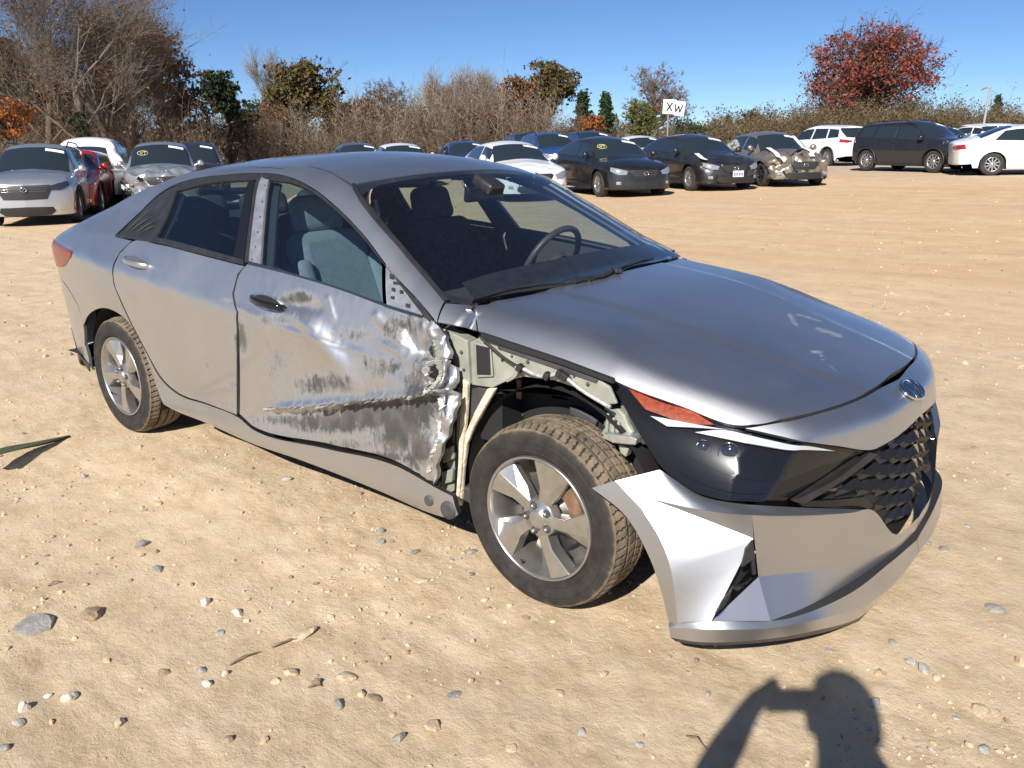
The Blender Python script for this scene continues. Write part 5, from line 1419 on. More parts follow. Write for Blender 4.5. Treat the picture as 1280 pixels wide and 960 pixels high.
# ================================================================ the other cars in the yard
class Car2(Body):
    """generic car body from a few tables (x forward from the front axle)"""
    rad = .09
    def __init__(s, kind, W=1.84, H=1.45, WB=2.75):
        s.kind = kind; s.W = W/2; s.H = H; s.WB = WB
        r = -WB
        if kind == 'sedan':
            s.T = [(r-1.05, .985), (r-.75, 1.06), (r-.38, 1.16), (r+.40, H-.045), (r+1.05, H), (-1.12, H-.075), (-.32, .985), (.25, .90), (.70, .765), (.92, .64)]
            s.B = [(r-1.1, .98), (r, .985), (-.4, .90), (.9, .68)]
            s.xr = [(.1, r-.86), (.35, r-1.0), (.6, r-1.03), (.95, r-1.06), (1.1, r-1.0)]; s.xf = [(-.1, .78), (.12, .87), (.3, .90), (.55, .885), (.68, .845), (.78, .70), (.95, .2)]
            s.cowl = -.32; s.head = -1.10; s.rh = r+.45; s.rb = r-.42; s.tum = .55; s.wr = .325; s.zc = .985
        else:
            s.T = [(r-.90, H-.30), (r-.72, H-.16), (r-.35, H-.06), (r+.6, H-.012), (r+1.2, H), (-1.05, H-.07), (-.20, 1.12), (.25, 1.06), (.68, .955), (.90, .80)]
            s.B = [(r-1.1, 1.12), (r, 1.08), (-.4, 1.0), (.9, .82)]
            s.xr = [(.1, r-.74), (.35, r-.84), (.7, r-.87), (1.05, r-.84), (H-.3, r-.70), (H, r-.45)]; s.xf = [(-.1, .74), (.2, .85), (.4, .885), (.7, .875), (.85, .84), (.98, .66), (1.15, .1)]
            s.cowl = -.20; s.head = -1.03; s.rh = r-.30; s.rb = r-.75; s.tum = .42; s.wr = .36; s.zc = 1.12
        if kind == 'pickup':
            s.T = [(r-1.3, 1.12), (r+.55, 1.12), (r+.60, 1.13), (r+.75, H-.08), (r+1.2, H), (-1.25, H-.06), (-.35, 1.20), (.25, 1.16), (.72, 1.06), (.92, .9)]
            s.xr = [(.1, r-1.15), (.4, r-1.2), (1.2, r-1.2)]
            s.rh = r+.74; s.rb = r+.60
    def belt(s, x): return smooth1(x, s.B)
    def yside(s, x, z):
        b = s.belt(x); w = s.W
        o = np.interp(z, [0, .16, .25, .33, .55, .72], [w-.14, w-.075, w-.03, w-.035, w-.012, w-.0])
        t = np.clip((z-.72)/np.maximum(b-.72, .05), 0, 1)
        o = np.where(z > .72, w-.065*t*t, o); o = np.where(z > b, w-.065-(z-b)*s.tum, o)
        plan = smooth1(x, [(-s.WB-1.15, .20), (-s.WB-.8, .09), (-s.WB-.3, .015), (-s.WB+.3, 0), (-.1, 0), (.4, .025), (.9, .12)])
        hb = .015*np.exp(-((x+s.WB)/.42)**2-((z-.62)/.2)**2)+.015*np.exp(-((x)/.42)**2-((z-.62)/.2)**2)
        return o-plan+hb
    def ztop(s, x, y):
        c = np.where(x > s.cowl, .045, .07)
        return smooth1(x, s.T)-c*(np.abs(y)/.6)**2
    def xfront(s, y, z): return smooth1(z, s.xf)-smooth1(np.abs(y), [(0, 0), (.3, .03), (.55, .10), (.75, .22), (.86, .38), (.95, .7)])
    def xrear(s, y, z): return smooth1(z, s.xr)+.10*(np.abs(y)/.7)**3
    def lift(s, uv, mode):
        if mode != 'rear' and mode != 'cyl': return Body.lift(s, uv, mode)
        uv = np.asarray(uv, float); u, v = uv[..., 0], uv[..., 1]; z0 = np.zeros_like(u)
        if mode == 'cyl': return s.bis(np.stack([u, z0, z0+.6], -1), np.stack([z0, -np.cos(v), np.sin(v)], -1), 1.7, True)
        return s.bis(np.stack([z0-s.WB, z0, v], -1), np.stack([-np.cos(u), -np.sin(u), z0], -1), 1.8)
    def param(s, P, mode):
        if mode != 'rear': return Body.param(s, P, mode)
        P = np.asarray(P, float); return np.stack([np.arctan2(-P[..., 1], -(P[..., 0]+s.WB)), P[..., 2]], -1)
    def S(s, x, z, off=0.0):
        return ('p', x, -float(s.yside(np.array(float(x)), np.array(float(z)))), z, off)
    def Tp(s, x, y, off=0.0):
        return ('p', x, y, float(s.ztop(np.array(float(x)), np.array(float(y)))), off)
BM = {}
BM['glass'] = simple('dark_car_glass', (.020, .028, .032), .05, 0, 1.0, spec=.8)
BM['trim'] = simple('black_plastic', (.02, .02, .021), .5)
BM['tyre'] = simple('dusty_black_tyre', (.035, .031, .028), .85, var=.4, vscale=6)
BM['rim'] = simple('silver_wheel', (.52, .52, .52), .3, .8)
BM['rim_dark'] = simple('black_wheel', (.03, .03, .03), .4, .3)
BM['lamp'] = simple('clear_headlamp', (.45, .47, .48), .08, .55, .8)
BM['lamp_dark'] = simple('smoked_headlamp', (.05, .055, .065), .06, .3, 1.0)
BM['red'] = simple('red_tail_lamp', (.30, .015, .015), .15, 0, .8)
BM['chrome'] = simple('bright_trim', (.7, .7, .7), .12, 1)
BM['steel'] = simple('torn_grey_metal', (.30, .30, .29), .5, .5, var=.5, vscale=5)
BM['paper'] = simple('white_sticker', (.80, .80, .78), .6)
BM['tape'] = simple('white_tape', (.82, .82, .80), .45)
BM['mark'] = simple('yellow_marker', (.78, .76, .30), .6)
def paint(name, col, metal=0.0, dust=.10): return paint_mat(name, col, metal=metal, rough=.28 if metal else .35, coat=.8, dust=dust)
_wheel_cache = {}
def bg_wheel(r, dark, parent, loc, flip, rot):
    key = (round(r, 3), dark)
    if key not in _wheel_cache:
        mb = MB(); mb.lathe([(.02, r*.62), (0, r*.66), (-.004, r*.82), (.01, r*.95), (.03, r), (.17, r), (.19, r*.95), (.2, r*.66)], 40, 'y')
        t = mb.build('tyre', BM['tyre']); recalc(t)
        mb = MB(); mb.lathe([(.02, r*.63), (.006, r*.64), (.006, r*.60), (.03, r*.57), (.12, r*.55)], 36, 'y'); mb.lathe([(.10, 0), (.10, r*.56)], 24, 'y', mi=1)
        for k in range(10 if not dark else 5):
            a = 2*math.pi*k/(10 if not dark else 5); w = .020 if not dark else .03
            t_ = Vector((-math.sin(a), 0, math.cos(a))); d_ = Vector((math.cos(a), 0, math.sin(a)))
            P = [d_*r*.08-t_*w, d_*r*.08+t_*w, d_*r*.60+t_*w*.8, d_*r*.60-t_*w*.8]
            mb.prism([p+Vector((0, .018-.004*(i < 2), 0)) for i, p in enumerate(P)], (0, .03, 0))
        mb.lathe([(.03, r*.17), (.008, r*.16), (.004, 0)], 16, 'y')
        rm = mb.build('rim', [BM['rim_dark'] if dark else BM['rim'], BM['trim']]); recalc(rm)
        _wheel_cache[key] = (t.data, rm.data)
        for o in (t, rm): bpy.data.objects.remove(o)
    td, rd_ = _wheel_cache[key]
    w = empty('wheel'); w.parent = parent; w.location = loc; w.rotation_euler = (0, rot, math.pi if flip else 0)
    for nm, d in (('tyre', td), ('rim', rd_)):
        o = bpy.data.objects.new(nm, d); COL.objects.link(o); o.parent = w
    return w
def bg_car(name, kind, paintm, loc, heading, label, W=1.84, H=1.45, WB=2.75, dmg=0.0, step=.06, sticker=True, dark_wheels=False, mark=False, lowtrim=True, tint=None, lampm=None, gw=.40, gh=.15, seed=1, rails=False, mirrors=True, tail=None):
    b = Car2(kind, W, H, WB); S, T = b.S, b.Tp
    root = empty(name, loc, heading)
    tag(root, label, 'pickup' if kind == 'pickup' else 'car', 'salvaged cars parked round the yard')
    wr = b.wr; ar = wr+.045
    def crush(P, N):
        x = P[:, 0]; m = np.clip((x-(-.15))/.7, 0, 1)*dmg
        n1 = nz(P, 3.5, seed*3.1); n2 = nz(P, 9, seed*5.3)
        D = N*(m*(.12*n1+.07*(1-2*np.abs(n2))-.06))[:, None]
        D[:, 0] -= m*.16*np.abs(n1); D[:, 2] += m*.10*n1*(P[:, 2] > .8)
        return D
    disp = crush if dmg else None
    r = -WB
    def arch(cx, a0, a1, n=9):
        return [S(cx+ar*math.cos(a), max(.17, wr+ar*math.sin(a))) for a in np.radians(np.linspace(a0, a1, n))]
    xF = .52; xR = r-.62 if kind != 'pickup' else r-1.0
    def ring(x, zlo):
        P = b.lift(np.array([(x, t) for t in np.linspace(math.asin(-.42), math.pi/2, 14)]), 'cyl')
        return [('p', *p) for p in P]
    rf = ring(xF, .2); rr = ring(xR, .2)
    L = rf[::-1] + [S(ar+.01, .2)] + arch(0, -5, 185) + [S(-ar-.02, .2), S(r+ar+.02, .2)] + arch(r, -5, 185) + [S(r-ar-.01, .22)] + rr
    parts = [panel(L, 'cyl', step, sym=True, thick=.03, smooth=False, body=b, disp=disp, front=True)]
    parts.append(panel(rf, 'front', step*.8, sym=True, thick=0, smooth=False, body=b, disp=disp))
    parts.append(panel(rr[::-1], 'rear', step*.8, sym=True, thick=0, smooth=False, body=b))
    body = put('body', parts, paintm, root)
    bl = lambda x: float(b.belt(np.array(float(x))))
    zt = lambda x: float(smooth1(np.array(float(x)), b.T))
    cw, hd = b.cowl, b.head
    yb = b.W-.17; yt = b.W-.32-(.05 if kind == 'sedan' else -.02)
    G = BM['glass'] if tint is None else tint
    def pn(nm, out, mat, par=root, mode='cyl', sh=.006, sym=False, mm=(False, True), th=.008, st=.07):
        pp = panel(out, mode, st, sym=sym, thick=th, smooth=False, body=b, shift=sh, front=True)
        return [put(nm, pp, mat, par, mirror=m) for m in ((False,) if sym else mm)]
    ws = pn('windscreen', [T(cw-.03, -.02), T(cw-.04, -yb*.5), T(cw-.10, -yb), T((cw+hd)/2, -(yb+yt)/2-.02), T(hd, -yt), T(hd+.02, -yt*.5), T(hd+.03, -.02)], G, sym=True)[0]
    if kind == 'sedan':
        pn('rear_window', [T(b.rh, -.02), T(b.rh, -yt+.02), T((b.rh+b.rb)/2, -(yb+yt)/2+.03), T(b.rb+.05, -yb+.06), T(b.rb, -.02)], G, sym=True)
        zr = lambda x: min(zt(x)-.105, H-.12)
        xs0 = r+.02
        rear_w = [S(r-.02, bl(r)+.03), S(r+.25, zr(r+.25)), S(r+.60, zr(r+.6)), S(r+1.22, H-.125), S(r+1.27, bl(r+1.27)+.02)]
        frw = [S(r+1.34, bl(r+1.34)+.02), S(r+1.30, H-.125), S(hd-.10, H-.145), S(hd+.25, (H+bl(-.6))/2+.10), S(cw-.25, bl(cw-.25)+.02)]
    else:
        zw = H-.165
        if kind == 'suv':
            pn('rear_window', [('p', b.rh, -.02, H-.15), ('p', b.rh, -.52, H-.16), ('p', b.rb, -.62, bl(r)+.06), ('p', b.rb, -.02, bl(r)+.04)], G, sym=True, mode='rear')
            pn('quarter_window', [S(r-.48, bl(r-.4)+.05), S(r-.38, zw-.05), S(r+.18, zw), S(r+.12, bl(r)+.03)], G)
        else:
            pn('rear_window', [('p', r+.70, -.02, H-.12), ('p', r+.70, -.55, H-.13), ('p', r+.62, -.62, 1.22), ('p', r+.62, -.02, 1.22)], G, sym=True, mode='cyl')
        rear_w = [S(r+.20, bl(r)+.03), S(r+.27, zw), S(r+1.05, zw+.01), S(r+1.08, bl(r+1.1)+.02)]
        if kind == 'pickup': rear_w = [S(r+.85, bl(r)+.08), S(r+.88, H-.17), S(r+1.35, H-.16), S(r+1.35, bl(r+1)+.06)]
        frw = [S(max(r+1.16, r+1.42 if kind == 'pickup' else -9), bl(r+1.2)+.03), S(max(r+1.14, r+1.42 if kind == 'pickup' else -9), zw), S(hd-.08, zw-.02), S(hd+.25, (zw+bl(-.6))/2+.10), S(cw-.28, bl(cw-.3)+.03)]
    pn('side_window', rear_w, G); pn('side_window', frw, G)
    for m in (False, True):
        sg = 1 if m else -1
        # door seams
        for xs in (r+1.30 if kind == 'sedan' else r+1.11, cw-.12, r+.32):
            mb = MB(); pts = []
            for z in np.linspace(.30, bl(xs)-.01, 7): p = S(xs, z); pts.append((p[1], sg*(-p[2]-(-.001)), z))
            mb.tube(pts, .005, 4, cap=False); mb.build('door_seam', BM['trim'], body)
        for xs in (r+1.05, r+.12 if kind == 'sedan' else r+.25):
            p = S(xs+.05 if xs > r+.5 else xs, bl(xs)-.10); mb = MB(); mb.box((p[1], sg*(-p[2]+.012), p[3]), (.20, .03, .035)); bevelled(mb.build('door_handle', paintm, body), .01)
        if mirrors:
            mb = MB(); p = S(cw-.30, bl(cw-.3)+.06)
            mb.tube([(p[1], sg*(-p[2]-.03), p[3]-.02), (p[1]+.01, sg*(-p[2]+.06), p[3]+.02)], .03, 8)
            for k in range(1): mb.lathe([(-.07, .02), (-.06, .06), (0, .085), (.06, .075), (.08, .03), (.085, 0)], 12, 'x', (p[1], sg*(-p[2]+.14), p[3]+.05))
            mb.build('door_mirror', paintm, root)
    # sills, bumpers, grille, lamps
    if lowtrim:
        pn('sill', [S(-ar-.03, .20), S(-ar-.03, .30), S(r+ar+.03, .30), S(r+ar+.03, .20)], BM['trim'], sh=.008)
    fz = lambda y, z: ('p', .8, y, z)
    xfz = lambda y, z: ('p', float(b.xfront(np.array(float(y)), np.array(float(z)))), y, z)
    z0 = .62 if kind == 'sedan' else .78
    pn('grille', [xfz(-.01, z0+.05), xfz(-gw+.06, z0+.05), xfz(-gw, z0+.02), xfz(-gw+.12, z0-gh+.01), xfz(-.01, z0-gh)], BM['trim'], mode='front', sym=True, sh=.008, st=.05)
    for k in range(3):
        zz = z0+.02-.045*k; mb = MB(); mb.tube([xfz(y, zz)[1:] for y in np.linspace(-gw+.08+.02*k, gw-.08-.02*k, 9)], .0045, 5); o = mb.build('grille_bar', BM['chrome'], root); o.location = (.016, 0, 0)
    mb = MB(); p = xfz(0, z0-.03); mb.tube([(p[1]+.03, .06*math.cos(a), p[3]+.045*math.sin(a)) for a in np.linspace(0, 6.283, 17)], .010, 5, cap=False); mb.tube([(p[1]+.03, -.03, p[3]-.03), (p[1]+.03, .03, p[3]+.03)], .008, 5); mb.build('badge', BM['chrome'], root)
    pn('bumper_intake', [xfz(-.01, .40), xfz(-.48, .39), xfz(-.52, .30), xfz(-.42, .23), xfz(-.01, .22)], BM['trim'], mode='front', sym=True, sh=.008, st=.05)
    pn('fog_lamp', [xfz(-.60, .40), xfz(-.70, .40), xfz(-.70, .33), xfz(-.60, .33)], BM['lamp'], mode='front', sh=.010, st=.05)
    if dmg < .9:
        hl = [xfz(-.44, z0+.02), xfz(-.62, z0+.075), xfz(-.78, z0+.11), xfz(-.80, z0+.02), xfz(-.66, z0-.06), xfz(-.48, z0-.06)]
        pn('headlamp', hl, lampm or BM['lamp'], mode='front', sh=.010, st=.04)
    xrz = lambda y, z: ('p', float(b.xrear(np.array(float(y)), np.array(float(z)))), y, z)
    zt_ = .80 if kind == 'sedan' else .98
    if kind == 'pickup': pn('tail_lamp', [xrz(-.78, 1.08), xrz(-.885, 1.08), xrz(-.885, .72), xrz(-.78, .72)], BM['red'], mode='rear', sh=.010, st=.05)
    else:
        pn('tail_lamp', [xrz(-.40, zt_+.03), xrz(-.62, zt_+.07), S(r-.78 if kind == 'sedan' else r-.62, zt_+.10), S(r-.74 if kind == 'sedan' else r-.60, zt_-.03), xrz(-.62, zt_-.05), xrz(-.42, zt_-.02)], BM['red'], mode='rear', sh=.010, st=.05)
    pn('rear_valance', [xrz(-.01, .40 if kind != 'sedan' else .30), xrz(-.60, .40 if kind != 'sedan' else .30), S(r-.55, .34), S(r-.50, .20), xrz(-.5, .16), xrz(-.01, .16)], BM['trim'], mode='rear', sym=True, sh=.008)
    # arches: dark wells and wheels
    for cx in (0, r):
        for sg in (-1, 1):
            mb = MB(); mb.lathe([(0, ar), (-sg*.30, ar), (-sg*.30, 0)], 20, 'y', (cx, sg*(b.W-.06), wr), a0=math.radians(-20), a1=math.radians(200)); mb.build('wheel_well', BM['trim'], root)
            bg_wheel(wr, dark_wheels and cx == 0, root, (cx, sg*(b.W-.035), wr), sg > 0, .3*cx+seed)
            if kind != 'sedan' and lowtrim:
                mb = MB(); mb.tube([(cx+(ar+.012)*math.cos(a), sg*(b.W+.004), wr+(ar+.012)*math.sin(a)) for a in np.radians(np.linspace(-12, 192, 17))], .026, 6); mb.build('arch_trim', BM['trim'], root)
    mb = MB(); mb.box(((r)/2, 0, .24), (WB+1.2, W-.3, .10)); mb.build('underbody', BM['trim'], root)
    if rails:
        for sg in (-1, 1):
            mb = MB(); mb.tube([(x, sg*(yt+.02), zt(x)-.02+(.035 if 0 < i < 5 else -.01)) for i, x in enumerate(np.linspace(r-.25, hd-.05, 6))], .016, 6); mb.build('roof_rail', BM['trim'], root)
    if sticker:
        y0 = .22; pn('sticker', [T(hd+.08, y0), T(hd+.10, y0+.36), T(hd+.19, y0+.37), T(hd+.17, y0)], BM['paper'], par=ws, sh=.012, mm=(False,), th=.002)
    if mark:
        c = T((cw+hd)/2-.08, -.42)[1:4]; P0 = Vector(c); n = Vector(b.normal(np.array([c]))[0]); t = Vector((0, 1, 0)); u = n.cross(t); u = u if u.z > 0 else -u; P0 = P0+n*.015
        mb = MB(); mb.tube([P0+t*.13*math.cos(a)+u*.09*math.sin(a) for a in np.linspace(0, 6.283, 21)], .007, 4, cap=False)
        mb.tube([P0+t*-.06+u*.05, P0+t*-.03+u*-.05, P0+t*.0+u*.05], .007, 4); mb.tube([P0+t*.02+u*.045, P0+t*.07+u*.05, P0+t*.04+u*-.05], .007, 4); mb.build('marker_scrawl', BM['mark'], ws)
    return root, b
def at_ground(px, py): 
    p = on_ground(px, py); return p
def place(px, D, z=None):
    """point on the yard at picture column px and horizontal depth D"""
    o, d = ray(px, 176); h = np.array([CF[0], CF[1]]); h /= np.linalg.norm(h)
    k = D/float(d[:2]@h); x, y = o[0]+d[0]*k, o[1]+d[1]*k
    return np.array([x, y, float(ground_z(x, y)) if z is None else z])
def anchored(px, py, heading, lx, ly):
    """car origin so that its local ground point (lx, ly) sits under the pixel"""
    p = on_ground(px, py); c, s = math.cos(heading), math.sin(heading)
    x, y = p[0]-(lx*c-ly*s), p[1]-(lx*s+ly*c)
    return (x, y, float(ground_z(p[0], p[1])))
R_ = math.radians
PT = dict(black=paint('black_paint', (.007, .008, .010), 0, .025), black2=paint('dusty_black_paint', (.010, .011, .013), 0, .045), white=paint('white_paint', (.74, .75, .76), 0, .05), gold=paint('champagne_paint', (.33, .29, .235), .7, .1), silver2=paint('bright_silver_paint', (.55, .57, .60), .75, .05), red=paint('red_paint', (.36, .012, .018), .2, .06), navy=paint('deep_blue_paint', (.02, .05, .16), .5, .04), charcoal=paint('dark_plum_grey_paint', (.030, .031, .038), .5, .02), blue=paint('sky_reflection_blue_paint', (.03, .14, .42), .6, .03), grey=paint('mid_grey_paint', (.16, .165, .17), .6, .08))  # blue: a dark blue body with its sky reflection put into the colour
# row on the right of the lane, noses towards the lane
h = R_(-32); acc, accb = bg_car('black_sedan', 'sedan', PT['black'], anchored(748, 246.5, h, 0, -.85), h, 'glossy black sedan with yellow marker scrawl on its windscreen', H=1.465, WB=2.77, mark=True, seed=2)
h = R_(-33); mal, malb = bg_car('black_sedan', 'sedan', PT['black2'], anchored(861, 238.5, h, 0, -.85), h, 'dusty black sedan with crumpled nose and white number plate', H=1.46, WB=2.75, dmg=.35, seed=5)
h = R_(-42); gold, goldb = bg_car('champagne_sedan', 'sedan', PT['gold'], anchored(951, 233, h, 0, -.82), h, 'champagne sedan with smashed front held by white tape', H=1.47, W=1.80, WB=2.70, dmg=1.0, dark_wheels=True, seed=9)
h = R_(-33); wsd, wsdb = bg_car('white_sedan', 'sedan', PT['white'], anchored(618, 252, h, 0, -.85), h, 'white sedan with dangling headlamp beside the glossy black sedan', H=1.43, W=1.82, WB=2.72, dmg=.15, seed=4)
h = R_(150); bg_car('white_crossover', 'suv', PT['white'], anchored(1033, 207.5, h, -2.7, .85), h, 'white crossover seen from behind with slim tail lamps', H=1.66, W=1.86, WB=2.72, sticker=False, seed=6)
h = R_(-24); che, cheb = bg_car('dark_suv', 'suv', PT['charcoal'], anchored(1165, 216, h, 0, -.86), h, 'dark grey SUV with torn-off front fender', H=1.67, W=1.86, WB=2.70, dmg=.25, rails=True, seed=7)
h = R_(22); bg_car('white_saloon', 'sedan', PT['white'], anchored(1238, 219.5, h, -2.85, -.85), h, 'white sedan showing its rear corner beside the dark SUV', H=1.47, W=1.86, WB=2.85, sticker=False, lowtrim=False, seed=8)
# left group
h = R_(-31); bk, bkb = bg_car('silver_crossover', 'suv', PT['silver2'], anchored(104, 276, h, -.2, .85), h, 'silver crossover with black winged grille facing the lane', H=1.66, W=1.80, WB=2.57, rails=True, seed=3, step=.05, lampm=BM['lamp_dark'], gw=.52, gh=.24)
h = R_(-34); bg_car('red_car', 'suv', PT['red'], anchored(128, 268, h, .2, .80), h, 'small red hatchback squeezed beside the silver crossover', H=1.52, W=1.68, WB=2.40, seed=11, sticker=False)
h = R_(146); bg_car('white_pickup', 'pickup', PT['white'], anchored(160, 257, h, -3.3, -.9), h, 'white pickup truck seen from behind with red tail lamps', H=1.84, W=1.98, WB=3.55, seed=12, sticker=False)
h = R_(-30); sv, svb = bg_car('silver_suv', 'suv', PT['silver2'], anchored(163, 262, h, .1, -.85), h, 'silver SUV with smashed front corner and marker scrawl', H=1.68, W=1.86, WB=2.70, dmg=.55, mark=True, seed=13)
h = R_(-36); bg_car('dark_suv', 'suv', PT['black2'], (*place(236, 27)[:2], float(place(236, 27)[2])), h, 'dark SUV mostly hidden behind the smashed silver SUV', H=1.66, WB=2.7, seed=14)
# cars whose roofs show behind the silver sedan
def far_car(name, kind, pm, px, D, hd, label, **kw):
    p = place(px, D); return bg_car(name, kind, pm, tuple(p), R_(hd), label, **kw)
far_car('grey_car', 'sedan', PT['grey'], 452, 31, -32, 'dark grey car roof showing above the silver sedan roof', H=1.50, seed=15)
far_car('white_car', 'sedan', PT['white'], 510, 29, -32, 'white car roof showing above the silver sedan roof', H=1.44, seed=16)
far_car('blue_car', 'sedan', PT['navy'], 590, 33, -36, 'dark blue car half hidden behind the white sedan', H=1.44, seed=17)
far_car('blue_suv', 'suv', PT['blue'], 700, 33, -36, 'dark blue SUV with sky reflection painted in, parked behind the white sedan', H=1.68, seed=18, rails=True)
far_car('black_suv', 'suv', PT['black'], 668, 40, -36, 'black SUV roof far behind the blue SUV', H=1.72, seed=19)
far_car('black_suv', 'suv', PT['navy'], 752, 36, -36, 'dark navy SUV behind the glossy black sedan', H=1.70, seed=20, rails=True)
far_car('white_car', 'sedan', PT['white'], 815, 33, -40, 'white car sliver between the two black sedans', H=1.45, seed=21)
far_car('black_suv', 'sedan', PT['black2'], 1105, 44, 150, 'black car behind the white crossover and dark SUV', H=1.5, seed=22, sticker=False)
far_car('grey_car', 'sedan', PT['grey'], 1205, 43, -30, 'grey sedan with pale windscreen behind the white sedan', H=1.46, seed=23)
far_car('white_car', 'sedan', PT['white'], 1255, 47, -30, 'white car beyond the grey sedan', H=1.45, seed=24, sticker=False)
far_car('white_van', 'suv', PT['white'], 1285, 54, 40, 'long white van roof along the far hedge', H=1.50, WB=3.6, W=2.0, seed=25, sticker=False)
# tape, loose parts, plates on wrecked cars
def local_panel(root, b, nm, out, mat, mode='cyl', sh=.03, mirror=False, disp=None):
    return put(nm, panel(out, mode, .05, thick=.006, smooth=False, body=b, shift=sh), mat, root, mirror=mirror)
def band(root, b, nm, pts, w, mat, sh=.03):
    V = []; F = []
    for i, (x, y) in enumerate(pts):
        p = Vector(b.Tp(x, y)[1:4])+Vector((0, 0, sh)); q = pts[min(i+1, len(pts)-1)]; o = pts[max(i-1, 0)]
        t = Vector((q[0]-o[0], q[1]-o[1], 0)).normalized(); s = Vector((-t.y, t.x, 0))*w/2
        V += [p-s, p+s, p+s-Vector((0, 0, .006)), p-s-Vector((0, 0, .006))]
    n = len(pts)
    for i in range(n-1):
        for j in range(4): F.append((i*4+j, i*4+(j+1) % 4, (i+1)*4+(j+1) % 4, (i+1)*4+j))
    F += [(0, 1, 2, 3), tuple(range(4*n-1, 4*n-5, -1))]
    mb = MB(); mb.add(V, F); return mb.build(nm, mat, root)
for y0, y1 in ((-.62, -.74), (.42, .30)):
    band(gold, goldb, 'tape', [(-.40, y0+.12), (-.15, y0+.08), (.15, y0+.03), (.40, y0), (.60, y1*.9), (.74, y1*.8)], .13, BM['tape'], .07)
band(gold, goldb, 'tape', [(-1.0, .50), (-.7, .55), (-.42, .60)], .10, BM['tape'], .03)
band(mal, malb, 'tape', [(-.10, -.62), (.20, -.70), (.42, -.74), (.56, -.70)], .12, BM['tape'], .06)
rngd = random.Random(3)
def shards(root, cx, cy, cz, n, s, mats, spread=(.12, .3, .16)):
    for k in range(n):
        mb = MB(); c = Vector((cx+rngd.gauss(0, spread[0]), cy+rngd.gauss(0, spread[1]), max(.2, cz+rngd.gauss(0, spread[2]))))
        e = Matrix.Rotation(rngd.uniform(0, 3), 3, 'X') @ Matrix.Rotation(rngd.uniform(0, 3), 3, 'Y') @ Matrix.Rotation(rngd.uniform(0, 3), 3, 'Z')
        P = [c+e @ Vector((s*rngd.uniform(.5, 1.4)*math.cos(a), s*rngd.uniform(.3, .9)*math.sin(a), 0)) for a in (0, 1.1, 2.3, 3.4, 4.9)]
        mb.prism(P, e @ Vector((0, 0, .02+.02*rngd.random()))); mb.build('torn_metal', mats[k % len(mats)], root)
shards(gold, .62, -.05, .45, 16, .10, [BM['steel'], BM['trim'], BM['chrome'], BM['trim']])
shards(gold, .40, -.1, .80, 4, .22, [PT['gold'], BM['trim']], (.1, .25, .05))
shards(sv, .55, -.55, .62, 16, .10, [BM['steel'], BM['trim'], BM['lamp'], BM['steel']], (.14, .2, .14))
shards(che, .25, -.78, .80, 12, .11, [BM['trim'], BM['steel'], BM['trim'], BM['lamp']], (.22, .07, .14))
shards(wsd, .70, -.50, .52, 8, .08, [BM['lamp'], BM['trim'], BM['steel']], (.06, .12, .08))
shards(mal, .66, -.40, .62, 5, .08, [BM['trim'], BM['steel']], (.06, .12, .06))
# number plate with dark characters on the dusty black sedan
p = Vector((float(malb.xfront(np.array(.05), np.array(.45)))+.03, .05, .45)); mb = MB(); mb.box(p, (.012, .31, .155)); pl_ = mb.build('number_plate', BM['paper'], mal)
blue_ink = simple('blue_plate_ink', (.05, .09, .30), .6)
for k, yy in enumerate((-.11, -.065, -.02, .04, .085, .13)):
    mb = MB(); mb.box(p+Vector((.009, yy-.01, -.01)), (.006, .026, .07)); mb.build('plate_character', blue_ink, pl_)
# ================================================================ trees, hedge, posts
def leaf_mat(name, cols, rough=.7):
    m, nt, n, l, b = new_mat(name)
    at = nd(n, 'ShaderNodeAttribute', attribute_name='tint')
    r = nd(n, 'ShaderNodeValToRGB'); e = r.color_ramp.elements
    e[0].position, e[0].color = 0, (*cols[0], 1); e[1].position, e[1].color = 1, (*cols[-1], 1)
    for i, c in enumerate(cols[1:-1]): q = e.new((i+1)/(len(cols)-1)); q.color = (*c, 1)
    l.new(at.outputs['Fac'], r.inputs['Fac']); l.new(r.outputs['Color'], b.inputs['Base Color'])
    b.inputs['Roughness'].default_value = rough; b.inputs['Specular IOR Level'].default_value = .25
    return m
LM = dict(
    russet=leaf_mat('russet_leaves', [(.060, .030, .016), (.12, .055, .025), (.17, .085, .04)]),
    olive=leaf_mat('olive_brown_leaves', [(.035, .045, .014), (.075, .070, .022), (.13, .085, .03), (.16, .09, .035)]),
    orange=leaf_mat('orange_leaves', [(.16, .045, .012), (.28, .085, .02), (.36, .14, .04)]),
    rust=leaf_mat('rust_leaves', [(.10, .045, .018), (.20, .085, .03), (.15, .10, .035)]),
    red=leaf_mat('red_leaves', [(.08, .018, .013), (.17, .034, .024), (.25, .060, .038), (.15, .080, .03)]),
    green=leaf_mat('dark_green_needles', [(.012, .026, .012), (.028, .052, .018), (.055, .085, .026)]),
    lime=leaf_mat('yellow_green_leaves', [(.05, .075, .015), (.11, .13, .03), (.16, .15, .04)]),
    darkg=leaf_mat('deep_evergreen', [(.008, .014, .009), (.018, .030, .014), (.032, .045, .020)]),
    brush=leaf_mat('dry_brush_leaves', [(.07, .045, .025), (.12, .08, .045), (.16, .115, .065)]),
    hedge=leaf_mat('hedge_leaves', [(.06, .05, .02), (.11, .085, .035), (.14, .10, .05), (.08, .085, .03)]),
    tan=leaf_mat('tan_dry_leaves', [(.13, .085, .045), (.21, .14, .08), (.27, .20, .12)]))
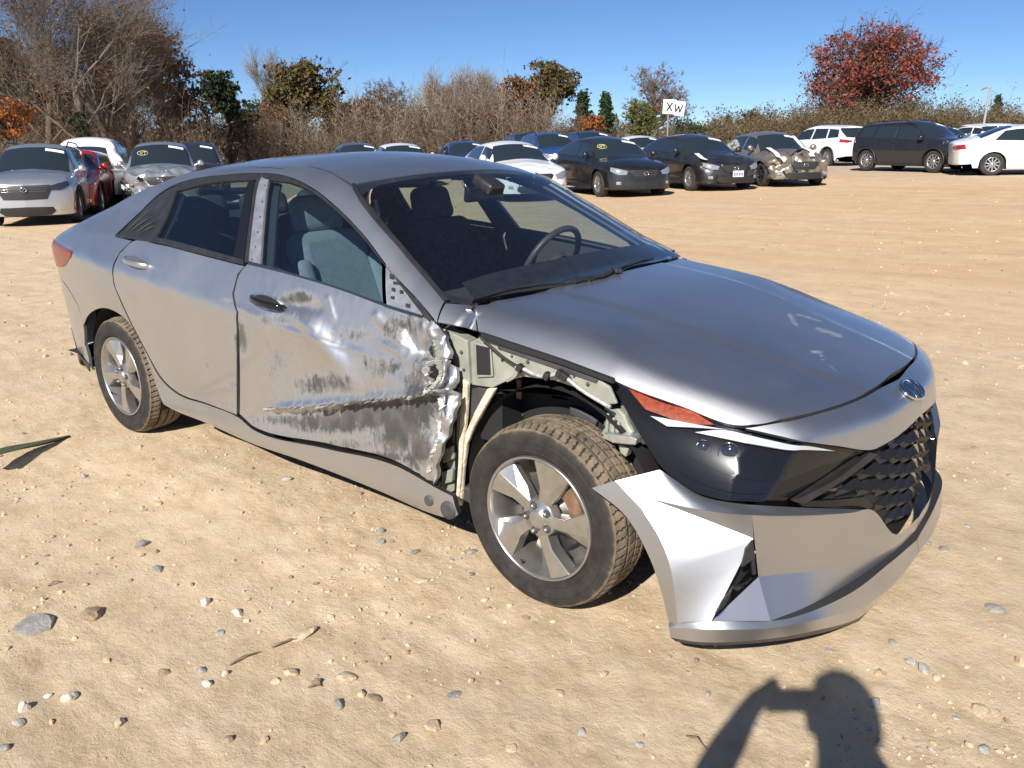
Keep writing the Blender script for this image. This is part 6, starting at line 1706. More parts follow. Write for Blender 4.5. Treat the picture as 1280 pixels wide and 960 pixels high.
BK = dict(grey=simple('grey_bark', (.165, .135, .108), .95, var=.35, vscale=3), dark=simple('dark_bark', (.085, .065, .05), .95, var=.35, vscale=3), pale=simple('pale_twig_bark', (.30, .245, .19), .95, var=.3, vscale=3), brown=simple('brown_twig_bark', (.135, .095, .068), .95, var=.35, vscale=2))
def skeleton(rng, H, spread, levels, trunk_r, lean=.08, fork=.35, nkids=(3, 5), up=.35, droop=0.0, trunkfrac=.55):
    """returns list of (p0, p1, r0, r1) segments and end points"""
    segs = []; ends = []
    def grow(p, d, L, r, lev):
        n = 4 if lev == 0 else 3
        pts = [p]; q = p.copy(); dd = d.copy()
        for i in range(n):
            dd = (dd+Vector((rng.gauss(0, .13), rng.gauss(0, .13), up*.12*(lev > 0)-droop*.1*lev))).normalized()
            q = q+dd*(L/n); pts.append(q.copy())
        re = r*(.55 if lev == 0 else .42)
        for i in range(n):
            segs.append((pts[i], pts[i+1], r+(re-r)*i/n, r+(re-r)*(i+1)/n, lev))
        if lev >= levels: ends.append((pts[-1], dd, lev)); ends.append((pts[-2], dd, lev)); return
        k = rng.randint(*nkids)+(2 if lev == 0 else 0)
        for j in range(k):
            t = rng.uniform(fork if lev == 0 else .25, 1.0) if j < k-1 else 1.0
            i = min(n-1, int(t*n)); f = t*n-i
            b = pts[i].lerp(pts[i+1], f)
            ax = Vector((rng.gauss(0, 1), rng.gauss(0, 1), rng.gauss(0, .25))).normalized()
            side = (ax-dd*ax.dot(dd)).normalized()
            an = rng.uniform(.45, .95)*spread if j < k-1 else rng.uniform(.1, .35)
            nd_ = (dd*math.cos(an)+side*math.sin(an)).normalized()
            grow(b, nd_, L*rng.uniform(.52, .78)*(1 if lev else .85), max(r*(1-t*.5)*rng.uniform(.42, .62), .014), lev+1)
    grow(Vector((0, 0, 0)), Vector((rng.gauss(0, lean), rng.gauss(0, lean), 1)).normalized(), H*trunkfrac, trunk_r, 0)
    return segs, ends
def seg_mesh(segs, sides=(7, 5, 4, 3, 3, 3)):
    mb = MB()
    for a, b, r0, r1, lev in segs: mb.tube([a, b], [r0, r1], sides[min(lev, 5)], cap=False)
    return mb
def leaf_mesh(name, pts, size, mat, rng, parent, flat=.0, jitter=.5, per=6, tintf=None):
    """clumps of folded leaf sprays: each spray is two small angled triangles pairs"""
    n = len(pts)*per
    rg = np.random.default_rng(rng.randrange(1 << 30))
    C = np.repeat(np.array([tuple(p) for p in pts]), per, 0)+rg.normal(0, jitter, (n, 3))*np.array([1, 1, .75])
    a = rg.normal(size=(n, 3)); a /= np.linalg.norm(a, axis=1, keepdims=True)
    b = rg.normal(size=(n, 3)); b -= a*(a*b).sum(1, keepdims=True); b /= np.linalg.norm(b, axis=1, keepdims=True)
    nrm = np.cross(a, b)
    s = size*rg.uniform(.55, 1.35, (n, 1))
    # five-point leaf spray, folded along its middle
    P = np.stack([C-a*s, C+b*s*.55+nrm*s*.2, C+a*s, C-b*s*.55+nrm*s*.2], 1).reshape(-1, 3)
    i = np.arange(n)[:, None]*4
    F = np.concatenate([i+np.array([[0, 1, 2]]), i+np.array([[0, 2, 3]])], 0)
    me = bpy.data.meshes.new(name)
    me.vertices.add(len(P)); me.vertices.foreach_set('co', P.astype(np.float32).ravel())
    me.loops.add(len(F)*3); me.loops.foreach_set('vertex_index', F.astype(np.int32).ravel())
    me.polygons.add(len(F)); me.polygons.foreach_set('loop_start', (np.arange(len(F))*3).astype(np.int32))
    me.update(calc_edges=True)
    clump = np.repeat(rg.random(len(pts)), per); t = np.clip(.55*clump+.45*rg.random(n), 0, 1)
    at = me.attributes.new('tint', 'FLOAT', 'POINT'); at.data.foreach_set('value', np.repeat(t, 4).astype(np.float32))
    me.materials.append(mat)
    o = bpy.data.objects.new(name, me); COL.objects.link(o); o.parent = parent
    return o
def strokes(name, A, B, r, mat, parent=None, tint=None):
    """many thin three-sided tapering sticks from A to B (numpy)"""
    A = np.asarray(A, float); B = np.asarray(B, float); n = len(A); r = np.broadcast_to(np.asarray(r, float), (n,))
    d = B-A; d /= np.maximum(np.linalg.norm(d, axis=1, keepdims=True), 1e-6)
    u = np.cross(d, np.array([.3, .5, .8])); u /= np.maximum(np.linalg.norm(u, axis=1, keepdims=True), 1e-6); v = np.cross(d, u)
    ring = [A+(u*math.cos(t)+v*math.sin(t))*r[:, None] for t in (0, 2.094, 4.189)]
    ring2 = [B+(u*math.cos(t)+v*math.sin(t))*r[:, None]*.45 for t in (0, 2.094, 4.189)]
    P = np.stack(ring+ring2, 1).reshape(-1, 3); i = np.arange(n)[:, None]*6
    F = np.concatenate([i+np.array([[0, 1, 4, 3]]), i+np.array([[1, 2, 5, 4]]), i+np.array([[2, 0, 3, 5]])], 0)
    me = bpy.data.meshes.new(name)
    me.vertices.add(len(P)); me.vertices.foreach_set('co', P.astype(np.float32).ravel())
    me.loops.add(len(F)*4); me.loops.foreach_set('vertex_index', F.astype(np.int32).ravel())
    me.polygons.add(len(F)); me.polygons.foreach_set('loop_start', (np.arange(len(F))*4).astype(np.int32))
    me.update(calc_edges=True); me.materials.append(mat)
    o = bpy.data.objects.new(name, me); COL.objects.link(o)
    if parent is not None: o.parent = parent
    return o
def twigs(ends, per, L, r, mat, rng, parent, up=.5):
    rg = np.random.default_rng(rng.randrange(1 << 30)); E = np.array([tuple(e[0]) for e in ends]); Dn = np.array([tuple(e[1]) for e in ends])
    A = np.repeat(E, per, 0); d = np.repeat(Dn, per, 0)*.8+rg.normal(0, .5, (len(A), 3))+np.array([0, 0, up]); d /= np.linalg.norm(d, axis=1, keepdims=True)
    B = A+d*L*rg.uniform(.4, 1.2, (len(A), 1))
    A2 = A+(B-A)*rg.uniform(.3, .8, (len(A), 1)); d2 = d+rg.normal(0, .45, d.shape); B2 = A2+d2/np.linalg.norm(d2, axis=1, keepdims=True)*L*.55
    return tag(strokes('twigs', np.concatenate([A, A2]), np.concatenate([B, B2]), r, mat, parent), kind='stuff')
def volume_tree(px, D, ytop, ybot, wpx, label, seed, leaf, bark='dark', nclump=90, per=46, lsize=.12, name='oak_tree', lobes=5, gap=.25, twig=2, cat='tree', top=1.0, crad=1.0):
    """crown filled by leaf clumps, each carried by its own limb"""
    rng = random.Random(seed); p, H = h_for(px, D, ytop); _, hb = h_for(px, D, ybot); w = wpx/FPX*D/2*.92
    root = empty(name, tuple(p), rng.uniform(0, 6.28)); tag(root, label, cat, 'trees round the yard')
    L = [(Vector((rng.uniform(-.5, .5)*w, rng.uniform(-.5, .5)*w, hb+(H-hb)*rng.uniform(.25, .72))), w*rng.uniform(.42, .62), (H-hb)*rng.uniform(.22, .36)) for _ in range(lobes)]
    L.append((Vector((0, 0, hb+(H-hb)*.70)), w*.55, (H-hb)*.30))
    C = []; tries = 0
    while len(C) < nclump and tries < 9000:
        tries += 1; c, rx, rz = rng.choice(L)
        d = Vector((rng.gauss(0, 1), rng.gauss(0, 1), rng.gauss(0, 1))).normalized()*rng.uniform(.45, 1.0)**.5
        q = c+Vector((d.x*rx, d.y*rx, d.z*rz))
        if q.z < hb or q.z > H*.985 or math.hypot(q.x, q.y) > w: continue
        if any((q-o).length < gap*w*.42 for o in C): continue
        C.append(q)
    segs = [(Vector((0, 0, -.1)), Vector((w*.02, 0, hb*.8)), H*.024, H*.019, 0), (Vector((w*.02, 0, hb*.8)), Vector((0, w*.03, hb+(H-hb)*.45)), H*.019, H*.010, 0), (Vector((0, w*.03, hb+(H-hb)*.45)), Vector((0, 0, H*.93)), H*.010, .02, 1)]
    pts = []; ends = []
    for q in C:
        z0 = max(hb*.55, min(q.z-.18*math.hypot(q.x, q.y)-.35*(H-hb)*rng.random(), H*.8)); a = Vector((0, 0, z0)); m = a.lerp(q, .55)+Vector((0, 0, -.06*(q-a).length))
        r = H*.0055*rng.uniform(.7, 1.3)+.012
        segs += [(a, m, r*1.5, r, 2), (m, q, r, r*.4, 3)]
        cr = w*.13*crad*rng.uniform(.7, 1.35)
        for k in range(4):
            e = q+Vector((rng.gauss(0, 1), rng.gauss(0, 1), rng.gauss(.2, .7)))*cr*.9; segs.append((m.lerp(q, rng.uniform(.5, 1)), e, r*.35, r*.15, 4)); ends.append((e, (e-q).normalized(), 4))
        C2 = [q+Vector((rng.gauss(0, 1), rng.gauss(0, 1), rng.gauss(0, .62)))*cr for _ in range(per//4)]
        pts += C2
    seg_mesh(segs).build('trunk', BK[bark], root)
    if twig: twigs(ends, twig, w*.16, .010*D/60, BK[bark], rng, root)
    leaf_mesh('crown', pts, lsize, LM[leaf], rng, root, jitter=w*.03, per=4)
    return root
def h_for(px, D, ytop):
    p = place(px, D); lo, hi = .2, 60.
    for _ in range(40):
        m = (lo+hi)/2
        if project(np.array([p[0], p[1], p[2]+m]))[1] > ytop: lo = m
        else: hi = m
    return p, lo
def broad(px, D, ytop, wpx, label, seed, leaf=None, bark='grey', levels=4, per=5, lsize=.13, keep=1.0, spread=1.0, name='broadleaf_tree', trunkfrac=.5, jit=.30, nk=(3, 4), cat='tree', fork=.35, lean=.06, tr=None, kmin=None, group='trees round the yard', tw=0, tl=.9):
    rng = random.Random(seed); p, H = h_for(px, D, ytop); w = wpx/FPX*D*1.02
    segs, ends = skeleton(rng, H, spread, levels, tr or max(.05, H*.020), lean=lean, nkids=nk, trunkfrac=trunkfrac, fork=fork)
    zs = max(e[0].z for e in ends); xs = np.array([[e[0].x, e[0].y] for e in ends]); c = xs.mean(0); half_w = np.percentile(np.linalg.norm(xs-c, axis=1), 96)
    sz = H/(zs*1.02); sx = (w/2)/max(half_w, .1)
    def tf(v): return Vector(((v.x-c[0]*min(1, v.z/zs))*sx, (v.y-c[1]*min(1, v.z/zs))*sx, v.z*sz))
    segs = [(tf(a), tf(b), r0, r1, l) for a, b, r0, r1, l in segs]
    root = empty(name, tuple(p), rng.uniform(0, 6.28)); tag(root, label, cat, group)
    mb = seg_mesh(segs); mb.build('trunk', BK[bark], root)
    if tw: twigs([(tf(e[0]), e[1]) for e in ends], tw, tl, .0095*D/60, BK[bark], rng, root)
    if leaf:
        pts = [tf(e[0]) for e in ends if rng.random() < keep]
        if kmin: pts = [q for q in pts if q.z > kmin*H]
        leaf_mesh('crown', pts, lsize, LM[leaf], rng, root, jitter=jit*max(.5, min(1.6, w/6)), per=per)
    return root
def conifer(px, D, ytop, wpx, label, seed, leaf='green', n=900, name='evergreen_tree', lsize=.20, base=.06, shape=1.0):
    rng = random.Random(seed); p, H = h_for(px, D, ytop); w = wpx/FPX*D/2
    root = empty(name, tuple(p), rng.uniform(0, 6)); tag(root, label, 'tree', 'trees round the yard')
    segs = [(Vector((0, 0, 0)), Vector((0, 0, H*.97)), H*.016, .01, 0)]; pts = []
    for k in range(int(n/14)):
        z = H*(base+(1-base)*(rng.random()**1.15)); t = (z/H-base)/(1-base)
        r = w*(1-t)**(.75*shape)*rng.uniform(.55, 1.12)*(.55+.45*min(1, t*5)); a = rng.uniform(0, 6.283)
        e = Vector((r*math.cos(a), r*math.sin(a), z+rng.uniform(-.1, .15)*r)); segs.append((Vector((0, 0, z-.1*r)), e, .03, .008, 3))
        for q in range(14):
            f = rng.uniform(.25, 1.0); pts.append(Vector((0, 0, z-.1*r)).lerp(e, f)+Vector((rng.gauss(0, .12), rng.gauss(0, .12), rng.gauss(0, .12)))*max(.4, w*.5))
    seg_mesh(segs).build('trunk', BK['dark'], root)
    leaf_mesh('crown', pts, lsize, LM[leaf], rng, root, jitter=.16*max(.6, w*.5), per=4)
    return root
# left: tall half-bare trees
broad(110, 40, -85, 215, 'tall grey bare tree with leaning trunks behind the silver crossover', 21, 'russet', 'grey', 5, 2, .075, .35, .85, 'bare_tree', .60, .35, (3, 4), tw=1, tl=1.3, tr=.26)
broad(152, 43, -60, 190, 'tall bare tree with pale straight trunk behind the white pickup', 22, 'russet', 'grey', 5, 2, .075, .22, .75, 'bare_tree', .62, .35, (3, 4), tw=1, tl=1.3, tr=.24, lean=.03)
broad(58, 42, -75, 190, 'tall bare tree with purplish twigs at the yard corner', 23, 'russet', 'brown', 5, 2, .075, .40, .9, 'bare_tree', .58, .35, (3, 4), tw=1, tl=1.3, tr=.22)
broad(128, 46, -30, 130, 'slender bare tree between the two tall grey trees', 71, 'russet', 'brown', 5, 1, .075, .3, .7, 'bare_tree', .6, .35, (3, 4), tw=1, tl=1.2, tr=.17)
broad(176, 44, 0, 120, 'slender bare tree with fine twigs right of the pale trunk', 72, None, 'grey', 5, 1, .07, .3, .75, 'bare_tree', .6, .35, (3, 4), tw=1, tl=1.2, tr=.16)
volume_tree(205, 48, 24, 150, 105, 'dark broad tree with russet leaves beyond the smashed silver SUV', 24, 'russet', 'dark', 130, 56, .11, 'russet_tree', twig=5)
volume_tree(226, 50, 92, 188, 62, 'small dark bushy tree below the russet tree', 25, 'darkg', 'dark', 50, 44, .10, 'dark_tree')
volume_tree(14, 36, 122, 190, 84, 'orange leaved small tree at the yard corner', 26, 'orange', 'dark', 50, 44, .075, 'orange_tree', gap=.3)
volume_tree(20, 52, 38, 180, 90, 'dark evergreen behind the orange leaved tree', 27, 'darkg', 'dark', 110, 60, .16, 'evergreen_tree')
volume_tree(84, 54, 60, 188, 110, 'dark evergreen behind the leaning bare trunks', 28, 'darkg', 'dark', 110, 60, .16, 'evergreen_tree')
volume_tree(150, 55, 62, 188, 100, 'dark evergreen behind the pale straight trunk', 29, 'darkg', 'dark', 110, 60, .16, 'evergreen_tree')
volume_tree(105, 38, 138, 186, 30, 'ivy covered stump below the leaning bare trunks', 30, 'green', 'dark', 26, 44, .06, 'ivy_bush', cat='bush')
# middle
volume_tree(286, 56, 86, 150, 52, 'dark pointed pine beside the brown thicket', 31, 'green', 'dark', 80, 60, .13, 'evergreen_tree', lobes=4)
volume_tree(262, 54, 122, 185, 52, 'brown leaved bush left of the dark pointed pine', 32, 'rust', 'brown', 40, 30, .075, 'brown_bush', twig=6)
volume_tree(308, 53, 124, 188, 50, 'yellow green bushy tree right of the dark pointed pine', 33, 'green', 'dark', 70, 60, .12, 'green_tree')
volume_tree(266, 50, 172, 196, 40, 'low yellow green shrub below the brown leaved bush', 34, 'lime', 'dark', 24, 44, .07, 'green_shrub', cat='bush')
broad(337, 62, 64, 34, 'slim bare tree with upright twigs left of the round oak', 35, None, 'pale', 4, name='bare_tree', spread=.6, tw=1, tl=.9)
volume_tree(380, 62, 74, 172, 108, 'round oak with olive brown leaves above the thicket', 36, 'olive', 'dark', 150, 64, .15, 'oak_tree', gap=.24, lobes=7, crad=.85)
volume_tree(420, 60, 118, 176, 54, 'small oak with golden brown leaves beside the round oak', 37, 'olive', 'dark', 70, 56, .13, 'oak_tree')
volume_tree(487, 64, 106, 160, 84, 'thin tree with sparse russet leaves above the thicket', 38, 'rust', 'brown', 70, 16, .085, 'thin_tree', twig=8, gap=.3)
broad(558, 66, 94, 62, 'bare pale grey tree with feathery twigs', 39, None, 'pale', 5, name='bare_tree', spread=.75, nk=(3, 4), tw=2, tl=1.0)
broad(598, 64, 92, 58, 'bare tree with tan twigs beside the rust leaved oak', 40, 'tan', 'pale', 5, 1, .07, .3, .8, 'bare_tree', .5, .3, (3, 4), tw=2, tl=1.0)
volume_tree(678, 67, 77, 165, 84, 'tall oak with green and orange leaves behind the blue SUV', 41, 'olive', 'dark', 140, 60, .15, 'oak_tree', gap=.24, lobes=6, crad=.85)
volume_tree(642, 64, 94, 168, 72, 'rust leaved oak left of the tall green and orange oak', 42, 'rust', 'dark', 110, 56, .13, 'oak_tree', gap=.25)
conifer(728, 66, 116, 46, 'narrow dark pine behind the orange shrub', 43, 'green', 2200, lsize=.13, shape=1.3)
conifer(756, 64, 120, 46, 'second dark pine beside the red twigged tree', 44, 'green', 2200, lsize=.13, shape=1.3)
volume_tree(735, 56, 141, 170, 40, 'round orange shrub behind the navy SUV', 45, 'orange', 'dark', 40, 44, .075, 'orange_shrub', cat='bush')
volume_tree(815, 70, 81, 150, 92, 'airy tree with reddish sparse leaves behind the sign', 46, 'red', 'grey', 70, 12, .095, 'airy_tree', twig=8, gap=.32)
volume_tree(798, 58, 122, 178, 60, 'bushy light green cedar behind the navy SUV', 47, 'lime', 'dark', 80, 44, .085, 'evergreen_tree')
volume_tree(858, 60, 146, 178, 50, 'low green cedar right of the sign post', 48, 'green', 'dark', 50, 44, .085, 'evergreen_tree')
conifer(908, 95, 145, 18, 'small far pine above the champagne sedan', 49, 'green', 500, lsize=.16)
volume_tree(938, 90, 137, 172, 42, 'far green and brown tree above the champagne sedan', 50, 'olive', 'dark', 50, 40, .13, 'green_tree')
volume_tree(1066, 78, 30, 150, 196, 'great red maple standing above the hedge', 51, 'red', 'dark', 210, 56, .15, 'red_maple', lobes=12, gap=.32, twig=2, crad=.62)
conifer(1240, 88, 121, 30, 'small green pine beside the lamp post', 52, 'green', 800, lsize=.14)
broad(1175, 92, 150, 40, 'bare purplish bush in the far hedge', 53, None, 'brown', 4, name='bare_bush', spread=1.0, cat='bush', tw=4)
volume_tree(452, 61, 124, 178, 56, 'golden brown small tree beside the small oak', 81, 'rust', 'brown', 60, 40, .10, 'brown_tree', twig=4)
volume_tree(532, 60, 132, 178, 50, 'olive bushy tree before the feathery grey tree', 82, 'olive', 'dark', 60, 44, .11, 'olive_tree')
volume_tree(578, 60, 128, 178, 54, 'tan leaved bushy tree below the tan twigged tree', 83, 'tan', 'brown', 60, 26, .09, 'tan_tree', twig=5)
volume_tree(345, 57, 128, 184, 56, 'brown leaved tree in front of the slim bare tree', 84, 'rust', 'brown', 60, 36, .10, 'brown_tree', twig=5)
volume_tree(610, 60, 138, 180, 44, 'russet bush left of the rust leaved oak', 85, 'russet', 'brown', 50, 40, .10, 'russet_bush', twig=4, cat='bush')
# brushwood: a thicket nobody could count, twigs and dry leaves
def thicket(name, spans, num, label, seed, cols, wid=.011):
    rg = np.random.default_rng(seed); As = []; Bs = []; Rs = []; LP = []
    h2 = np.array([CF[0], CF[1]]); h2 /= np.linalg.norm(h2)
    for (px0, px1, y0, y1, D0, D1, dens) in spans:
        n = int(num*dens); t = rg.random(n); px = px0+(px1-px0)*t; D = D0+(D1-D0)*rg.random(n)
        d = CF[None]+CR[None]*((px-640)/FPX)[:, None]+CU[None]*((480-176)/FPX); k = D/(d[:, :2]@h2)
        x = CAM[0]+d[:, 0]*k; y = CAM[1]+d[:, 1]*k; z = ground_z(x, y)
        ytop = y0+(y1-y0)*t+rg.normal(0, 4, n)+6*np.sin(px*.11)
        top = CAM[2]+(176-(px-640)*.0138-ytop)/FPX*D; H = np.maximum(.8, (top-z)*rg.uniform(.3, 1.0, n)**.7)
        q = np.stack([x, y, z], -1); dr = np.stack([rg.normal(0, .15, n), rg.normal(0, .15, n), np.ones(n)], -1); r = wid*D/60*rg.uniform(.7, 1.9, n); m = 5
        for s_ in range(m):
            dr = dr+rg.normal(0, .10, (n, 3)); q2 = q+dr*(H/m)[:, None]
            As.append(q); Bs.append(q2); Rs.append(r*(1-.15*s_))
            if s_ >= 1:
                for _ in range(4):
                    st = q+(q2-q)*rg.random((n, 1)); e = st+np.stack([rg.normal(0, .5, n), rg.normal(0, .5, n), rg.uniform(.2, 1.1, n)], -1)*(H*.17)[:, None]
                    As.append(st); Bs.append(e); Rs.append(r*.5); LP.append(e)
            q = q2
    o = strokes(name, np.concatenate(As), np.concatenate(Bs), np.concatenate(Rs), BK[cols[0]]); tag(o, label, 'thicket', kind='stuff')
    LP = np.concatenate(LP); LP = LP[rg.permutation(len(LP))[:int(len(LP)*cols[2])]]
    leaf_mesh('dry_leaves', LP, cols[3], LM[cols[1]], random.Random(seed), o, jitter=.25, per=2)
    return o
thicket('thicket', [(330, 450, 148, 150, 52, 60, .9), (430, 560, 146, 138, 54, 64, 1.3), (540, 720, 132, 146, 56, 64, 1.6), (250, 345, 152, 146, 48, 56, .7), (700, 880, 162, 158, 54, 66, .8), (120, 270, 120, 140, 40, 52, .9), (-20, 130, 120, 120, 40, 50, .6), (-420, -20, 120, 120, 40, 56, .9)], 440, 'brown brushwood thicket of bare stems along the yard edge', 61, ('brown', 'brush', .16, .075))
thicket('saplings', [(330, 450, 128, 132, 53, 60, .6), (430, 560, 128, 118, 54, 64, 1.0), (540, 700, 108, 122, 56, 64, 1.2), (120, 270, 120, 135, 42, 52, .4), (-20, 130, 120, 120, 42, 50, .3)], 130, 'pale bare saplings standing through the brown brushwood', 63, ('pale', 'tan', .10, .07), .016)
thicket('distant_wood', [(-60, 330, 150, 162, 66, 78, 1.0), (320, 620, 160, 160, 72, 84, .9), (600, 900, 160, 160, 74, 88, .9)], 420, 'distant dark wood showing through gaps in the brushwood', 64, ('dark', 'hedge', .55, .16), .03)
thicket('hedge', [(860, 1000, 158, 146, 70, 90, 1.0), (985, 1140, 144, 134, 68, 88, 1.5), (1120, 1300, 136, 146, 72, 92, 1.6), (1300, 1800, 146, 140, 72, 96, 1.3)], 900, 'olive brown hedge of brushwood behind the far cars', 62, ('brown', 'hedge', .50, .11), .010)
# ---- row sign with two boards, lamp post
def sign():
    p, H = h_for(834, 29, 124); root = empty('row_sign', tuple(p)); tag(root, 'tall post carrying two white boards lettered X and W', 'sign')
    mb = MB(); mb.tube([(0, 0, 0), (0, 0, H)], .028, 10); mb.build('post', simple('galvanised_post', (.38, .38, .38), .45, .6), root)
    cam_dir = math.atan2(CAM[1]-p[1], CAM[0]-p[0])
    white = simple('white_board', (.82, .82, .80), .5, var=.05); ink = simple('black_letter', (.015, .015, .015), .6)
    for (ox, oz, an, ch, tilt) in ((.03, -.24, .25, 'X', .04), (.33, -.30, -.35, 'W', .16)):
        b = empty('board'); b.parent = root
        right = Vector((-math.sin(cam_dir), math.cos(cam_dir), 0)); fw = Vector((math.cos(cam_dir), math.sin(cam_dir), 0))
        b.location = right*ox+fw*.05+Vector((0, 0, H+oz)); b.rotation_euler = (0, 0, cam_dir+math.pi/2+an)
        mb = MB(); R = Matrix.Rotation(tilt, 3, 'Y'); mb.box((0, 0, 0), (.44, .02, .46), R); bevelled(mb.build('panel', white, b), .006)
        st = {'X': [((-.09, -.13), (.09, .13)), ((-.09, .13), (.09, -.13))], 'W': [((-.13, .12), (-.07, -.12)), ((-.07, -.12), (0, .08)), ((0, .08), (.07, -.12)), ((.07, -.12), (.13, .12))]}[ch]
        mb = MB()
        for (a, c) in st:
            a = Vector((a[0], -.015, a[1])); c = Vector((c[0], -.015, c[1])); d = (c-a); w = Vector((-d.z, 0, d.x)).normalized()*.022
            mb.prism([R @ (a-w), R @ (a+w), R @ (c+w), R @ (c-w)], R @ Vector((0, -.004, 0)))
        recalc(mb.build('letter', ink, b))
sign()
def lamp():
    p, H = h_for(1226, 62, 111); root = empty('lamp_post', tuple(p)); tag(root, 'slim grey lamp post standing in the far hedge', 'lamp post')
    g = simple('weathered_grey_pole', (.33, .32, .30), .7)
    mb = MB(); mb.tube([(0, 0, 0), (.05, 0, H*.5), (.10, 0, H)], [.10, .08, .06], 10); mb.build('pole', g, root)
    mb = MB(); mb.tube([(.10, 0, H), (.0, .05, H+.12), (-.25, .15, H+.10), (-.5, .25, H-.05)], [.05, .06, .09, .06], 8); mb.build('lamp_head', g, root)
lamp()
# ================================================================ the photographer, standing behind the camera
def from_shadow(px, py, z):
    s = on_ground(px, py); k = (z-s[2])/SUN.z
    return Vector((s[0]+SUN.x*k, s[1]+SUN.y*k, z))
def photographer():
    F = Vector((math.cos(YAW), math.sin(YAW), 0)); Rt = Vector((F.y, -F.x, 0)); U = Vector((0, 0, 1)); C = Vector(CAM)
    head = from_shadow(1052, 897, 1.63)
    back = head-F*.02
    feet = Vector((head.x, head.y, 0))-F*.10
    feet.z = gz(feet.x, feet.y)
    root = empty('person', tuple(feet)); tag(root, 'person in dark jacket and jeans holding up a phone with both hands', 'person')
    def loc(v): return v-feet
    neck = head-U*.17-F*.01; chest = head-U*.42-F*.03; waist = head-U*.70-F*.04; pelvis = head-U*.82-F*.04
    lw = from_shadow(938, 884, 1.47); lh = from_shadow(957, 864, 1.502)
    le = from_shadow(884, 975, 1.25)
    ls = head-U*.29-Rt*.19-F*.02; rs = head-U*.29+Rt*.19-F*.02
    ph = C-F*.012+Rt*.035
    rw = ph+Rt*.13-U*.06-F*.05; re = rs+Rt*.10+F*.08-U*.27; rh = ph+Rt*.10-U*.02-F*.015
    P = []; E = []; Rd = []
    def v(p, r): P.append(loc(p)); Rd.append(r if hasattr(r, '__len__') else (r, r)); return len(P)-1
    def link(a, b): E.append((a, b))
    pv = v(pelvis, (.165, .115)); wa = v(waist, (.15, .105)); ch = v(chest, (.17, .115)); nb = v(head-U*.24-F*.02, (.10, .085)); nk = v(neck, .058); jaw = v(head-U*.085+F*.012, (.062, .075)); hc = v(head, (.078, .095)); ht = v(head+U*.085-F*.008, (.066, .08))
    for a, b in ((pv, wa), (wa, ch), (ch, nb), (nb, nk), (nk, jaw), (jaw, hc), (hc, ht)): link(a, b)
    for s, sh, el, wr, hd in ((-1, ls, le, lw, lh), (1, rs, re, rw, rh)):
        a = v(sh, .070); m = v(sh.lerp(el, .5), .056); b = v(el, .048); f = v(el.lerp(wr, .45), .044); w = v(wr, .030); h = v(hd, (.034, .020))
        for x, y in ((nb, a), (a, m), (m, b), (b, f), (f, w), (w, h)): link(x, y)
        out = Rt*s
        for k in range(4):      # fingers curl round the phone's back edge
            base = hd+F*.012+U*(.012-.016*k)-out*.005; 
            i0 = v(base, .0095); i1 = v(base+F*.016-out*.020+U*.004, .0085); i2 = v(base+F*.012-out*(.045-.006*abs(k-1.3)), .0075)
            link(h, i0); link(i0, i1); link(i1, i2)
        t0 = v(hd-F*.012-U*.020, .011); t1 = v(hd-F*.022-out*.028-U*.012, .010); t2 = v(hd-F*.018-out*.052, .0085); link(h, t0); link(t0, t1); link(t1, t2)
        hip = pelvis+out*.095-U*.06; kn = Vector((feet.x, feet.y, 0))+out*.13+F*.02+U*.50; an = Vector((feet.x, feet.y, feet.z))+out*.15+U*.09; toe = an+F*.17+out*.03-U*.055
        a = v(hip, .098); m = v(hip.lerp(kn, .5), .080); b = v(kn, .060); c = v(kn.lerp(an, .35), .058); d = v(an, .042); e = v(toe, (.045, .030)); hl = v(an-F*.045-U*.045, .036)
        for x, y in ((pv, a), (a, m), (m, b), (b, c), (c, d), (d, e), (d, hl)): link(x, y)
    me = bpy.data.meshes.new('body'); me.from_pydata(P, E, []); o = bpy.data.objects.new('body', me); COL.objects.link(o); o.parent = root
    me.skin_vertices.new() if hasattr(me.skin_vertices, 'new') and len(me.skin_vertices) == 0 else None
    md = o.modifiers.new('skin', 'SKIN'); md.use_smooth_shade = True
    if len(me.skin_vertices) == 0:
        bpy.context.view_layer.objects.active = o
        try: bpy.ops.object.skin_root_mark()
        except Exception: pass
    for i, sv_ in enumerate(me.skin_vertices[0].data): sv_.radius = Rd[i]; sv_.use_root = (i == 0)
    sb = o.modifiers.new('sub', 'SUBSURF'); sb.levels = 2; sb.render_levels = 2
    dg = bpy.context.evaluated_depsgraph_get(); ev = o.evaluated_get(dg); m2 = bpy.data.meshes.new_from_object(ev); o.modifiers.clear(); o.data = m2
    skin = simple('skin', (.52, .33, .24), .55, var=.08); jk = simple('navy_jacket', (.03, .035, .05), .85, var=.2, vscale=20); jn = simple('blue_jeans', (.05, .07, .13), .9, var=.2, vscale=30); shoe = simple('brown_boots', (.06, .04, .03), .7)
    m2.materials.clear()
    for m in (skin, jk, jn, shoe): m2.materials.append(m)
    wl_, wr_ = loc(lw), loc(rw)
    for pl in m2.polygons:
        c = pl.center
        if c.z < .13: k = 3
        elif c.z < (pelvis.z-feet.z)+.05 and math.hypot(c.x-loc(pelvis).x, c.y-loc(pelvis).y) < .45 and c.z < loc(pelvis).z+.02: k = 2
        elif c.z > loc(neck).z-.02 and (c-loc(head)).length < .26 or (c-loc(lh)).length < .075 or (c-loc(rh)).length < .075: k = 0
        else: k = 1
        pl.material_index = k
    m2.polygons.foreach_set('use_smooth', [True]*len(m2.polygons))
    # hair, face details, ears
    hairm = simple('dark_brown_hair', (.03, .02, .014), .7, var=.3, vscale=40, bump=.6, bscale=120)
    mb = MB(); V = []; Fc = []
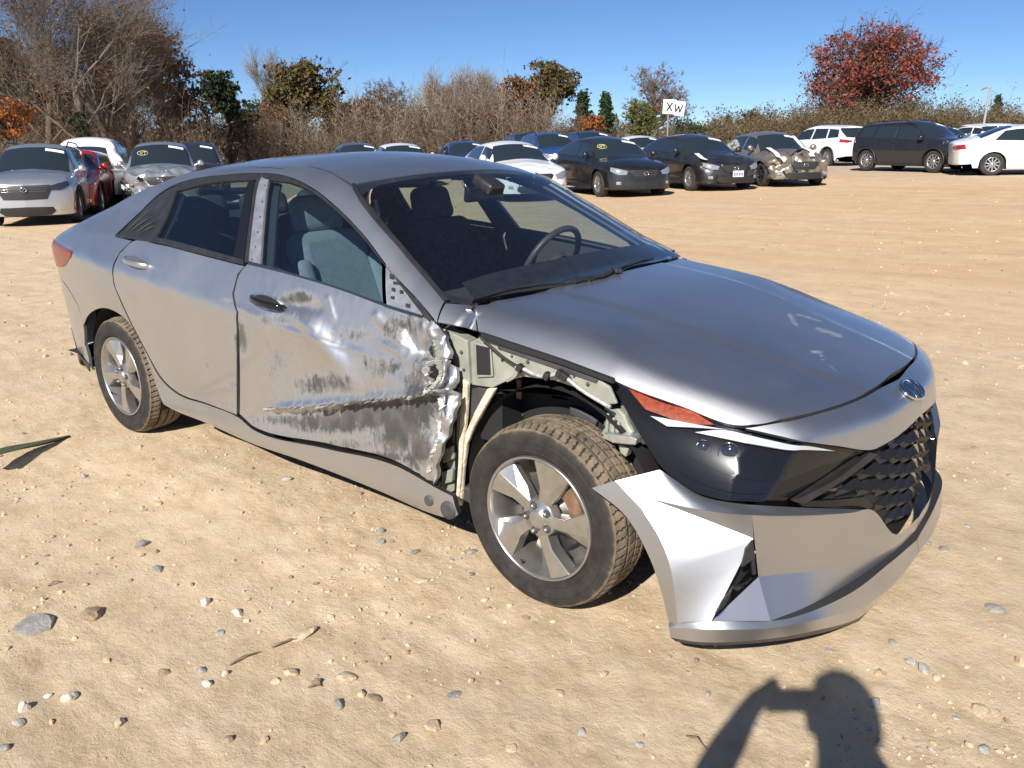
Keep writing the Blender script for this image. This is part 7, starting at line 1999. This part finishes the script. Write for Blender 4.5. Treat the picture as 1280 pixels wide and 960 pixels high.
    for i in range(9):
        ph_ = math.radians(2+i*13)
        for j in range(24):
            th = 2*math.pi*j/24; d = Vector((math.cos(th)*math.sin(ph_), math.sin(th)*math.sin(ph_), math.cos(ph_)))
            w = F*d.x*.112+Rt*d.y*.093+U*d.z*.125
            if d.x > .3 and ph_ > 1.05: w = w*.86
            V.append(loc(head+U*.015-F*.012)+w)
    for i in range(8):
        for j in range(24): Fc.append((i*24+j, i*24+(j+1) % 24, (i+1)*24+(j+1) % 24, (i+1)*24+j))
    mb.add(V, Fc, True); mb.build('hair', hairm, root)
    fc = loc(head)
    mb = MB(); mb.tube([fc+F*.088+U*.012, fc+F*.112-U*.022, fc+F*.095-U*.034], [.009, .014, .010], 8); mb.build('nose', skin, root)
    for s in (-1, 1):
        mb = MB(); mb.lathe([(-.008, .004), (-.004, .026), (.006, .030), (.010, .018)], 14, 'x'); e = mb.build('ear', skin, root); e.location = fc+Rt*s*.080-U*.012; e.rotation_euler = (0, 0, math.atan2(Rt.y*s, Rt.x*s))
        mb = MB(); mb.lathe([(-.006, .0), (-.004, .010), (.002, .012)], 12, 'z'); e = mb.build('eye', simple('eye', (.05, .04, .035), .2), root); e.location = fc+F*.090+Rt*s*.032+U*.008; e.rotation_euler = F.to_track_quat('Z', 'Y').to_euler()
    mb = MB(); mb.tube([fc+F*.086+Rt*(.022*k)-U*(.062-.003*abs(k)) for k in (-1, -.5, 0, .5, 1)], [.003, .006, .007, .006, .003], 8); mb.build('mouth', simple('lips', (.38, .17, .14), .5), root)
    # the phone, held level just behind the lens
    mb = MB(); mb.box((0, 0, 0), (.160, .008, .076)); p = mb.build('phone', simple('black_phone', (.012, .012, .014), .2, 0, .6)); bevelled(p, .0035, 3)
    p.location = ph-F*.004; p.rotation_euler = (0, 0, math.atan2(Rt.y, Rt.x)); tag(p, 'black phone held level in both hands of the photographer', 'phone')
    mb = MB(); mb.box((0, -.0046, 0), (.150, .001, .068)); mb.build('screen', simple('dark_screen', (.02, .025, .03), .08), p)
photographer()
